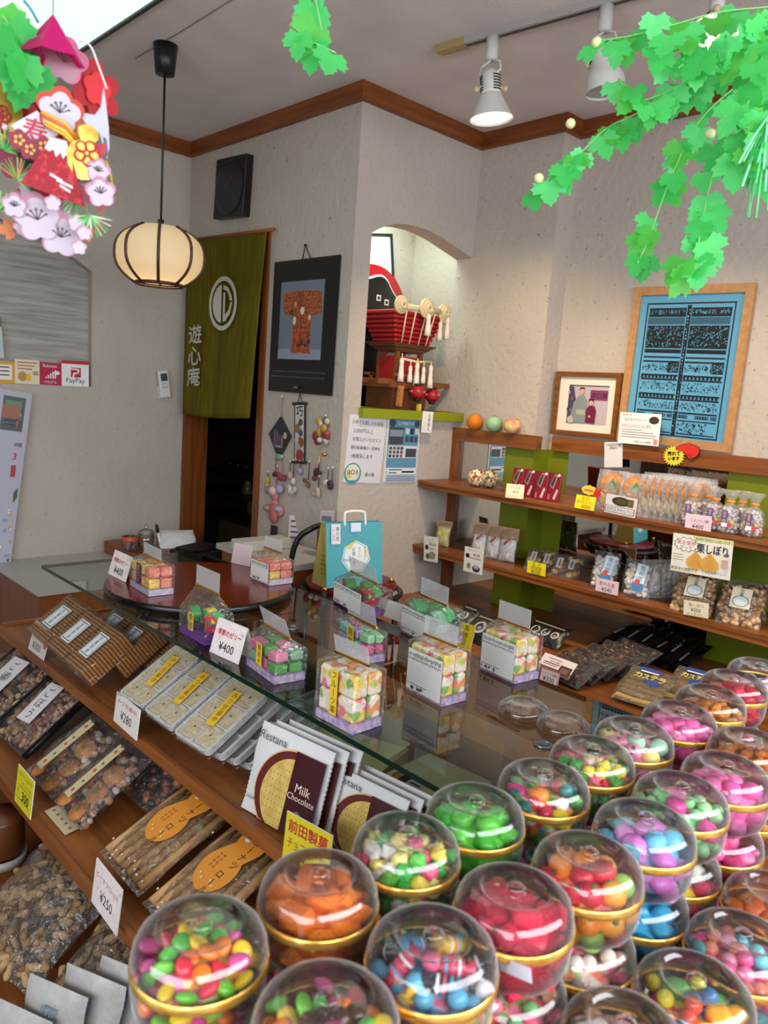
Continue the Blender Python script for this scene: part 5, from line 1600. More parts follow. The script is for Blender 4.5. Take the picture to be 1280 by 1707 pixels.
g = G(); pillow(g, w_, max(h_, .12), .05, mat('#d5d5d8', .8), 3, wr=.35); g.build('paper', t)
M, w_, h_ = quad((300, 924), (356, 926), (300, 914), lean=80, Z=BZ)
g = G(); g.box((0, 0, -.02), (w_, .1, 0), mat('#b9c09c', .6)); o = g.build('green_notepad'); o.matrix_world = M; tag(o, 'pale green pad under the crumpled white paper', 'notepad')
p0, p1 = pt(262, 905), None
t = thing('marker_pen', 'black and white marker pen standing behind the papers', 'pen', T(pt(268, 912).x, pt(268, 912).y, BZ))
G().tube([(0, 0, 0), (-.012, .012, .075)], .008, WHITE, 10).build('barrel', t); G().tube([(-.012, .012, .075), (-.018, .018, .115)], .0085, BLACK, 10).build('cap', t); G().ball((-.019, .019, .118), .006, mat('#a02a20'), 8, 6).build('tip', t)
# register desk further back
RZD = .885
t = thing('register_desk', 'pale register desk behind the round red tray', 'desk', Matrix())
G().box((1.84, 2.47, RZD - .025), (2.17, 2.99, RZD), mat('#b6b0aa', .5)).build('worktop', t); G().box((1.86, 2.48, 0), (2.16, 2.97, RZD - .025), wood('wood_counter_body', '#7a4019', '#8e5022', 'z', .3)).build('body', t)
t = thing('card_terminal', 'black flat machine beside the doorway behind the white paper', 'machine', T(1.97, 3.34, .73) @ RZ(20))
G().box((-.12, -.10, 0), (.12, .10, .05), mat('#141416', .5), bev=.006).build('case', t); G().box((-.10, -.06, .05), (.1, .08, .062), mat('#1d1d20', .4), bev=.004).build('lid', t)
t = thing('machine_stand', 'dark stand under the black machine by the doorway', 'stand', T(1.97, 3.34, 0) @ RZ(20)); G().box((-.12, -.1, 0), (.12, .1, .73), mat('#2a201a', .6)).build('body', t)
def box_from(nm, lb, cat, bl, br, tl, depth, m, z, lean=0):
    M, w_, h_ = quad(bl, br, tl, Z=z, lean=lean); t = thing(nm, lb, cat, M); G().box((0, 0, -depth), (w_, h_, 0), m, bev=.003).build('body', t); return t, w_, h_
RZD += .001
t, w_, h_ = box_from('white_device', 'white stepped device on the register desk by the magazines', 'device', (473, 893), (491, 893), (473, 880), .06, mat('#cfcac4', .5), RZD)
G().box((w_ * .7, h_, -.05), (w_ * 1.6, h_ + .075, -.01), mat('#d4cfc8', .5), bev=.003).build('upright', t)
t, w_, h_ = box_from('white_tray', 'long white tray lying on the register desk', 'tray', (405, 922), (486, 914), (405, 905), .10, mat('#c4beb8', .5), RZD + .0)
for k in range(6):
    o = G(); o.box((-.06, 0, -.004), (.06, .13, 0), mat(('#c3b6ba', '#8a7a80', '#c9c0c4', '#6a6070', '#a0888c', '#55505a')[k], .5))
    for j in range(4): o.box((-.05, .02 + .026 * j, 0), (.045 - .02 * (j % 2), .029 + .026 * j, .0005), mat(('#7a4a58', '#3a3a44')[j % 2]))
    o = o.build('magazine'); p = at(501 + 5.5 * k, 905 - 1.5 * k, Z=RZD); n_ = (EYE - p); n_.z = 0
    o.matrix_world = T(p.x, p.y, RZD) @ frame_mat(Vector((0, 0, 0)), Vector((0, 0, 1)).cross(n_), Vector((0, 0, 1))) @ RX(-22)
    tag(o, ('pink white magazine at the front of the rack', 'second magazine standing behind the front one', 'pale magazine in the middle of the row', 'grey magazine in the row behind black handle', 'rose magazine near the wall corner', 'dark magazine last in the row by the wall corner')[k], 'magazine', 'magazines standing on the register desk')
ZH = 1.0
t, w_, h_ = box_from('leaflet_holder', 'pale box of leaflets standing by the wall corner', 'box', (531, 884), (556, 886), (534, 851), .05, mat('#a89a9c', .6), ZH + .001)
g = G(T(0, 0, .001)); g.rect(w_ * .15, h_ * .5, w_ * .8, h_ * .75, mat('#5a5a66')); g.rect(w_ * .1, h_ * .1, w_ * .9, h_ * .25, mat('#a85a50')); g.build('print', t)
g = G(t.matrix_world.copy()); hh_ = ZH - RZD
g.box((-.005, -hh_ - .0005, -.06), (w_ + .01, -.0015, .004), mat('#4a4038', .6)); o = g.build('stack_of_forms'); tag(o, 'dark block of forms under the leaflet box', 'papers')

# round chair with red seat, carrying the paper bag
ZS = .86
q0 = at(590, 972, Z=ZS)
t = thing('round_chair', 'round backed black chair with red seat behind the glass', 'chair', T(q0.x + .03, q0.y + .05, 0))
CB = mat('#121214', .3); CR = mat('#6e1218', .3)
G().lathe([(.17, ZS - .035), (.185, ZS - .02), (.18, ZS - .004), (.001, ZS - .002)], CR, 40).build('seat', t)
G(T(0, 0, ZS - .04)).tube([(.20 * math.cos(a * .1963), .20 * math.sin(a * .1963), 0) for a in range(33)], .011, CB, 10).build('seat_ring', t)
for k, a in enumerate((-70, 20, 110, 200)):
    G().tube([(.20 * math.cos(rad(a)), .20 * math.sin(rad(a)), ZS - .04), (.23 * math.cos(rad(a)), .23 * math.sin(rad(a)), 0)], .012, CB, 10).build('leg', t)
hp = [at(484, 982, X=q0.x - .14), at(486, 931, X=q0.x - .14), at(498, 897, X=q0.x - .12), at(520, 881, X=q0.x - .08), at(538, 875, X=q0.x - .02), at(560, 873, X=q0.x + .08)]
loc = Vector((q0.x + .03, q0.y + .05, 0))
def smooth(pts, n=6):
    out = []
    P = [Vector(p) for p in pts]
    for i in range(len(P) - 1):
        p0, p1, p2, p3 = P[max(i - 1, 0)], P[i], P[i + 1], P[min(i + 2, len(P) - 1)]
        for k in range(n):
            s = k / n
            out.append(.5 * ((2 * p1) + (-p0 + p2) * s + (2 * p0 - 5 * p1 + 4 * p2 - p3) * s * s + (-p0 + 3 * p1 - 3 * p2 + p3) * s ** 3))
    return out + [P[-1]]
G().tube([p - loc for p in smooth(hp)], .012, CB, 12).build('back_hoop', t)
for px, py in ((541, 985), (652, 969)):
    p = at(px, py, Z=ZS) - loc; g = G(); g.ball((p.x, p.y, ZS + .006), .010, GOLD, 14, 9); g.tube([(p.x, p.y, ZS - .12), (p.x, p.y, ZS)], .011, CB, 10); g.build('gold_finial', t)
# teal paper bag
M, w_, h_ = quad((544, 981), (637, 973), (540, 874), Z=ZS + .001, lean=3)
t = thing('paper_carrier_bag', 'teal paper carrier bag with white handle and seven sided emblem', 'paper bag', M)
TEAL = mat('#4fa7ae', .55); KRY = mat('#b5a24e', .6)
dp = .12
g = G(); g.add([(0, 0, 0), (w_, 0, 0), (w_, h_, -.02), (0, h_, -.02)], [(0, 1, 2, 3)], TEAL); g.build('front', t)
g = G(); g.add([(0, 0, 0), (0, h_, -.02), (0, h_, -.045), (0.01, h_ * .45, -dp * .5), (-.0, 0, -dp), (0, h_, -.06)], [(0, 1, 2, 3), (0, 3, 4), (3, 2, 5, 4)], KRY)
g.add([(w_, 0, 0), (w_, 0, -dp), (w_, h_, -.06), (w_, h_, -.02)], [(0, 1, 2, 3)], KRY); g.add([(0, 0, -dp), (0, h_, -.06), (w_, h_, -.06), (w_, 0, -dp)], [(0, 1, 2, 3)], TEAL); g.add([(0, 0, 0), (0, 0, -dp), (w_, 0, -dp), (w_, 0, 0)], [(0, 1, 2, 3)], KRY)
for k in range(5): g.box((-.0008, h_ * (.2 + .07 * k), -.05), (-.0004, h_ * (.22 + .07 * k), -.02), mat('#8a7a34'))
g.build('gusset', t)
g = G(frame_mat(Vector((0, 0, .0004)), Vector((1, 0, 0)), Vector((0, h_, -.02)))); HL = h_
hep = [(w_ * (.52 + .26 * math.cos(math.pi / 2 + k * 2 * math.pi / 7)), HL * (.46 + .26 * math.sin(math.pi / 2 + k * 2 * math.pi / 7))) for k in range(7)]
g.poly(hep, mat('#e9ece4'))
g.poly([(w_ * .52 + (x - w_ * .52) * .93, HL * .46 + (y - HL * .46) * .93) for x, y in hep], mat('#7fb7bd')); g.poly([(w_ * .52 + (x - w_ * .52) * .88, HL * .46 + (y - HL * .46) * .88) for x, y in hep], mat('#eceee8'))
g.poly([hep[0], hep[1], (w_ * .42, HL * .58)], mat('#e3d36a')); g.poly([hep[5], hep[6], (w_ * .66, HL * .52)], mat('#e7dfa0'))
for k, s in enumerate(('お菓しみ', 'やさしい', 'おもてなし')): g.vtext(s, w_ * (.48 + .1 * k), HL * .62, mat('#3d5a6a'), HL * (.07 if k == 0 else .045))
g.text('西の菓', w_ * .36, HL * .42, mat('#2f7a86'), w=w_ * .14)
for k in range(9):
    a = math.pi * (.3 + .05 * k); g.poly([(w_ * (.52 + .29 * math.cos(a)), HL * (.5 + .27 * math.sin(a))), (w_ * (.52 + .33 * math.cos(a)), HL * (.5 + .33 * math.sin(a))), (w_ * (.523 + .33 * math.cos(a)), HL * (.5 + .33 * math.sin(a)))], mat('#d9e8c8'))
for k in range(16): a = k * .39; g.disc(w_ * (.78 + .1 * math.cos(a)), HL * (.70 + .08 * math.sin(a)), .0012, .0012, mat('#b9d890'), 6)
g.rect(w_ * .07, HL * .68, w_ * .23, HL * .99, mat('#e6dfe2')); g.vtext('東大阪', w_ * .18, HL * .95, BLACK, HL * .075); g.vtext('いしきり', w_ * .11, HL * .92, mat('#b03a3a'), HL * .05); g.rect(w_ * .41, HL * .86, w_ * .59, HL * 1.0, mat('#dfe3ee'))
g.build('printing', t)
g = G(); g.tube(smooth([(w_ * .33, h_ * .95, -.022), (w_ * .32, h_ + .028, -.022), (w_ * .345, h_ + .040, -.022), (w_ * .5, h_ + .044, -.022), (w_ * .66, h_ + .040, -.022), (w_ * .685, h_ + .028, -.022), (w_ * .70, h_ * .95, -.022)], 4), .0055, mat('#efe9e4', .6), 8); g.build('handle', t)

# round red tray standing on the glass
a, b, cc, d_ = at(168, 968, Z=ZG + .024), at(483, 972, Z=ZG + .024), at(335, 921, Z=ZG + .024), at(350, 992, Z=ZG + .024)
ctr = (a + b) / 2; ctr = Vector((ctr.x + .005, ctr.y - .005, 0)); RT = .255
t = thing('round_tray', 'round red lacquer tray with black rim on the glass', 'tray', T(ctr.x, ctr.y, ZG))
REDT = noisy('red_lacquer', '#62140e', '#6e1a12', (6, 6, 6), rough=.16, spec=.6)
G().lathe([(RT - .012, .001), (RT, .004), (RT + .002, .012), (RT, .022), (RT - .004, .0235)], mat('#0c0b0b', .25), 72, caps=False).build('rim', t)
G().lathe([(.001, .024), (RT - .003, .0236)], REDT, 72, caps=False).build('top', t)
G().lathe([(.001, .001), (RT - .01, .001)], BLACK, 40, caps=False).build('underside', t)
ZTR = ZG + .0245


# ------------------------------------------------------------------ jelly packs
def voro(key, stops, scale=70, rough=.35):
    if key in MATS: return MATS[key]
    m, n, l, p = new_mat(key)
    tc = n.new('ShaderNodeTexCoord'); v = n.new('ShaderNodeTexVoronoi'); v.inputs['Scale'].default_value = scale
    nz = n.new('ShaderNodeTexNoise'); nz.inputs['Scale'].default_value = 60
    ad = n.new('ShaderNodeVectorMath'); ad.operation = 'MULTIPLY_ADD'; ad.inputs[1].default_value = (.012, .012, .012)
    l.new(nz.outputs['Color'], ad.inputs[0]); l.new(tc.outputs['Object'], ad.inputs[2]); l.new(ad.outputs[0], v.inputs['Vector'])
    s = n.new('ShaderNodeSeparateColor'); l.new(v.outputs['Color'], s.inputs[0])
    r = n.new('ShaderNodeValToRGB'); r.color_ramp.interpolation = 'CONSTANT'
    els = r.color_ramp.elements
    for k, (pos, c_) in enumerate(stops):
        e = els[k] if k < 2 else els.new(pos); e.position = pos; e.color = lin(c_)
    l.new(s.outputs[0], r.inputs[0]); l.new(r.outputs[0], p.inputs['Base Color']); p.inputs['Roughness'].default_value = rough
    p.inputs['Subsurface Weight'].default_value = 0.0
    return m


NOUGAT = voro('nougat_jelly', [(0, '#f2e2cc'), (.34, '#f09a52'), (.48, '#f4ecda'), (.56, '#ea7a86'), (.70, '#c4cc66'), (.78, '#f2d05e'), (.90, '#86b45c')])
TRAYPRINT = voro('lilac_tray_print', [(0, '#b8a6cf'), (.4, '#d8c8dc'), (.55, '#a98cc4'), (.75, '#e0b4c8'), (.88, '#c9b8d8')], 130)


def zup(P, py):
    lo, hi = 0.0, .6
    for _ in range(40):
        m_ = (lo + hi) / 2; v = Vector((P.x, P.y, P.z + m_)) - EYE
        if 853.5 - FPX * v.dot(UP) / v.dot(FWD) > py: lo = m_
        else: hi = m_
    return lo


def jelly_pack(label, F, L, R, z, yb, yt, yh, base_m, pieces, sticker, lean=0):
    f, l_, r_ = at(*F, Z=z), at(*L, Z=z), at(*R, Z=z)
    v = l_ - f; w = v.length; v.normalize(); uu = Vector((v.y, -v.x, 0)); d = max((r_ - f).dot(uu), .035)
    M = frame_mat(f, uu, v)
    t = thing('jelly_pack', label, 'sweet pack', M, 'boxed jelly packs on the counter')
    mid = f + v * (w * .5) + uu * (d * .5)
    hb, ht, hh = zup(f, yb), zup(mid, yt), zup(mid, yh)
    hb = min(hb, ht - .006)
    bh = .016
    g = G(); g.box((0, 0, .0005), (d, w, bh), base_m); g.build('card_tray', t)
    pieces(t, d, w, bh, hb)
    e = .002
    g = G(); c_ = d / 2
    vs = [(-e, -e, 0.002), (d + e, -e, .002), (d + e, w + e, .002), (-e, w + e, .002), (-e, -e, hb), (d + e, -e, hb), (d + e, w + e, hb), (-e, w + e, hb), (c_, w * .06, ht), (c_, w * .94, ht)]
    g.add(vs, [(0, 1, 5, 4), (1, 2, 6, 5), (2, 3, 7, 6), (3, 0, 4, 7), (4, 5, 8), (5, 6, 9, 8), (6, 7, 9), (7, 4, 8, 9)], film('pack_film', k=.55, base=.05, rough=.08, bump=.5, bscale=55, haze=.015)); g.build('film', t)
    g = G(); g.box((c_ - .0025, w * .04, ht - .002), (c_ + .0025, w * .96, ht + .0025), GOLD); g.build('gold_tie', t)
    g = G(T(c_, 0, ht + .002) @ RY(lean)); g.box((-.0006, w * .05, 0), (.0006, w * .95, max(hh - ht, .012)), HEADF); g.build('header', t)
    if sticker == 'white':
        g = G(frame_mat(Vector((-e - .001, w * .98, bh * .4)), Vector((0, -1, 0)), Vector((0, 0, 1)))); W2, H2 = w * .95, hb * .80
        g.rect(0, 0, W2, H2, mat('#d6d3cd', .6))
        rr = random.Random(int(F[0]))
        for k in range(22): x = W2 * (.03 + .94 * k / 22); g.lay = .0004; g.rect(x, H2 * (.82 + .05 * rr.random()), x + W2 * .022, H2 * (.9 + .05 * rr.random()), mat('#53535a'))
        for k in range(18): x = W2 * (.03 + .94 * k / 18); g.lay = .0004; g.rect(x, H2 * (.74 + .02 * rr.random()), x + W2 * .028, H2 * (.79 + .02 * rr.random()), mat('#6a6a72'))
        for k in range(14): x = W2 * rr.uniform(.02, .5); g.lay = .0004; g.rect(x, H2 * rr.uniform(.02, .10), x + W2 * .03, H2 * rr.uniform(.10, .14), mat('#53535a'))
        g.lay = .0004; g.rect(W2 * .02, H2 * .16, W2 * .6, H2 * .175, mat('#53535a')); g.build('back_label', t)
    elif sticker:
        txt, cc_ = sticker
        g = G(frame_mat(Vector((-e - .001, w * .62, bh + .004)), Vector((0, -1, 0)), Vector((0, 0, 1)))); W2, H2 = w * .20, (hb - bh) * .92
        g.rect(0, 0, W2, H2, mat(cc_, .5)); g.vtext(txt, W2 / 2, H2 * .97, BLACK if cc_ != '#4a2a6a' else mat('#d9b24a'), H2 * .94 / len(txt)); g.build('label', t)
    return t


def px_blocks(mats_, nx, ny, nz, gap=.0012, jitter=0, name='jelly'):
    def f(t, d, w, bh, hb):
        H = hb - bh - .004; dx, dy, dz_ = d / nx, w / ny, H / nz
        rr = random.Random(int(d * 1e5) + ny)
        for i in range(nx):
            for j in range(ny):
                for k in range(nz):
                    m_ = mats_[(i * 5 + j * 3 + k * 2 + rr.randint(0, 1) * (jitter > 0)) % len(mats_)]
                    g = G(T((i + .5) * dx, (j + .5) * dy, bh + (k + .5) * dz_) @ RZ(rr.uniform(-jitter, jitter) * 6) @ RX(rr.uniform(-jitter, jitter) * 8))
                    s = 1 - .12 * jitter
                    g.box((-dx / 2 * s + gap, -dy / 2 * s + gap, -dz_ / 2 * s + gap * .5), (dx / 2 * s - gap, dy / 2 * s - gap, dz_ / 2 * s - gap * .5), m_, bev=min(dx, dy, dz_) * .14); g.build(name, t)
    return f


def px_wedges(cols, n):
    def f(t, d, w, bh, hb):
        rr = random.Random(n)
        for k in range(n):
            fl, rd = cols[k % len(cols)]
            R_ = min(w, hb) * .38
            r_x, r_y, r_z = d * rr.uniform(.25, .75), w * (.2 + .6 * ((k % 3) / 2)), bh + R_ * .25 + (hb - bh - R_ * 1.05) * ((k // 3) / max((n - 1) // 3, 1))
            M2 = T(r_x, r_y, r_z) @ RZ(90 + rr.uniform(-25, 25)) @ RX(90) @ RZ(rr.uniform(-50, 50))
            arc = lambda r0: [(r0 * math.cos(a), r0 * math.sin(a)) for a in [math.pi * (.12 + .76 * j / 10) for j in range(11)]]
            th_ = d * .16
            g = G(M2); g.plate([(0, -R_ * .15)] + arc(R_ * .84), -th_, th_, mat(rd, .3)); w1 = g.build('jelly', t)
            g = G(M2); a1, a2 = arc(R_), arc(R_ * .86); g.plate(a1 + a2[::-1], -th_, th_, mat(fl, .3)); g.build('rind', w1)
    return f


SUG = [noisy('sugar_yellow', '#e8b43c', '#f2d878', (90, 90, 90), rough=.4), noisy('sugar_orange', '#e88a4a', '#f0b47a', (90, 90, 90), rough=.4), noisy('sugar_pink', '#e86a5a', '#f0a48a', (90, 90, 90), rough=.4)]
LILAC = TRAYPRINT
jelly_pack('orange and yellow jelly pack beside the price card on the red tray', (248, 995), (217, 976), (288, 990), ZTR, 946, 929, 911, mat('#c9bcd0', .4), px_blocks(SUG, 2, 3, 2, jitter=.3), ('ゼリー', '#4a2a6a'))
jelly_pack('orange and yellow jelly pack at the far side of the red tray', (449, 977), (418, 964), (482, 970), ZTR, 938, 917, 898, mat('#cfc6d4', .4), px_blocks(SUG, 2, 3, 2, jitter=.3), 'white')
jelly_pack('purple based watermelon jelly pack at the glass front edge', (341, 1077), (300, 1053), (372, 1061), ZG + .0005, 1032, 982, 950, mat('#6f2a94', .4), px_wedges([('#3fa650', '#c92e3e'), ('#d8b83a', '#4fb45a'), ('#45b457', '#d83a4a'), ('#e0c64a', '#58b85e')], 9), ('季節', '#c9a94a'))
PK = [mat('#d8658e', .35), mat('#59a34c', .35), mat('#e28aa6', .35), mat('#7fae8a', .35)]
jelly_pack('pink and green cube jelly pack behind the large price card', (457, 1142), (411, 1108), (503, 1130), ZG + .0005, 1088, 1052, 1020, LILAC, px_blocks(PK, 2, 3, 2, jitter=.8), ('糖菓子', '#d8b22a'), lean=-20)
jelly_pack('big nougat jelly pack with yellow label nearest the camera', (587, 1226), (526, 1193), (632, 1208), ZG + .0005, 1128, 1098, 1068, LILAC, px_blocks([NOUGAT], 2, 2, 2), ('フルーツ菓', '#d8b22a'), lean=-12)
MI = [mat('#8fc9c4', .35), mat('#e06a94', .35), mat('#b9a8d4', .35), mat('#9fcfa0', .35)]
jelly_pack('mint and pink jelly pack just behind the nougat pack', (611, 1107), (560, 1077), (637, 1100), ZG + .0005, 1058, 1034, 1002, LILAC, px_blocks(MI, 2, 3, 2, jitter=.9), ('糖菓', '#d8b22a'), lean=-12)
jelly_pack('red watermelon jelly pack in front of the teal bag', (603, 1030), (556, 1003), (630, 1014), ZG + .0005, 988, 962, 936, mat('#7a3a9c', .4), px_wedges([('#3f9a4a', '#c8283a'), ('#4aa850', '#d83240')], 9), 'white', lean=-14)
jelly_pack('green jelly pack with white back label toward the wall', (716, 1078), (668, 1052), (752, 1062), ZG + .0005, 1024, 1000, 972, LILAC, px_wedges([('#4fae6a', '#9fd8b0'), ('#5cb878', '#7cc890')], 9), 'white')
jelly_pack('nougat jelly pack with white back label, second from deck', (736, 1179), (677, 1149), (774, 1167), ZG + .0005, 1092, 1067, 1036, LILAC, px_blocks([NOUGAT], 2, 2, 2), 'white')
jelly_pack('nougat jelly pack with white back label next to price card ¥330', (857, 1141), (800, 1115), (889, 1128), ZG + .0005, 1066, 1040, 1010, LILAC, px_blocks([NOUGAT], 2, 2, 2), 'white')

SPK = voro('speckled_card', [(0, '#dccfc9'), (.5, '#e0d6d2'), (.86, '#c9a9ab'), (.93, '#d4c4bf')], 190, .5)
def d_400(g, w_, h_):
    g.rect(0, 0, w_, h_, SPK); g.text('季節のゼリー', w_ * .5, h_ * .66, mat('#b8283c'), w=w_ * .78, h=h_ * .17, bold=.0004); g.text('¥400', w_ * .5, h_ * .28, TXT, w=w_ * .5, bold=.0002)
def tent(name, label, bl, br, tl, draw, z, lean=16, back=WHITE):
    M, w_, h_ = quad(bl, br, tl, Z=z, lean=lean)
    t = thing(name, label, 'price card', M)
    g = G(); g.box((0, 0, -.001), (w_, h_, 0), back); draw(g, w_, h_); g.build('face', t)
    rr_ = math.sin(rad(lean)) * 2; dy, dz_ = -math.cos(rad(2 * lean)) * h_, 0
    g = G(T(0, h_, 0) @ RX(2 * lean)); g.box((0, -h_, -.002), (w_, 0, -.001), mat('#d8d0cc', .6)); g.build('back_leaf', t)
    return t
tent('price_card', 'speckled folded price card standing on the red tray', (180, 956), (209, 971), (195, 918), d_400, ZTR)
tent('price_card', 'speckled folded price card leaning at the glass edge', (349, 1086), (397, 1108), (370, 1031), d_400, ZG + .0006)
def d_blank(g, w_, h_): g.rect(0, 0, w_, h_, mat('#d6bcbc', .6))
M, w_, h_ = quad((385, 938), (416, 945), (372, 900), Z=ZTR, lean=10)
o = G().box((0, 0, -.001), (w_, h_, 0), mat('#cdb4b6', .6)).build('blank_card'); o.matrix_world = M; tag(o, 'blank pinkish card back standing on the red tray', 'card')
M, w_, h_ = quad((622, 1020), (674, 1040), (622, 990), Z=ZG + .0005, lean=14)
o = G().box((0, 0, -.001), (w_, h_, 0), mat('#b9b4ac', .6)).build('blank_card'); o.matrix_world = M; tag(o, 'blank grey card back standing on the glass behind packs', 'card')

# ------------------------------------------------------------------ upper counter shelf
WAF = mat('#b0783e', .55); WAF2 = mat('#6e3f1c', .55)
LABW = mat('#cfd0d2', .5)
def wafer_pack(label, M, w, L, th_):
    t = thing('wafer_pack', label, 'snack pack', M, 'striped wafer packs on the upper counter shelf')
    g = G(); n = 15
    for k in range(n):
        y = L * .04 + L * .92 * k / n
        g.box((w * .04, y, -th_), (w * .96, y + L * .92 / n * .60, 0), WAF); g.box((w * .045, y + L * .92 / n * .6, -th_ + .001), (w * .955, y + L * .92 / n, -.0025), WAF2)
    g.build('wafers', t)
    g = G(T(0, 0, .002)); g.box((w * .02, L * .0, -th_ - .002), (w * .98, L * 1.0, .001), film('wrap_film', k=.5, base=.05, rough=.1, bump=.6, bscale=40)); g.build('film', t)
    g = G(T(0, 0, .0042)); g.rect(w * .27, L * .26, w * .73, L * .76, LABW); g.rect(w * .30, L * .29, w * .70, L * .73, mat('#2e3a40')); g.rect(w * .315, L * .305, w * .685, L * .715, LABW); g.vtext('炭酸煎餅', w * .5, L * .715, BLACK, L * .10); g.build('label', t)
    return t
fx0, fy0, fx1, fy1 = 44, 1048, 133, 1125
def lerp(a, b, s): return a + (b - a) * s
wl = ('striped wafer pack at the white counter end', 'middle striped wafer pack of the front row', 'striped wafer pack nearest the white trays')
for k in range(3):
    bl = (lerp(fx0, fx1, k / 3), lerp(fy0, fy1, k / 3)); br = (lerp(fx0, fx1, (k + 1) / 3), lerp(fy0, fy1, (k + 1) / 3))
    M, w = tilted(bl, br, .862, 36)
    wafer_pack(wl[k], M, w * .985, .15, .05)
    if k >= 1:
        for j in (1, 2):
            M2 = T(.085 * j, -.012 * j, .018 * j - .012 * j * j) @ M
            wafer_pack('striped wafer pack stacked %s behind the %s front pack' % (('directly', 'farther')[j - 1], ('', 'middle', 'end')[k]), M2, w * .985, .15, .05)
def d_waf(g, w_, h_):
    g.rect(0, 0, w_, h_, mat('#c9beb4')); g.text('炭酸', w_ * .5, h_ * .68, mat('#b83a2a'), w=w_ * .6); g.disc(w_ * .9, h_ * .55, w_ * .12, h_ * .22, mat('#c4505a')); g.text('¥300', w_ * .45, h_ * .25, mat('#4a5a4a'), w=w_ * .5)
flat_card('price_card', 'curled pale price card in front of the wafer packs', 'price card', (47, 1081), (72, 1101), (62, 1036), d_waf, lean=14, Z=S1 + .002)
TRW = mat('#dedbd8', .4); MOCHI = noisy('beige_wafer', '#d2bb96', '#e2cfae', (50, 50, 50), rough=.6)
def rrect(x0, y0, x1, y1, r):
    out = []
    for cx_, cy_, a0 in ((x1 - r, y1 - r, 0), (x0 + r, y1 - r, 90), (x0 + r, y0 + r, 180), (x1 - r, y0 + r, 270)):
        for k in range(5): a = rad(a0 + 22.5 * k); out.append((cx_ + r * math.cos(a), cy_ + r * math.sin(a)))
    return out
def white_tray(label, M, w, L, detail=True, name='wafer_tray'):
    t = thing(name, label, 'sweet tray', M, 'wrapped white trays on the upper counter shelf')
    cells = []
    for i in range(2):
        for j in range(3):
            cells.append((w * (.055 + .455 * i), L * (.035 + .32 * j), w * (.49 + .455 * i), L * (.335 + .32 * j)))
    g = G(); g.plate(rrect(0, 0, w, L, .014), -.014, 0, TRW, holes=[rrect(*c_, .008)[::-1] for c_ in cells]); g.plate(rrect(0.004, 0.004, w - .004, L - .004, .012), -.016, -.0135, TRW); g.build('tray', t)
    if detail:
        for k, c_ in enumerate(cells):
            i_ = .0012; g = G(); g.plate(rrect(c_[0] + i_, c_[1] + i_, c_[2] - i_, c_[3] - i_, .007), -.0135, -.003, MOCHI); g.lay = -.003; mx, my = (c_[0] + c_[2]) / 2, (c_[1] + c_[3]) / 2
            g.disc(mx, my + .004, .0025, .0035, mat('#4a4640'), 8); g.build('wafer', t)
        g = G(T(w * .5, L * .56, .0025) @ RZ(8)); g.rect(-.013, -L * .27, .013, L * .27, mat('#d3a41c', .5)); g.vtext('みつ豆最中', .001, L * .25, mat('#3a2a10'), L * .095); g.build('label', t)
    g = G(); g.box((-.001, -.002, -.017), (w + .001, L + .002, .0022), film('tray_wrap', k=.5, base=.06, rough=.08, bump=.7, bscale=45)); g.build('film', t)
    return t
tb = [((196, 1155), (237, 1181)), ((238, 1182), (284, 1216)), ((287, 1220), (345, 1257))]
tlb = ('top white wafer tray with yellow label, nearest the wafer packs', 'top white wafer tray with yellow label, middle of three', 'top white wafer tray with yellow label, nearest the biscuits')
for k, (bl, br) in enumerate(tb):
    M, w = tilted(bl, br, .872, 30.5); w *= .97
    white_tray(tlb[k], M, w, .176)
    for j in range(1, 5):
        M2 = T(.026 * j, -.012 * j, -.0125 * j) @ M @ RX(-2.0 * j)
        white_tray('%s white tray underneath the %s top tray' % (('second', 'third', 'fourth', 'lowest')[j - 1], ('first', 'middle', 'last')[k]), M2, w, .176, detail=False)
M, w = tilted((462, 1176), (500, 1196), .835, 6)
white_tray('white wafer tray lying flat under the glass beside the biscuits', M, .105, .176, detail=False)
def d_280(g, w_, h_):
    g.rect(0, 0, w_, h_, mat('#d5cdc4')); g.text('みつ豆最中', w_ * .48, h_ * .78, mat('#b8283c'), w=w_ * .8, h=h_ * .15); g.text('¥280', w_ * .5, h_ * .38, TXT, w=w_ * .46)
flat_card('price_card', 'white price card for ¥280 in front of the white trays', 'price card', (189, 1201), (227, 1235), (198, 1155), d_280, lean=6, Z=S1 + .004)

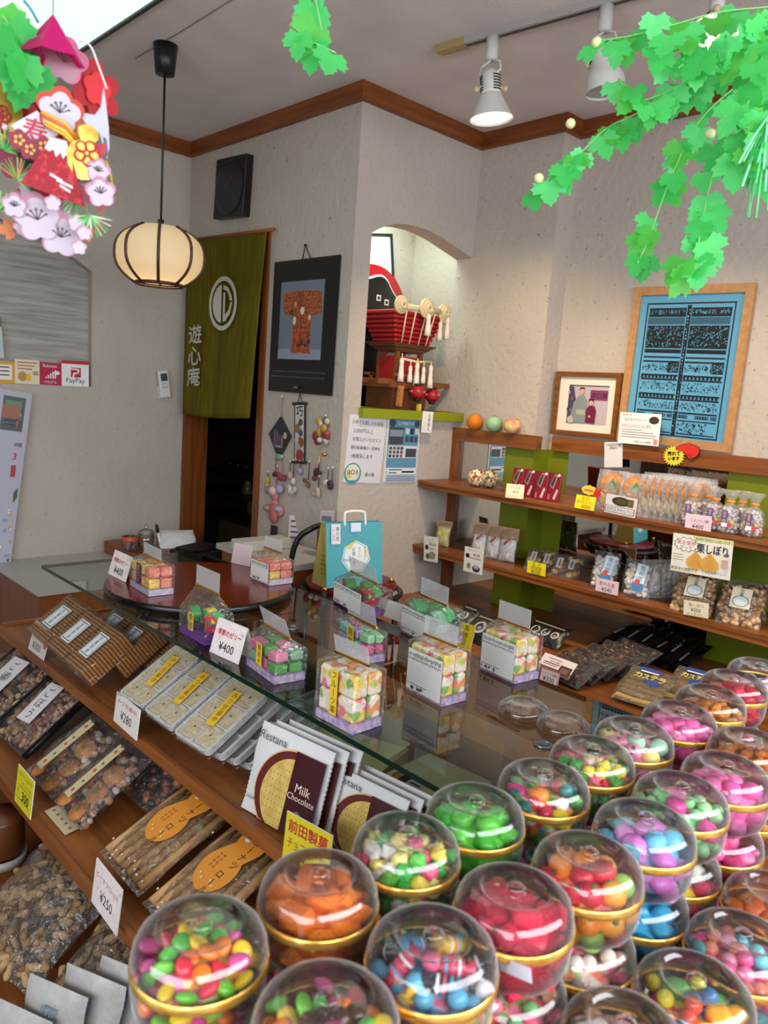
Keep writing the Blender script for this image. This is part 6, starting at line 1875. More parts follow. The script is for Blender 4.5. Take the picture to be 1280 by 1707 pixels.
# biscuit packs standing in two rows
WR = mat('#c9c8c6', .4); CHO = mat('#3a1216', .3)
BIS = noisy('biscuit', '#b5964a', '#c9ad62', (60, 60, 60), rough=.6)
def biscuit_pack(label, M, w, h, front):
    t = thing('biscuit_pack', label, 'biscuit pack', M, 'chocolate biscuit packs on the upper counter shelf')
    g = G(); n = 40; zz = [(.0, h * k / n) if k % 2 else (-.002, h * k / n) for k in range(n + 1)]; z2 = [(w - .0, h * k / n) if k % 2 else (w + .002, h * k / n) for k in range(n, -1, -1)]
    g.plate(z2 + zz, -.004, .0, WR); pillow(g, w, h, .014, WR, 5, seal=.02); g.build('wrapper', t)
    if front:
        g = G(T(0, 0, .0075)); W2, H2 = w, h
        def cl(pts, m_):
            # keep the print on the wrapper
            g.poly([(min(max(x, W2 * .0), W2), min(max(y, .0), H2)) for x, y in pts], m_)
        def ell(cx_, cy_, rx, ry, m_, x1): cl([(min(cx_ + rx * math.cos(k * .1571), x1), cy_ + ry * math.sin(k * .1571)) for k in range(40)], m_)
        ell(W2 * .62, H2 * .36, W2 * .50, H2 * .50, mat('#c9a46a', .4), W2 * .62); ell(W2 * .62, H2 * .36, W2 * .485, H2 * .485, mat('#5a1e18', .35), W2 * .62); ell(W2 * .64, H2 * .34, W2 * .42, H2 * .43, BIS, W2 * .60)
        for i in range(7):
            for j in range(10):
                x, y = W2 * (.30 + .05 * i), H2 * (.02 + .075 * j)
                if ((x - W2 * .64) / (W2 * .40)) ** 2 + ((y - H2 * .34) / (H2 * .4)) ** 2 < 1: g.lay = .0011; g.disc(x, y, .0012, .0012, mat('#84692c'), 6)
        g.lay = .0014; g.rect(W2 * .58, .0, W2 * .98, H2 * .86, CHO); g.text('Milk', W2 * .77, H2 * .50, mat('#d9c2b4'), w=W2 * .2); g.text('Chocolate', W2 * .77, H2 * .40, mat('#d9c2b4'), w=W2 * .36); g.disc(W2 * .77, H2 * .22, W2 * .05, W2 * .05, mat('#6b5c34'))
        g.text('Restana', W2 * .24, H2 * .88, mat('#3f4048'), w=W2 * .38, h=H2 * .09); g.text('KRÄM', W2 * .12, H2 * .18, TXT, w=W2 * .12); g.build('printing', t)
    else:
        g = G(T(0, 0, .0075)); g.rect(w * .58, 0, w * .98, h * .86, CHO); g.text('Restana', w * .24, h * .88, mat('#3f4048'), w=w * .38, h=h * .09); g.build('printing', t)
    return t
for gi, (bl, br, tl) in enumerate((((404, 1346), (519, 1412), (452, 1206)), ((534, 1394), (650, 1462), (579, 1284)))):
    M, w_, h_ = quad(bl, br, tl, Z=S1 + .003, lean=16)
    h_ = min(h_, .17)
    for k in range(3):
        biscuit_pack('%s chocolate biscuit pack of the row %s' % (('front', 'middle', 'rear')[k], ('beside the white trays', 'behind the star candy jar')[gi]), T(.022 * k, -.012 * k, 0) @ M, w_, h_, k == 0)
# cream cartons under the glass
CRM = mat('#c4bc86', .5)
def carton(label, bl, br, dirp, z):
    B, R = at(*bl, Z=z), at(*br, Z=z); u_ = R - B; M = frame_mat(B, u_, Vector((-u_.y, u_.x, 0)))
    w_ = u_.length; D = (at(*dirp, Z=z) - R).length
    t = thing('cream_carton', label, 'carton', M, 'cream biscuit cartons under the glass')
    G().box((0, 0, -(z - S1) + .002), (w_, D, 0), CRM, bev=.002).build('carton', t)
    g = G(T(0, 0, .0004)); g.rect(w_ * .05, D * .1, w_ * .55, D * .42, mat('#b9b2b0')); g.disc(w_ * .17, D * .26, w_ * .09, D * .12, mat('#5a2a20')); g.disc(w_ * .18, D * .25, w_ * .075, D * .10, mat('#b8803a')); g.rect(w_ * .2, D * .14, w_ * .32, D * .3, CHO); g.rect(w_ * .36, D * .2, w_ * .52, D * .23, TXT); g.rect(w_ * .36, D * .14, w_ * .5, D * .17, mat('#7a3a34')); g.build('printing', t)
carton('cream carton with biscuit picture under the glass, nearer the trays', (462, 1240), (624, 1295), (702, 1255), .85)
carton('cream carton with biscuit picture under the glass, by the jars', (626, 1296), (735, 1352), (815, 1300), .85)
def d_maeda(g, w_, h_):
    g.rect(0, 0, w_, h_, mat('#c8b81c')); g.text('前田製菓', w_ * .5, h_ * .76, mat('#b0301c'), w=w_ * .86, h=h_ * .26, bold=.0006); g.text('チョコレート', w_ * .48, h_ * .42, mat('#b0301c'), w=w_ * .8, h=h_ * .2); g.text('¥200', w_ * .5, h_ * .14, TXT, w=w_ * .4)
flat_card('price_card', 'yellow price card with red writing below the biscuit packs', 'price card', (470, 1432), (545, 1478), (496, 1361), d_maeda, lean=4, Z=S1 + .004)

# ------------------------------------------------------------------ lower counter shelf
def b_dark(t, w, L, th_):
    g = G(); g.box((w * .02, 0, 0), (w * .98, L, th_ * .5), mat('#0f0f11', .4), bev=.004); g.box((0, 0, th_ * .4), (w * .03, L, th_ * .75), mat('#0f0f11', .4)); g.box((w * .97, 0, th_ * .4), (w, L, th_ * .75), mat('#0f0f11', .4)); g.build('tray', t)
    g = G(T(0, 0, th_ * .5)); fill_blobs(g, w, L, th_ * 1.1, 240, .0085, ['#8a6448', '#a67c56', '#6e4634', '#b58e68', '#7a4238'], RND.randint(0, 99), (.05, .03, .95, .97)); stuff(g.build('crackers', t))
    g = G(T(0, 0, th_ * .5)); pillow(g, w, L, th_ * 1.5, BAGF, RND.random() * 40, seal=.03); g.build('film', t)
    g = G(T(w * .5, L * .52, th_ * 1.28) @ RZ(6)); g.rect(-w * .17, -L * .26, w * .17, L * .26, mat('#c9c2c4', .5)); g.vtext('ごぼう', .0, L * .22, mat('#16302c'), L * .15); g.build('label', t)
for k, (bl, br) in enumerate((((-62, 1168), (-6, 1222)), ((-4, 1224), (46, 1270)))):
    deck_pack('cracker_tray', ('dark tray pack of brown crackers at the picture edge', 'dark tray pack of brown crackers beside the cookie bags')[k], bl, br, 36, .235, .034, b_dark, 'dark cracker trays on the lower shelf', Z=S2 + .012)
COOK = noisy('round_cookie', '#94582a', '#b87a42', (40, 40, 40), rough=.55)
def b_cook(t, w, L, th_):
    rr = random.Random(int(w * 1e5) + RND.randint(0, 99))
    for (a, b) in ((.28, .14), (.7, .12), (.3, .38), (.72, .36), (.28, .62), (.7, .62)):
        g = G(T(w * a, L * b, th_ * (.25 + .2 * rr.random())) @ RZ(rr.uniform(0, 360)) @ RX(rr.uniform(-25, 25))); g.lathe([(.001, -.004), (.023, -.004), (.027, 0), (.024, .005), (.001, .0075)], COOK, 22); ck = g.build('cookie', t)
        g = G(T(w * a, L * b, th_ * .45 + .008)); g.poly([(.008 * math.cos(k * .785) * (1 if k % 2 else .45), .008 * math.sin(k * .785) * (1 if k % 2 else .45)) for k in range(8)], GRN); g.build('green_leaf', ck)
    g = G(); fill_blobs(g, w, L, th_, 90, .009, ['#6c341c', '#8a4826', '#4c2c18', '#a87850', '#b9a898'], rr.randint(0, 99), (.08, .06, .92, .9)); stuff(g.build('mixed_snacks', t))
    g = G(T(0, 0, th_ * .2)); pillow(g, w, L, th_ * 1.3, BAGF, RND.random() * 40, wr=.3); g.build('film', t)
    g = G(T(w * .48, L * .55, th_ * .95) @ RZ(-4)); g.rect(-w * .085, -L * .42, w * .085, L * .34, mat('#b7a683', .6))
    for k in range(3): g.disc(0, L * (-.33 + .29 * k), .005, .005, mat('#a8501c'), 10); g.disc(.002, L * (-.2 + .27 * k), .004, .004, mat('#3f6a3a'), 8)
    g.build('label', t)
for k in range(2):
    bl = (46 + 46 * k, 1288 + 50 * k); br = (92 + 46 * k, 1338 + 50 * k)
    deck_pack('cookie_bag', ('clear bag of round leaf cookies behind the yellow card', 'clear bag of round leaf cookies nearer the peanut rolls')[k], bl, br, 34, .20, .045, b_cook, 'cookie bags on the lower shelf', Z=S2 + .012)
def b_mix(t, w, L, th_):
    g = G(); fill_blobs(g, w, L, th_, 80, .011, ['#5c2c1c', '#7a3c22', '#3c2418', '#8a5a34', '#2e3a2a'], RND.randint(0, 99), (.06, .05, .94, .92)); stuff(g.build('mixed_snacks', t))
    g = G(); pillow(g, w, L, th_ * 1.3, BAGF, RND.random() * 40, wr=.3); g.build('film', t)
for k in range(1):
    M, w = tilted((92, 1338), (138, 1388), S2 + .012, 30)
    t = thing('cookie_bag', ('dim snack bag tucked behind the front cookie bags', 'second dim snack bag behind the cookie bags', 'third dim snack bag nearest the shelf above')[k], 'snack bag', T(.135, -.035, .012) @ M, 'cookie bags on the lower shelf')
    b_mix(t, w, .19, .04)
g = G(); M, w_, h_ = quad((74, 1352), (108, 1392), (82, 1340), Z=S2 + .004, lean=80)
g.box((0, 0, -.001), (w_, .035, 0), mat('#b7a683', .6))
for k in range(5): g.lay = .0003; g.disc(w_ * (.12 + .19 * k), .017, .004, .004, mat(('#a8501c', '#3f6a3a')[k % 2]), 8)
o = g.build('loose_label'); o.matrix_world = M; tag(o, 'patterned cream paper strip at the foot of the cookie bags', 'paper strip')
def d_300(g, w_, h_):
    YC = mat('#c9c01a'); g.rect(0, 0, w_, h_, YC); g.text('ハロウィンあそび', w_ * .5, h_ * .84, mat('#a84a14'), w=w_ * .86, h=h_ * .13); g.text('ミックス', w_ * .62, h_ * .64, mat('#a84a14'), w=w_ * .55, h=h_ * .12); g.rect(w_ * .12, h_ * .53, w_ * .92, h_ * .54, BLACK); g.text('300', w_ * .62, h_ * .34, TXT, w=w_ * .42); g.rect(w_ * .08, h_ * .2, w_ * .9, h_ * .21, BLACK); g.rect(w_ * .16, h_ * .34, w_ * .175, h_ * .48, BLACK)
flat_card('price_card', 'yellow green price card for 300 before the cookie bags', 'price card', (24, 1334), (50, 1367), (41, 1285), d_300, lean=6, Z=S2 + .004)
ROLLM = noisy('roll_stick', '#9a7046', '#bd9464', (30, 30, 30), rough=.5)
def b_roll(t, w, L, th_):
    for k in range(7):
        x = w * (.09 + .137 * k); g = G(); g.tube([(x, L * .05, th_ * .4), (x, L * .96, th_ * .4)], th_ * .42, ROLLM, 10); g.build('roll_stick', t)
    g = G(T(0, 0, th_ * .4)); pillow(g, w, L, th_ * 1.35, film('roll_film', k=.6, base=.06, rough=.08, bump=.9, bscale=28), RND.random() * 40, seal=.09, nx=16, ny=16); g.build('film', t)
    g = G(T(0, 0, th_ * 1.12)); ORG = mat('#d08428', .5)
    c1, c2 = (w * .56, L * .82), (w * .48, L * .52)
    n = 24; pts = [(c1[0] + .036 * math.cos(a), c1[1] + .036 * math.sin(a)) for a in [rad(-25 + 230 * k / n) for k in range(n + 1)]] + [(c2[0] + .045 * math.cos(a), c2[1] + .050 * math.sin(a)) for a in [rad(140 + 260 * k / n) for k in range(n + 1)]]
    g.poly(pts, ORG); g.text('ピ', c1[0] + .008, c1[1] + .014, mat('#8e1a14'), h=.026, bold=.0012); g.vtext('ーナツ', c1[0] + .008, c1[1] + .000, mat('#241408'), .021); g.vtext('ロール', c2[0] + .014, c2[1] + .004, mat('#241408'), .019)
    for q_ in range(2): g.vtext('サクサク', c2[0] - .012 - .010 * q_, c2[1] + .028, mat('#6a3a10'), .009)
    for k in range(6): g.disc(c2[0] + .022 * math.cos(k * 1.05), c2[1] - .03 + .006 * (k % 2), .003, .003, mat('#d9b48a'), 8)
    g.disc(c1[0] - .014, c1[1] + .006, .009, .012, mat('#d8cfc8')); g.build('label', t)
    g = G(T(0, 0, th_ * .9)); rr = random.Random(3)
    for k in range(14): g.disc(w * rr.uniform(.05, .95), L * rr.uniform(.02, .16), .0025, .0025, mat('#cfc9c2'), 8)
    g.build('dotted_end', t)
deck_pack('peanut_roll_pack', 'peanut roll pack with orange sticker beside its ¥250 card', (168, 1425), (232, 1500), 25, .245, .024, b_roll, 'peanut roll packs on the lower shelf', Z=S2 + .03)
deck_pack('peanut_roll_pack', 'peanut roll pack with orange sticker behind the candy jars', (240, 1512), (318, 1598), 25, .245, .024, b_roll, 'peanut roll packs on the lower shelf', Z=S2 + .03)
def d_250(g, w_, h_):
    g.rect(0, 0, w_, h_, SPK); g.text('ピーナツロール', w_ * .5, h_ * .72, mat('#b0404c'), w=w_ * .86, h=h_ * .13); g.text('¥250', w_ * .52, h_ * .36, TXT, w=w_ * .46)
flat_card('price_card', 'pinkish price card for ¥250 at the lower shelf edge', 'price card', (152, 1502), (194, 1561), (171, 1442), d_250, lean=6, Z=S2 + .003)

# ------------------------------------------------------------------ bottom shelf
PEAN = ['#8a6a42', '#a5835a', '#75552f', '#b5946a']
def b_pean(t, w, L, th_):
    g = G(); rr = random.Random(RND.randint(0, 999)); ms = [noisy('peanut_%d' % k, c_, c_, (1, 1, 1), rough=.7, bump=.5, bscale=220) for k, c_ in enumerate(PEAN)]
    for k in range(130):
        a, b = rr.uniform(.05, .95), rr.uniform(.04, .88); kk = (math.sin(math.pi * a) ** .5) * (math.sin(math.pi * min(max(b, .08), .9)) ** .5)
        Mx = T(a * w, b * L, (th_ * .5 * kk - .008) * rr.uniform(.2, 1)) @ RZ(rr.uniform(0, 360)) @ RX(rr.uniform(-30, 30))
        g.ball((0, 0, 0), (.0095, .0095, .019), rr.choice(ms), 8, 8, M=Mx @ RX(90), fn=lambda d: 1 - .24 * math.exp(-(d.z / .25) ** 2))
    stuff(g.build('peanuts', t)); g = G(); pillow(g, w, L, th_ * 1.15, BAGF, RND.random() * 40, wr=.3); g.build('film', t)
deck_pack('peanut_bag', 'clear bag of peanuts in shells at the picture edge', (-75, 1560), (48, 1662), 30, .26, .08, b_pean, 'bags of peanuts on the bottom shelf', Z=S3 + .04)
deck_pack('peanut_bag', 'clear bag of peanuts in shells below the ¥250 card', (62, 1675), (150, 1742), 32, .26, .065, b_pean, 'bags of peanuts on the bottom shelf', Z=S3 + .04)
t = thing('brown_snack_jar', 'brown snack jar at the picture edge below the yellow card', 'jar', T(*at(0, 1420, Z=S3 + .06)))
G().lathe([(.05, 0), (.055, .01), (.055, .09), (.05, .10)], mat('#5a2e16', .35), 26).build('body', t); G().lathe([(.057, .0), (.06, .004), (.058, -.02), (.03, -.03)], mat('#a09a94', .4), 26, caps=False).build('saucer', t)
SILV = noisy('silver_pouch_foil', '#a3a19c', '#bbb8b2', (10, 10, 10), rough=.42, bump=.25, bscale=25, spec=.5, metal=.35)
for k, (px, py) in enumerate(((-8, 1660), (52, 1622), (112, 1604), (172, 1592))):
    p = at(px, py, d=1.30 + .012 * k)
    u_ = Vector((.42, -.90, 0)); v_ = Vector((.22, .1, .97))
    M = frame_mat(p - v_.normalized() * .19, u_, v_)
    t = thing('silver_pouch', ('silver grey pouch at the lower picture corner', 'silver grey pouch second from the picture corner', 'silver grey pouch third, under the peanut bags', 'silver grey pouch nearest the rainbow chocolate jar')[k], 'pouch', M, 'silver pouches at the bottom')
    g = G(); pillow(g, .125, .19, .022, SILV, k * 3.1, seal=.05, wr=.2); g.build('pouch', t)
    g = G(T(.045, .132, .0150)); BL3 = mat('#5f7894', .5)
    for a, b, c_, d2 in ((0, 0, .028, .003), (0, .025, .028, .028), (0, 0, .003, .028), (.025, 0, .028, .028)): g.rect(a, b, c_, d2, BL3)
    g.poly([(.006, .006), (.012, .022), (.016, .022), (.011, .006)], BL3); g.poly([(.014, .006), (.02, .022), (.023, .016), (.017, .006)], BL3); g.build('square_emblem', t)

# ------------------------------------------------------------------ candy jars
TZ = .991
t = thing('jar_table', 'wooden table carrying the stacked candy jars', 'table', Matrix())
G().box((.20, -.05, TZ - .03), (1.45, .50, TZ - .0005), wood('wood_jar_table', '#6e3312', '#8a4a1c', 'x'), bev=.004).build('tabletop', t)
for x in (.24, 1.41):
    for y in (-.01, .46): G().box((x - .025, y - .025, 0), (x + .025, y + .025, TZ - .03), WOOD_Z).build('leg', t)
JP_BASE = [(.001, .0005), (.028, .0005), (.037, .003), (.0435, .009), (.0475, .018), (.0490, .030), (.0490, .041)]
JP_LID = [(.0490, .047), (.0490, .052), (.0480, .058), (.0455, .0640), (.0410, .0690), (.0350, .0725), (.0310, .0738), (.0290, .0730), (.0275, .0700), (.0250, .0688), (.0085, .0682)]
def jm(prof, nm, m=CLEAR, seg=40, extra=None):
    g = G(); g.lathe(prof, m, seg, caps=False)
    if extra: extra(g)
    o = g.build(nm); me = o.data; bpy.data.objects.remove(o); return me
ME_BASE = jm(JP_BASE, 'bowl'); ME_LID = jm(JP_LID, 'lid')
ME_KNOB = jm([(.0085, .068), (.0070, .0705), (.0080, .0725), (.0060, .0745), (.001, .0750)], 'knob', seg=20)
ME_BAND = jm([(.0492, .0400), (.0503, .0410), (.0503, .0472), (.0492, .0482)], 'gold_band', noisy('gold_band', '#d89434', '#f6d070', (60, 60, 200), rough=.22, metal=.75, spec=.7), 40)
CME = {}
def candy_mesh(kind, c):
    key = (kind, c)
    if key in CME: return CME[key]
    g = G(); m = mat(c, .22 if kind in ('lentil', 'ball', 'wrap') else .35)
    if kind == 'lentil': g.ball((0, 0, 0), (.0085, .0072, .0046), m, 14, 9)
    elif kind == 'ball': g.ball((0, 0, 0), .0075, m, 12, 8)
    elif kind == 'fruit':
        g.ball((0, 0, 0), .0115, m, 16, 10); g.ball((0, 0, .0112), (.003, .003, .002), mat('#3f6a2c'), 6, 5)
    elif kind == 'star': g.ball((0, 0, 0), .0078, m, 18, 12, fn=lambda d: 1 + .17 * math.sin(6 * d.x * 1.6) * math.sin(6 * d.y * 1.6) + .12 * math.sin(7 * d.z))
    elif kind == 'chunk':
        gm = noisy('sugared_' + c, c, c, (1, 1, 1), rough=.4, bump=.6, bscale=500, spec=.6)
        g.box((-.0125, -.0105, -.0085), (.0125, .0105, .0085), gm, bev=.003)
    elif kind == 'puff': g.ball((0, 0, 0), (.0125, .0115, .0095), m, 14, 9, fn=lambda d: 1 + .10 * math.sin(5 * d.x + 3 * d.y) * math.cos(4 * d.z))
    elif kind == 'cracker': g.ball((0, 0, 0), (.0095, .007, .0055), noisy('glazed_' + c, c, c, (1, 1, 1), rough=.3, bump=.5, bscale=250), 12, 8, fn=lambda d: 1 + .15 * math.sin(6 * d.x))
    elif kind == 'wrap':
        g.lathe([(.001, -.017), (.0075, -.0165), (.003, -.010), (.0062, -.008), (.0066, 0), (.0062, .008), (.003, .010), (.0075, .0165), (.001, .017)], m, 12)
        for k in range(3): g.lathe([(.0068, -.006 + .005 * k), (.0068, -.004 + .005 * k)], mat(('#e6e2de', '#c8506e', '#4f9ac0')[k]), 12, caps=False)
    elif kind == 'ringc':
        g.lathe([(.004, -.003), (.0085, -.003), (.0095, 0), (.0085, .003), (.004, .003), (.004, -.003)], m, 16, caps=False)
    o = g.build('candy'); me = o.data; bpy.data.objects.remove(o); CME[key] = me
    return me
SIZ = dict(lentil=.0078, ball=.0080, fruit=.0122, star=.0084, chunk=.0125, puff=.0122, cracker=.0085, wrap=.0105, ringc=.0092)
def fill_jar(t, kinds, level, n, seed):
    rr = random.Random(seed); pts = []
    def rmax(z):
        pr_ = JP_BASE[1:] + JP_LID[:7]
        for (r0, z0), (r1, z1) in zip(pr_, pr_[1:]):
            if z0 <= z <= z1: return r0 + (r1 - r0) * (z - z0) / max(z1 - z0, 1e-6)
        return .03
    tries = 0
    while len(pts) < n and tries < n * 60:
        tries += 1
        kind, c = rr.choice(kinds); s = SIZ[kind]
        u_ = rr.random()
        if u_ < .62:   # top layer, what shows through the lid
            z = level - s * .55 + rr.uniform(-.004, .004); R = min(rmax(min(z, .062)) - s, .041); r_ = R * math.sqrt(rr.random()); z -= .010 * (r_ / .041) ** 2
        else:          # against the wall of the bowl
            z = rr.uniform(.010, level - s); R = rmax(z) - s * .95; r_ = R * rr.uniform(.93, 1.0)
        a = rr.uniform(0, 2 * math.pi)
        p = Vector((r_ * math.cos(a), r_ * math.sin(a), z))
        if any((p - q_).length < (s + s2) * .76 for q_, s2 in pts): continue
        pts.append((p, s))
        M = T(*p) @ RZ(rr.uniform(0, 360)) @ RX(rr.uniform(-45, 45)) @ RY(rr.uniform(-45, 45))
        if kind == 'wrap': M = M @ RX(90)
        place('candy', candy_mesh(kind, c), t, M)
    # unseen heart of the filling, in the colours of the sweets, so that the jar is not hollow
    g = G(); core = [(max(rmax(z) - .0135, .01), z) for z in (.009, .016, .024, .032)] + [(.034, max(level - .017, .033)), (.02, level - .012), (.001, level - .011)]
    cs = [c for _, c in kinds]
    g.lathe(core, voro('core_%s' % '_'.join(sorted(set(cs)))[:40], [(k / len(cs), c) for k, c in enumerate(cs[:7])], 120), 20); stuff(g.build('candy_core', t))
JG = 'clear candy jars stacked on the table'
def jar(x, y, k, kinds, label, level=.054, n=46, seed=0, z0=TZ, rot=0):
    t = thing('candy_jar', label, 'candy jar', T(x, y, z0 + .0735 * k) @ RZ(rot), JG)
    place('bowl', ME_BASE, t); l_ = place('lid', ME_LID, t); place('knob', ME_KNOB, l_); place('gold_band', ME_BAND, t)
    fill_jar(t, kinds, level, n, seed)
    return t
def ks(kind, *cols): return [(kind, c) for c in cols]
K = {
    'choc': ks('lentil', '#f0c81a', '#e8761a', '#d8203a', '#6cc23a', '#4a2a1c', '#e0509a', '#f0c81a', '#58b848'),
    'orange': ks('chunk', '#f07408', '#ee7c14'),
    'konpeito': ks('star', '#5cc04a', '#efd75a', '#e85a7c', '#f0ece4', '#efe08a', '#48b050'),
    'wrap': ks('wrap', '#e8e2de', '#3f8fbe', '#c83a5a', '#3a3640', '#e6b93a') + ks('ball', '#e0608a', '#58a8c8'),
    'red': ks('chunk', '#d81840', '#de2048'),
    'smallmix': ks('ball', '#e8506a', '#f0a04a', '#e87a9a', '#6fae6a', '#f2b48a', '#c8405a'),
    'green': ks('puff', '#3fb02c', '#58c03a', '#4ab834'),
    'multi': ks('puff', '#e83a8a', '#f08a2a', '#d8c22a') + ks('ball', '#3a8a8a', '#e6e0da', '#c83048', '#58a848'),
    'redgreen': ks('star', '#d8304a', '#e8d04a', '#e86a7a', '#5aa84a', '#f0d8d0'),
    'pastel': ks('fruit', '#f0a8b0', '#f2dc8a', '#a8d8b8', '#e890b0', '#efe6da'),
    'pink': ks('puff', '#f070b0', '#f58ac2', '#ee5fa6'),
    'cracker': ks('cracker', '#d8821e', '#c46a14', '#e69a3a', '#b85c10'),
    'redjelly': ks('puff', '#d01030', '#e02040', '#c81040'),
    'clearpink': ks('puff', '#d8c8d0', '#e8a8c0', '#c8a0b8'),
    'bigfruit': ks('fruit', '#f0881a', '#d8243a', '#f09a2a', '#9cc25a', '#c81c34'),
    'bluepink': ks('puff', '#7cc8e0', '#e07ad0', '#e89ad8', '#68bcd8'),
    'pinkgreen': ks('puff', '#f070b0', '#e84a9a') + ks('ball', '#8ad88a', '#a8e0a0'),
    'smallpink': ks('ball', '#f07aa8', '#e85a90', '#f0a0b8', '#6ac0c8', '#f08a70'),
    'packet': ks('puff', '#e83a7a', '#f0a82a', '#58a84a') + ks('ball', '#3a7ab0', '#e8d83a', '#d84a3a'),
    'paleorange': ks('ringc', '#f0b088', '#e87a8a', '#f0d0b0', '#e8e0d8', '#d8a0a8'),
    'blue': ks('puff', '#2a9ac8', '#3aa8d0'),
    'yellowblue': ks('puff', '#e8c82a', '#6ac0c0', '#d83a5a', '#e0e0d0'),
    'rose': ks('puff', '#e84a8a', '#f06aa0', '#d83a78'),
    'mixfruit': ks('ball', '#e87a5a', '#e8b0a0', '#c84a6a', '#90b870', '#e8d8c8'),
    'darkred': ks('ball', '#a81830', '#c02038', '#901428'),
    'orangeball': ks('puff', '#f07a1a', '#f0902a', '#e86a10'),
}
TOP = [
    (.274, .445, 'choc', 'jar of rainbow chocolate drops, frontmost by the silver pouches'), (.381, .441, 'orange', 'jar of orange sugared jelly chunks with gold band'), (.483, .441, 'konpeito', 'jar of green yellow and pink bumpy sugar stars'),
    (.579, .440, 'green', 'jar of bright green sweets beside the glass corner'), (.684, .432, 'multi', 'jar of pink, orange and teal sweets behind the green one'), (.785, .435, 'redgreen', 'jar of small red and yellow sugar stars near the loose lids'),
    (.883, .436, 'pastel', 'jar of pastel pink, mint and yellow balls'), (.990, .428, 'pink', 'jar of pink sweets in the back row before the gold packs'), (1.094, .432, 'cracker', 'jar of glazed orange crackers in the back row'), (1.195, .440, 'redjelly', 'jar of crimson jelly in the back row'), (1.297, .441, 'clearpink', 'jar of pale pink sweets farthest back at frame edge'),
    (.302, .334, 'choc2', 'second jar of rainbow chocolate drops at the bottom edge'), (.402, .333, 'wrap', 'jar of striped wrapped sweets, blue pink and white'), (.496, .329, 'red', 'jar of red sugared jelly chunks, largest red one'), (.592, .320, 'bigfruit', 'jar of orange and red fruit shaped sweets'),
    (.693, .319, 'bluepink', 'jar of light blue and lilac sweets'), (.784, .326, 'pinkgreen', 'jar of pink sweets with pale green balls'), (.879, .318, 'pink2', 'jar of pink sweets at the frame edge, behind pink and green'), (.979, .331, 'cracker2', 'jar of glazed orange crackers at the frame edge'),
]
K['choc2'] = K['choc']; K['pink2'] = K['pink']; K['cracker2'] = K['cracker']
UND = {'choc': 'choc', 'orange': 'choc', 'konpeito': 'konpeito', 'red': 'smallmix', 'bigfruit': 'mixfruit', 'bluepink': 'blue', 'pinkgreen': 'yellowblue', 'pink2': 'rose', 'green': 'green', 'multi': 'smallpink', 'redgreen': 'rose', 'wrap': 'wrap', 'choc2': 'choc', 'pastel': 'pastel', 'pink': 'pink', 'cracker': 'cracker', 'cracker2': 'cracker', 'redjelly': 'redjelly'}
WHAT = dict(choc='rainbow chocolate drops', orange='orange jelly', konpeito='bumpy sugar stars', red='red sugared jelly', bigfruit='fruit shaped sweets', bluepink='blue and lilac sweets', pinkgreen='pink and green sweets', pink2='edge pink sweets', green='bright green sweets', multi='pink, orange and teal sweets', redgreen='red and yellow stars', wrap='striped wrapped sweets', choc2='second rainbow chocolates', pastel='pastel balls', pink='back row pink sweets', cracker='back row crackers', cracker2='edge crackers', redjelly='crimson jelly')
NO = dict(lentil=66, ball=60, star=58, chunk=30, puff=30, fruit=30, cracker=54, wrap=36, ringc=46)
for i, (x, y, k, lb) in enumerate(TOP):
    kind = K[k][0][0]
    jar(x, y, 2, K[k], lb, level=.056 if k != 'clearpink' else .045, n=NO[kind], seed=i + 3, rot=i * 37)
    if k in UND:
        kk = UND[k]; kd = K[kk][0][0]
        jar(x + .002, y - .001, 1, K[kk], 'jar stacked beneath the jar of ' + WHAT[k], n=int(NO[kd] * .6), seed=i + 60, rot=i * 61)
    if k in ('choc', 'bluepink', 'pinkgreen', 'pink2', 'red', 'bigfruit', 'choc2', 'wrap'):
        kk = {'bluepink': 'darkred', 'pinkgreen': 'rose', 'pink2': 'rose'}.get(k, UND[k]); kd = K[kk][0][0]
        jar(x, y, 0, K[kk], 'lowest jar on the table under the ' + WHAT[k], n=int(NO[kd] * .4), seed=i + 90)
for i, (x, y, kz, k, lb) in enumerate((
        (.706, .220, 1, 'smallpink', 'jar of tiny pink balls at the lower frame edge'), (.614, .222, 1, 'packet', 'jar with a clear packet over mixed sweets, bottom right'), (.524, .236, 1, 'paleorange', 'jar of pale ring sweets cut by the bottom edge'), (.800, .225, 1, 'orangeball', 'jar of orange sweets cut by the frame edge'))):
    jar(x, y, kz, K[k], lb, level=.052, n=NO[K[k][0][0]], seed=i + 130, rot=i * 50)
    jar(x, y, 0, K[k], 'jar underneath the ' + lb[4:].split(' at the')[0].split(' cut by')[0].split(', bottom')[0], n=20, seed=i + 150)
# folded white slip lying against the red jelly jar, white tabs on jars
p = at(862, 1620, d=.60)
M, w_, h_ = quad((826, 1614), (886, 1640), (832, 1602), X=.455)
o = G().box((0, 0, -.0006), (w_, h_ * 1.6, 0), mat('#cfcbd6', .5)).build('folded_slip'); o.matrix_world = M; tag(o, 'folded pale paper slip stuck under the red jelly jar', 'paper slip')

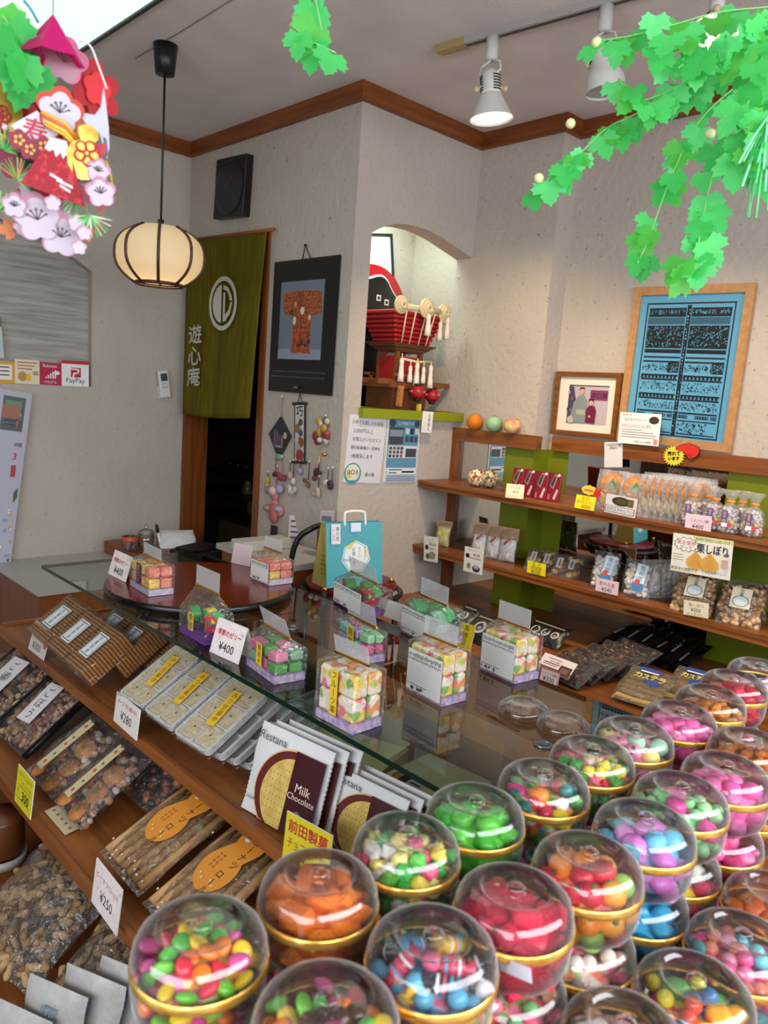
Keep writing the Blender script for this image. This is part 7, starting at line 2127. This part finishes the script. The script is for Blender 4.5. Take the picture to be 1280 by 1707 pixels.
# ------------------------------------------------------------------ leaf garlands
LEAF = [mat(c_, .5, trans=.5) for c_ in ('#4fd068', '#5ade74', '#46c25c', '#6ae486', '#5cc84e')]
LSH = [(0, -.06), (.14, -.10), (.34, -.20), (.42, -.08), (.57, -.02), (.52, .10), (.68, .24), (.58, .32), (.60, .46), (.42, .43), (.27, .41), (.35, .56), (.25, .65), (.23, .79), (.11, .83), (0, 1.0)]
LSH = LSH + [(-x, y) for x, y in LSH[-2:0:-1]]
def leaf(g, p, size, rr, face=None):
    n = (EYE - p).normalized() if face is None else face
    n = (n + Vector((rr.uniform(-.55, .55), rr.uniform(-.55, .55), rr.uniform(-.4, .5)))).normalized()
    dn = Vector((rr.uniform(-.6, .6), rr.uniform(-.6, .6), -1.0))
    u_ = dn.cross(n)
    if u_.length < .1: u_ = Vector((1, 0, 0))
    M = frame_mat(p, u_, dn)
    vs = [(x * size, y * size, .10 * size * abs(x) + .16 * size * (y - .3) ** 2) for x, y in LSH]
    c_ = [(0, .22 * size, 0)]
    k = len(vs); m_ = rr.choice(LEAF)
    g.add(vs + c_, [(i, (i + 1) % k, k) for i in range(k)], m_, False, M)
def strand(label, pts, d, n, size, beads=(), seed=0, spread=.012):
    """pts: photo points the strand passes, hung at distances d"""
    rr = random.Random(seed)
    ds = d if isinstance(d, (list, tuple)) else [d] * len(pts)
    P = smooth([at(px, py, d=dd) for (px, py), dd in zip(pts, ds)], 8)
    t = thing('leaf_garland', label, 'garland', T(*P[0]), 'artificial leaf garlands')
    o = P[0]
    G().tube([p - o for p in P], .0011, mat('#7fbf6a', .5), 5).build('stem', t)
    g = G(T(*(-o)))
    n = int(n * .74 + .5)
    for k in range(n):
        s = (k + rr.random()) / n * (len(P) - 1); i = min(int(s), len(P) - 2); p = P[i].lerp(P[i + 1], s - i)
        p = p + Vector((rr.uniform(-1, 1), rr.uniform(-1, 1), rr.uniform(-1, .4))) * spread
        leaf(g, p, size * rr.uniform(.75, 1.15), rr)
    lv = stuff(g.build('leaves', t))
    for b in beads:
        g = G(); q_ = at(b[0], b[1], d=b[2]) - o; g.ball(q_, .0072, mat('#d8d49a', .35), 12, 8); g.build('bead', t)
    return t
Dg = 1.15
strand('lowest reaching leaf garland, ending in front of the plaster column', [(1300, 70), (1200, 118), (1120, 160), (1060, 190), (1010, 215), (960, 262), (920, 292), (900, 318)], 1.15, 26, .036, ((898, 297, 1.14), (951, 206, 1.14)), 1)
strand('short upper garland crossing before the bottle spotlight', [(1300, 10), (1200, 20), (1120, 42), (1050, 60), (995, 68)], 1.05, 12, .034, ((995, 71, 1.04),), 2, .010)
strand('garland hanging down in front of the blue framed print', [(1290, 180), (1240, 215), (1200, 262), (1180, 320), (1172, 370), (1160, 420), (1150, 462)], 1.10, 26, .038, ((1184, 223, 1.09),), 3)
strand('thin garland ending above the frame corner, left of its twin', [(1270, 110), (1190, 175), (1150, 225), (1125, 280), (1105, 330), (1080, 400), (1062, 440)], 1.18, 22, .037, (), 4)
strand('thick garland bunch at the upper picture corner', [(1300, 20), (1255, 40), (1215, 70), (1160, 90), (1120, 75), (1095, 40)], 1.00, 30, .037, (), 5, .022)
strand('dense garland running down the frame edge', [(1290, 60), (1262, 110), (1250, 160), (1240, 210), (1262, 250), (1285, 270)], 1.00, 30, .040, (), 6, .024)
strand('garland middle strand above the wooden cornice', [(1290, 85), (1210, 110), (1150, 135), (1095, 160), (1060, 165), (1030, 130)], 1.08, 18, .036, (), 7)
strand('short leaf spray hanging at the top of the picture', [(520, -30), (528, 10), (536, 50)], .95, 4, .040, (), 8, .006)
strand('two leaf spray at the top, tips near the cornice', [(490, 60), (520, 70), (560, 88)], .95, 4, .042, (), 9, .005)
strand('dark leaf spray over the pink paper cap', [(-20, 10), (12, 36), (34, 84), (40, 100)], .76, 8, .047, (), 11, .006)
# grass like plastic straws
rr = random.Random(12); t = thing('straw_tassel', 'bundle of pale green straws hanging at frame edge', 'tassel', T(*at(1290, 200, d=1.0)))
o = at(1290, 200, d=1.0); g = G()
for k in range(26):
    a = at(1285 + rr.uniform(-12, 14), 190 + rr.uniform(-20, 20), d=1.0 + rr.uniform(-.02, .02)) - o; b = at(1252 + rr.uniform(-22, 40), 318 + rr.uniform(-50, 50), d=1.0 + rr.uniform(-.03, .03)) - o
    g.tube([a, a.lerp(b, .5) + Vector((0, 0, .004)), b], .0014, mat(rr.choice(['#5fd88a', '#8fe8b0', '#4fc070'])), 5)
stuff(g.build('straws', t))

# ------------------------------------------------------------------ hanging new year ornament
OD = .80
def ofr(px, py, d=OD, yaw=0, roll=0, tilt=0):
    p = at(px, py, d=d); n = (EYE - p); n.z *= .2
    M = frame_mat(p, Vector((0, 0, 1)).cross(n), Vector((0, 0, 1)))
    return M @ Matrix.Rotation(rad(yaw), 4, 'Y') @ Matrix.Rotation(rad(tilt), 4, 'X') @ RZ(roll)
PXM = OD / FPX
on = thing('new_year_ornament', 'hanging new year ornament of red, gold and pink paper cut outs', 'ornament', Matrix())
OI = on
def piece(name, px, py, draw, d=OD, yaw=0, roll=0, tilt=0, parent=None):
    g = G(ofr(px, py, d, yaw, roll, tilt)); draw(g); return g.build(name, parent or OI)
def plum_pts(r, n=5, k=.16, a0=90): return [((r * (1 - k + k * abs(math.cos(n * .5 * (a - rad(a0)))) * 1.6)) * math.cos(a), (r * (1 - k + k * abs(math.cos(n * .5 * (a - rad(a0)))) * 1.6)) * math.sin(a)) for a in [2 * math.pi * j / 60 for j in range(60)]]
def bloom(c_out, c_in, r, stam='#8a4a58', core=True):
    def f(g):
        r_ = r * PXM; g.plate(plum_pts(r_), -.0004, .0004, mat(c_out, .6, trans=.25)); g.lay = .0004
        if c_in:
            for s, cc_ in ((.86, c_in),): g.poly([(x * s, y * s - r_ * .12 * (c_in != c_out)) for x, y in plum_pts(r_)], mat(cc_, .6))
        if core:
            for k in range(5):
                a = rad(30 + 30 * k); g.tube([(0, -r_ * .12, g.lay), (r_ * .42 * math.cos(a), -r_ * .12 + r_ * .42 * math.sin(a), g.lay)], .0006, mat(stam), 4); g.disc(r_ * .45 * math.cos(a), -r_ * .12 + r_ * .45 * math.sin(a), r_ * .06, r_ * .06, mat(stam), 8)
    return f
# backing core of red and dark papers (the ornament is a bunch around a hoop)
RP = noisy('red_print_paper', '#8c0a1a', '#b02a34', (200, 200, 200), rough=.55, lo=.5, hi=.62)
def tri(w, h): return [(-w / 2, 0), (w / 2, 0), (0, h)]
def pcap(g):
    r_ = 50 * PXM; n = 6
    vs = [(0, 0, 62 * PXM)] + [(r_ * (1 if k % 2 else .8) * math.cos(k * math.pi / n), r_ * (1 if k % 2 else .8) * math.sin(k * math.pi / n), -6 * PXM) for k in range(2 * n)]
    M = g.M; p = M.translation; g.M = T(*p) @ RZ(20)
    g.add(vs, [(0, 1 + k, 1 + (k + 1) % (2 * n)) for k in range(2 * n)], mat('#d81c78', .35, trans=.45)); g.tube([(0, 0, 62 * PXM), (0, 0, 62 * PXM + .35)], .0005, mat('#5a5a5a'), 4)
piece('pink_paper_cap', 88, 92, pcap, d=.775)
for px_, py_, r_, c_ in ((40, 185, 46, '#7c0c1a'), (70, 240, 44, '#8e1020'), (120, 200, 40, '#a8641c'), (30, 262, 36, '#7a1434'), (140, 300, 34, '#8a1422')):
    piece('red_backing_paper', px_, py_, lambda g, r_=r_, c_=c_: g.plate(plum_pts(r_ * PXM, 6, .2), -.0004, .0004, mat(c_, .5)), d=.835, yaw=px_ * .3 - 20, roll=px_)
piece('pink_blossom', 108, 100, bloom('#d86a90', '#a07684', 34), roll=-12, d=.79)
piece('red_blossom', 160, 150, lambda g: (g.plate(plum_pts(44 * PXM, 6, .25), -.0004, .0004, mat('#b00f1c', .5, trans=.2)), g.plate(plum_pts(26 * PXM), .002, .0028, mat('#c81a24', .5))), d=.83, yaw=35)
piece('white_red_blossom', 54, 138, bloom('#b8262c', '#b0a8a8', 32, '#e8e4e0'), roll=8, d=.78)
piece('white_orange_blossom', 100, 184, bloom('#c8402c', '#b0aab0', 34, '#4a3a48'), roll=-6, d=.77)
piece('gold_fan', 5, 185, lambda g: (g.plate([(30 * PXM * math.cos(a), 46 * PXM * math.sin(a)) for a in [rad(-90 + 12 * k) for k in range(30)]], -.0004, .0004, mat('#8f7420', .35, .5)), [g.tube([(-4 * PXM + 9 * PXM * math.cos(a + k * 1.2566) + 7 * PXM * math.cos(k * 1.2566), -8 * PXM + 7 * PXM * math.sin(k * 1.2566) + 9 * PXM * math.sin(a + k * 1.2566), .001) for a in [j * .6283 for j in range(11)]], .0012, mat('#9c1a1a'), 5) for k in range(5)]), d=.80)
piece('red_pouch', 32, 200, lambda g: g.plate([(-34 * PXM, -40 * PXM), (30 * PXM, -34 * PXM), (36 * PXM, 10 * PXM), (20 * PXM, 34 * PXM), (-20 * PXM, 36 * PXM), (-40 * PXM, 8 * PXM)], -.001, .001, mat('#a80f24', .45)), d=.82, yaw=-20)
piece('crimson_cord', 18, 225, lambda g: (g.tube([(-30 * PXM, 14 * PXM, 0), (6 * PXM, -6 * PXM, .004), (34 * PXM, 6 * PXM, 0)], .003, mat('#8a1030'), 8), [g.ball((-28 * PXM + 20 * k * PXM, 16 * PXM - 8 * k * PXM, .004), .0035, mat('#e0b8c0'), 8, 6) for k in range(4)]), d=.78)
def p_kotobuki(g):
    s = 30 * PXM; g.plate([(0, s), (s * 1.15, .1 * s), (0, -s), (-s * 1.15, -.1 * s)], -.0004, .0004, mat('#bcb6ba', .6)); g.lay = .0005; g.text('寿', 0, -s * .02, mat('#a81a34'), h=s * 1.15, bold=.0004)
piece('white_diamond_card', 58, 217, p_kotobuki, d=.765, roll=-6)
def p_plumrow(g):
    for k, (x, y) in enumerate(((-20, 4), (-4, -8), (16, 0))):
        g.M = g.M; g.plate([(x * PXM + a * .45, y * PXM + b * .45) for a, b in plum_pts(34 * PXM)], -.0003 + .0008 * k, .0003 + .0008 * k, mat('#7e1432', .6)); g.lay = .0004 + .0008 * k
        for q_ in range(5): g.disc(x * PXM + 6 * PXM * math.cos(q_ * 1.2566), y * PXM + 6 * PXM * math.sin(q_ * 1.2566), 2.6 * PXM, 2.6 * PXM, mat('#d8a83a'), 8)
piece('plum_strip', 55, 242, p_plumrow, d=.762)
piece('gold_ribbon', 108, 218, lambda g: [g.tube([(-34 * PXM + 2 * k * PXM, (22 - 6 * k) * PXM, 0), (0, (10 - 6 * k) * PXM, .004), (24 * PXM, (-14 - 5 * k) * PXM, 0)], .0016, mat(('#d8a028', '#c85a1a', '#e0b83a')[k % 3], .35), 6) for k in range(4)], d=.768)
def p_fuji(g):
    g.plate([(-62 * PXM, -58 * PXM), (70 * PXM, -74 * PXM), (18 * PXM, 52 * PXM), (-14 * PXM, 52 * PXM)], -.0004, .0004, RP); g.lay = .0005
    g.poly([(-15 * PXM, 50 * PXM), (17 * PXM, 50 * PXM), (24 * PXM, 30 * PXM), (30 * PXM, 12 * PXM), (19 * PXM, 22 * PXM), (14 * PXM, 12 * PXM), (8 * PXM, 24 * PXM), (0, 12 * PXM), (-6 * PXM, 26 * PXM), (-14 * PXM, 20 * PXM), (-24 * PXM, 24 * PXM)], mat('#b9b4b8'))
    for x0, y0, L_ in ((-8, -22, 26), (6, -30, 34), (14, -40, 22)): g.poly([(x0 * PXM, y0 * PXM), ((x0 + L_) * PXM, (y0 - 8) * PXM), ((x0 + L_) * PXM, (y0 - 14) * PXM), (x0 * PXM, (y0 - 6) * PXM)], mat('#b9b4b8'))
M_ = PXM; PXM = M_ * .74; piece('red_mountain_card', 92, 272, p_fuji, d=.76, roll=-6); PXM = M_
piece('red_print_strip', 70, 322, lambda g: g.plate([(-40 * PXM, 0), (0, 40 * PXM), (28 * PXM, 36 * PXM), (34 * PXM, -30 * PXM), (10 * PXM, -6 * PXM)], -.0004, .0004, RP), d=.79, yaw=-15)
def p_gourd(g):
    GM = noisy('gold_foil', '#8a6c1c', '#c4a63c', (60, 60, 60), rough=.25, metal=.6, spec=.7)
    pts = [(0, -50), (18, -44), (30, -26), (30, -8), (20, 6), (12, 14), (20, 24), (18, 36), (6, 42), (-8, 40), (-18, 32), (-16, 22), (-10, 14), (-24, 6), (-32, -10), (-26, -32), (-12, -46)]
    g.plate([(x * PXM * .85, y * PXM * .95) for x, y in pts], -.0004, .0004, GM); g.lay = .0006
    for k in range(5):
        a0 = k * 1.2566; c_ = (3 * PXM + 12 * PXM * math.cos(a0), -4 * PXM + 12 * PXM * math.sin(a0)); g.tube([(c_[0] + 8 * PXM * math.cos(a), c_[1] + 8 * PXM * math.sin(a), .0012) for a in [j * .6283 for j in range(11)]], .0010, mat('#a81428', .5), 5)
piece('gold_gourd', 142, 250, p_gourd, d=.77, yaw=12, roll=-8)
def p_crane(g):
    W_ = mat('#b2b0b8', .6)
    g.plate([(x * PXM, y * PXM) for x, y in ((-30, 0), (-10, -18), (8, -22), (22, -60), (26, -40), (24, -8), (18, 30), (14, 52), (10, 20), (0, 4), (-16, 2))], -.0004, .0004, W_); g.lay = .0005
    g.poly([(x * PXM, y * PXM) for x, y in ((14, -26), (20, -58), (24, -52), (20, -28))], mat('#4a5a68'))
    g.tube([(20 * PXM, -62 * PXM, 0), (28 * PXM, -78 * PXM, 0), (32 * PXM, -98 * PXM, .0)], .0012, mat('#c8b42a'), 5)
piece('white_crane', 158, 196, p_crane, d=.79, yaw=25)
piece('white_tendril', 150, 120, lambda g: g.tube(smooth([(-16 * PXM, 44 * PXM, 0), (0, 36 * PXM, .006), (12 * PXM, 8 * PXM, .01), (26 * PXM, -24 * PXM, .006)], 5), .0010, mat('#d8c8c4'), 5), d=.78)
piece('dark_scroll', 52, 270, lambda g: g.plate([(-22 * PXM, 10 * PXM), (10 * PXM, 16 * PXM), (14 * PXM, -8 * PXM), (-6 * PXM, -18 * PXM)], -.0004, .0004, mat('#16181a', .5)), d=.785)
def pine(cols, n, L_):
    def f(g):
        rr = random.Random(n)
        for k in range(n):
            a = rad(200 * k / n - 10 + rr.uniform(-4, 4)); g.poly([(0, 0), (L_ * PXM * math.cos(a) - 1.5 * PXM * math.sin(a), L_ * PXM * math.sin(a)), (L_ * PXM * math.cos(a) + 1.5 * PXM * math.sin(a), L_ * PXM * math.sin(a))], mat(rr.choice(cols), .6)); g.lay = (k % 3) * .0003
            g.tube([(0, 0, 0), (L_ * PXM * math.cos(a), L_ * PXM * math.sin(a), 0)], [.0012, .0004], mat(rr.choice(cols), .6), 4)
    return f
PG = ['#2c8a3a', '#3fa44a', '#7fb86a', '#2f7a34']
piece('pine_sprig', 8, 250, pine(PG, 16, 34), d=.775)
piece('pine_sprig', 30, 300, pine(PG + ['#c98a4a'], 18, 34), d=.772, roll=-30)
piece('pine_sprig', 130, 325, pine(PG, 18, 34), d=.785, roll=120)
piece('pine_sprig', 150, 360, pine(PG + ['#d8d8d0'], 16, 34), d=.78, roll=200)
piece('pine_sprig', 0, 350, pine(PG, 14, 30), d=.79, roll=10)
piece('orange_maple', 20, 382, lambda g: g.plate([(x * 26 * PXM, y * 26 * PXM) for x, y in LSH], -.0003, .0003, mat('#b86a3a', .6)), d=.79, roll=100)
piece('orange_maple', 142, 382, lambda g: g.plate([(x * 22 * PXM, y * 22 * PXM) for x, y in LSH], -.0003, .0003, mat('#c0562a', .6)), d=.785, roll=200)
PKB = ('#bb8498', '#b0a2ae')
for k, (px, py, r_, rl) in enumerate(((24, 342, 18, 0), (62, 362, 36, 10), (55, 318, 22, -10), (88, 338, 12, 0), (36, 378, 12, 20), (102, 392, 32, -8), (132, 412, 11, 0), (128, 372, 13, 0), (144, 296, 15, 0), (168, 320, 22, 10), (164, 284, 18, -10), (105, 356, 14, 0), (140, 388, 11, 10))):
    piece('cherry_blossom', px, py, bloom(PKB[0], PKB[1], r_, '#4a3c46', r_ > 14), d=.765 + .012 * (k % 3), roll=rl)
piece('red_edge_paper', 168, 366, lambda g: g.plate([(-4 * PXM, 28 * PXM), (6 * PXM, 30 * PXM), (4 * PXM, -16 * PXM), (-10 * PXM, -30 * PXM), (-8 * PXM, -20 * PXM)], -.0004, .0004, mat('#9c4a50', .6)), d=.80)
piece('red_ribbon', 166, 262, lambda g: g.plate([(-10 * PXM, 16 * PXM), (10 * PXM, 24 * PXM), (8 * PXM, 6 * PXM), (2 * PXM, 0), (10 * PXM, -18 * PXM), (-6 * PXM, -12 * PXM)], -.0004, .0004, mat('#b81428', .5)), d=.79)
piece('blue_twist', 55, 20, lambda g: g.tube(smooth([(-14 * PXM, 14 * PXM, 0), (-4 * PXM, 4 * PXM, .0), (8 * PXM, -14 * PXM, 0)], 4), .0014, mat('#2f7a9a'), 6), d=.80)

t = tag(G().tube([Vector(at(392, -6, Z=ZC)) - Vector((0, 0, .004)), Vector(at(300, 52, Z=ZC)) - Vector((0, 0, .004)), Vector(at(225, 96, Z=ZC)) - Vector((0, 0, .004))], .0012, mat('#4a4644', .5), 5).build('ceiling_thread'), 'thin dark thread stretched along the ceiling behind the pendant cup', 'thread')
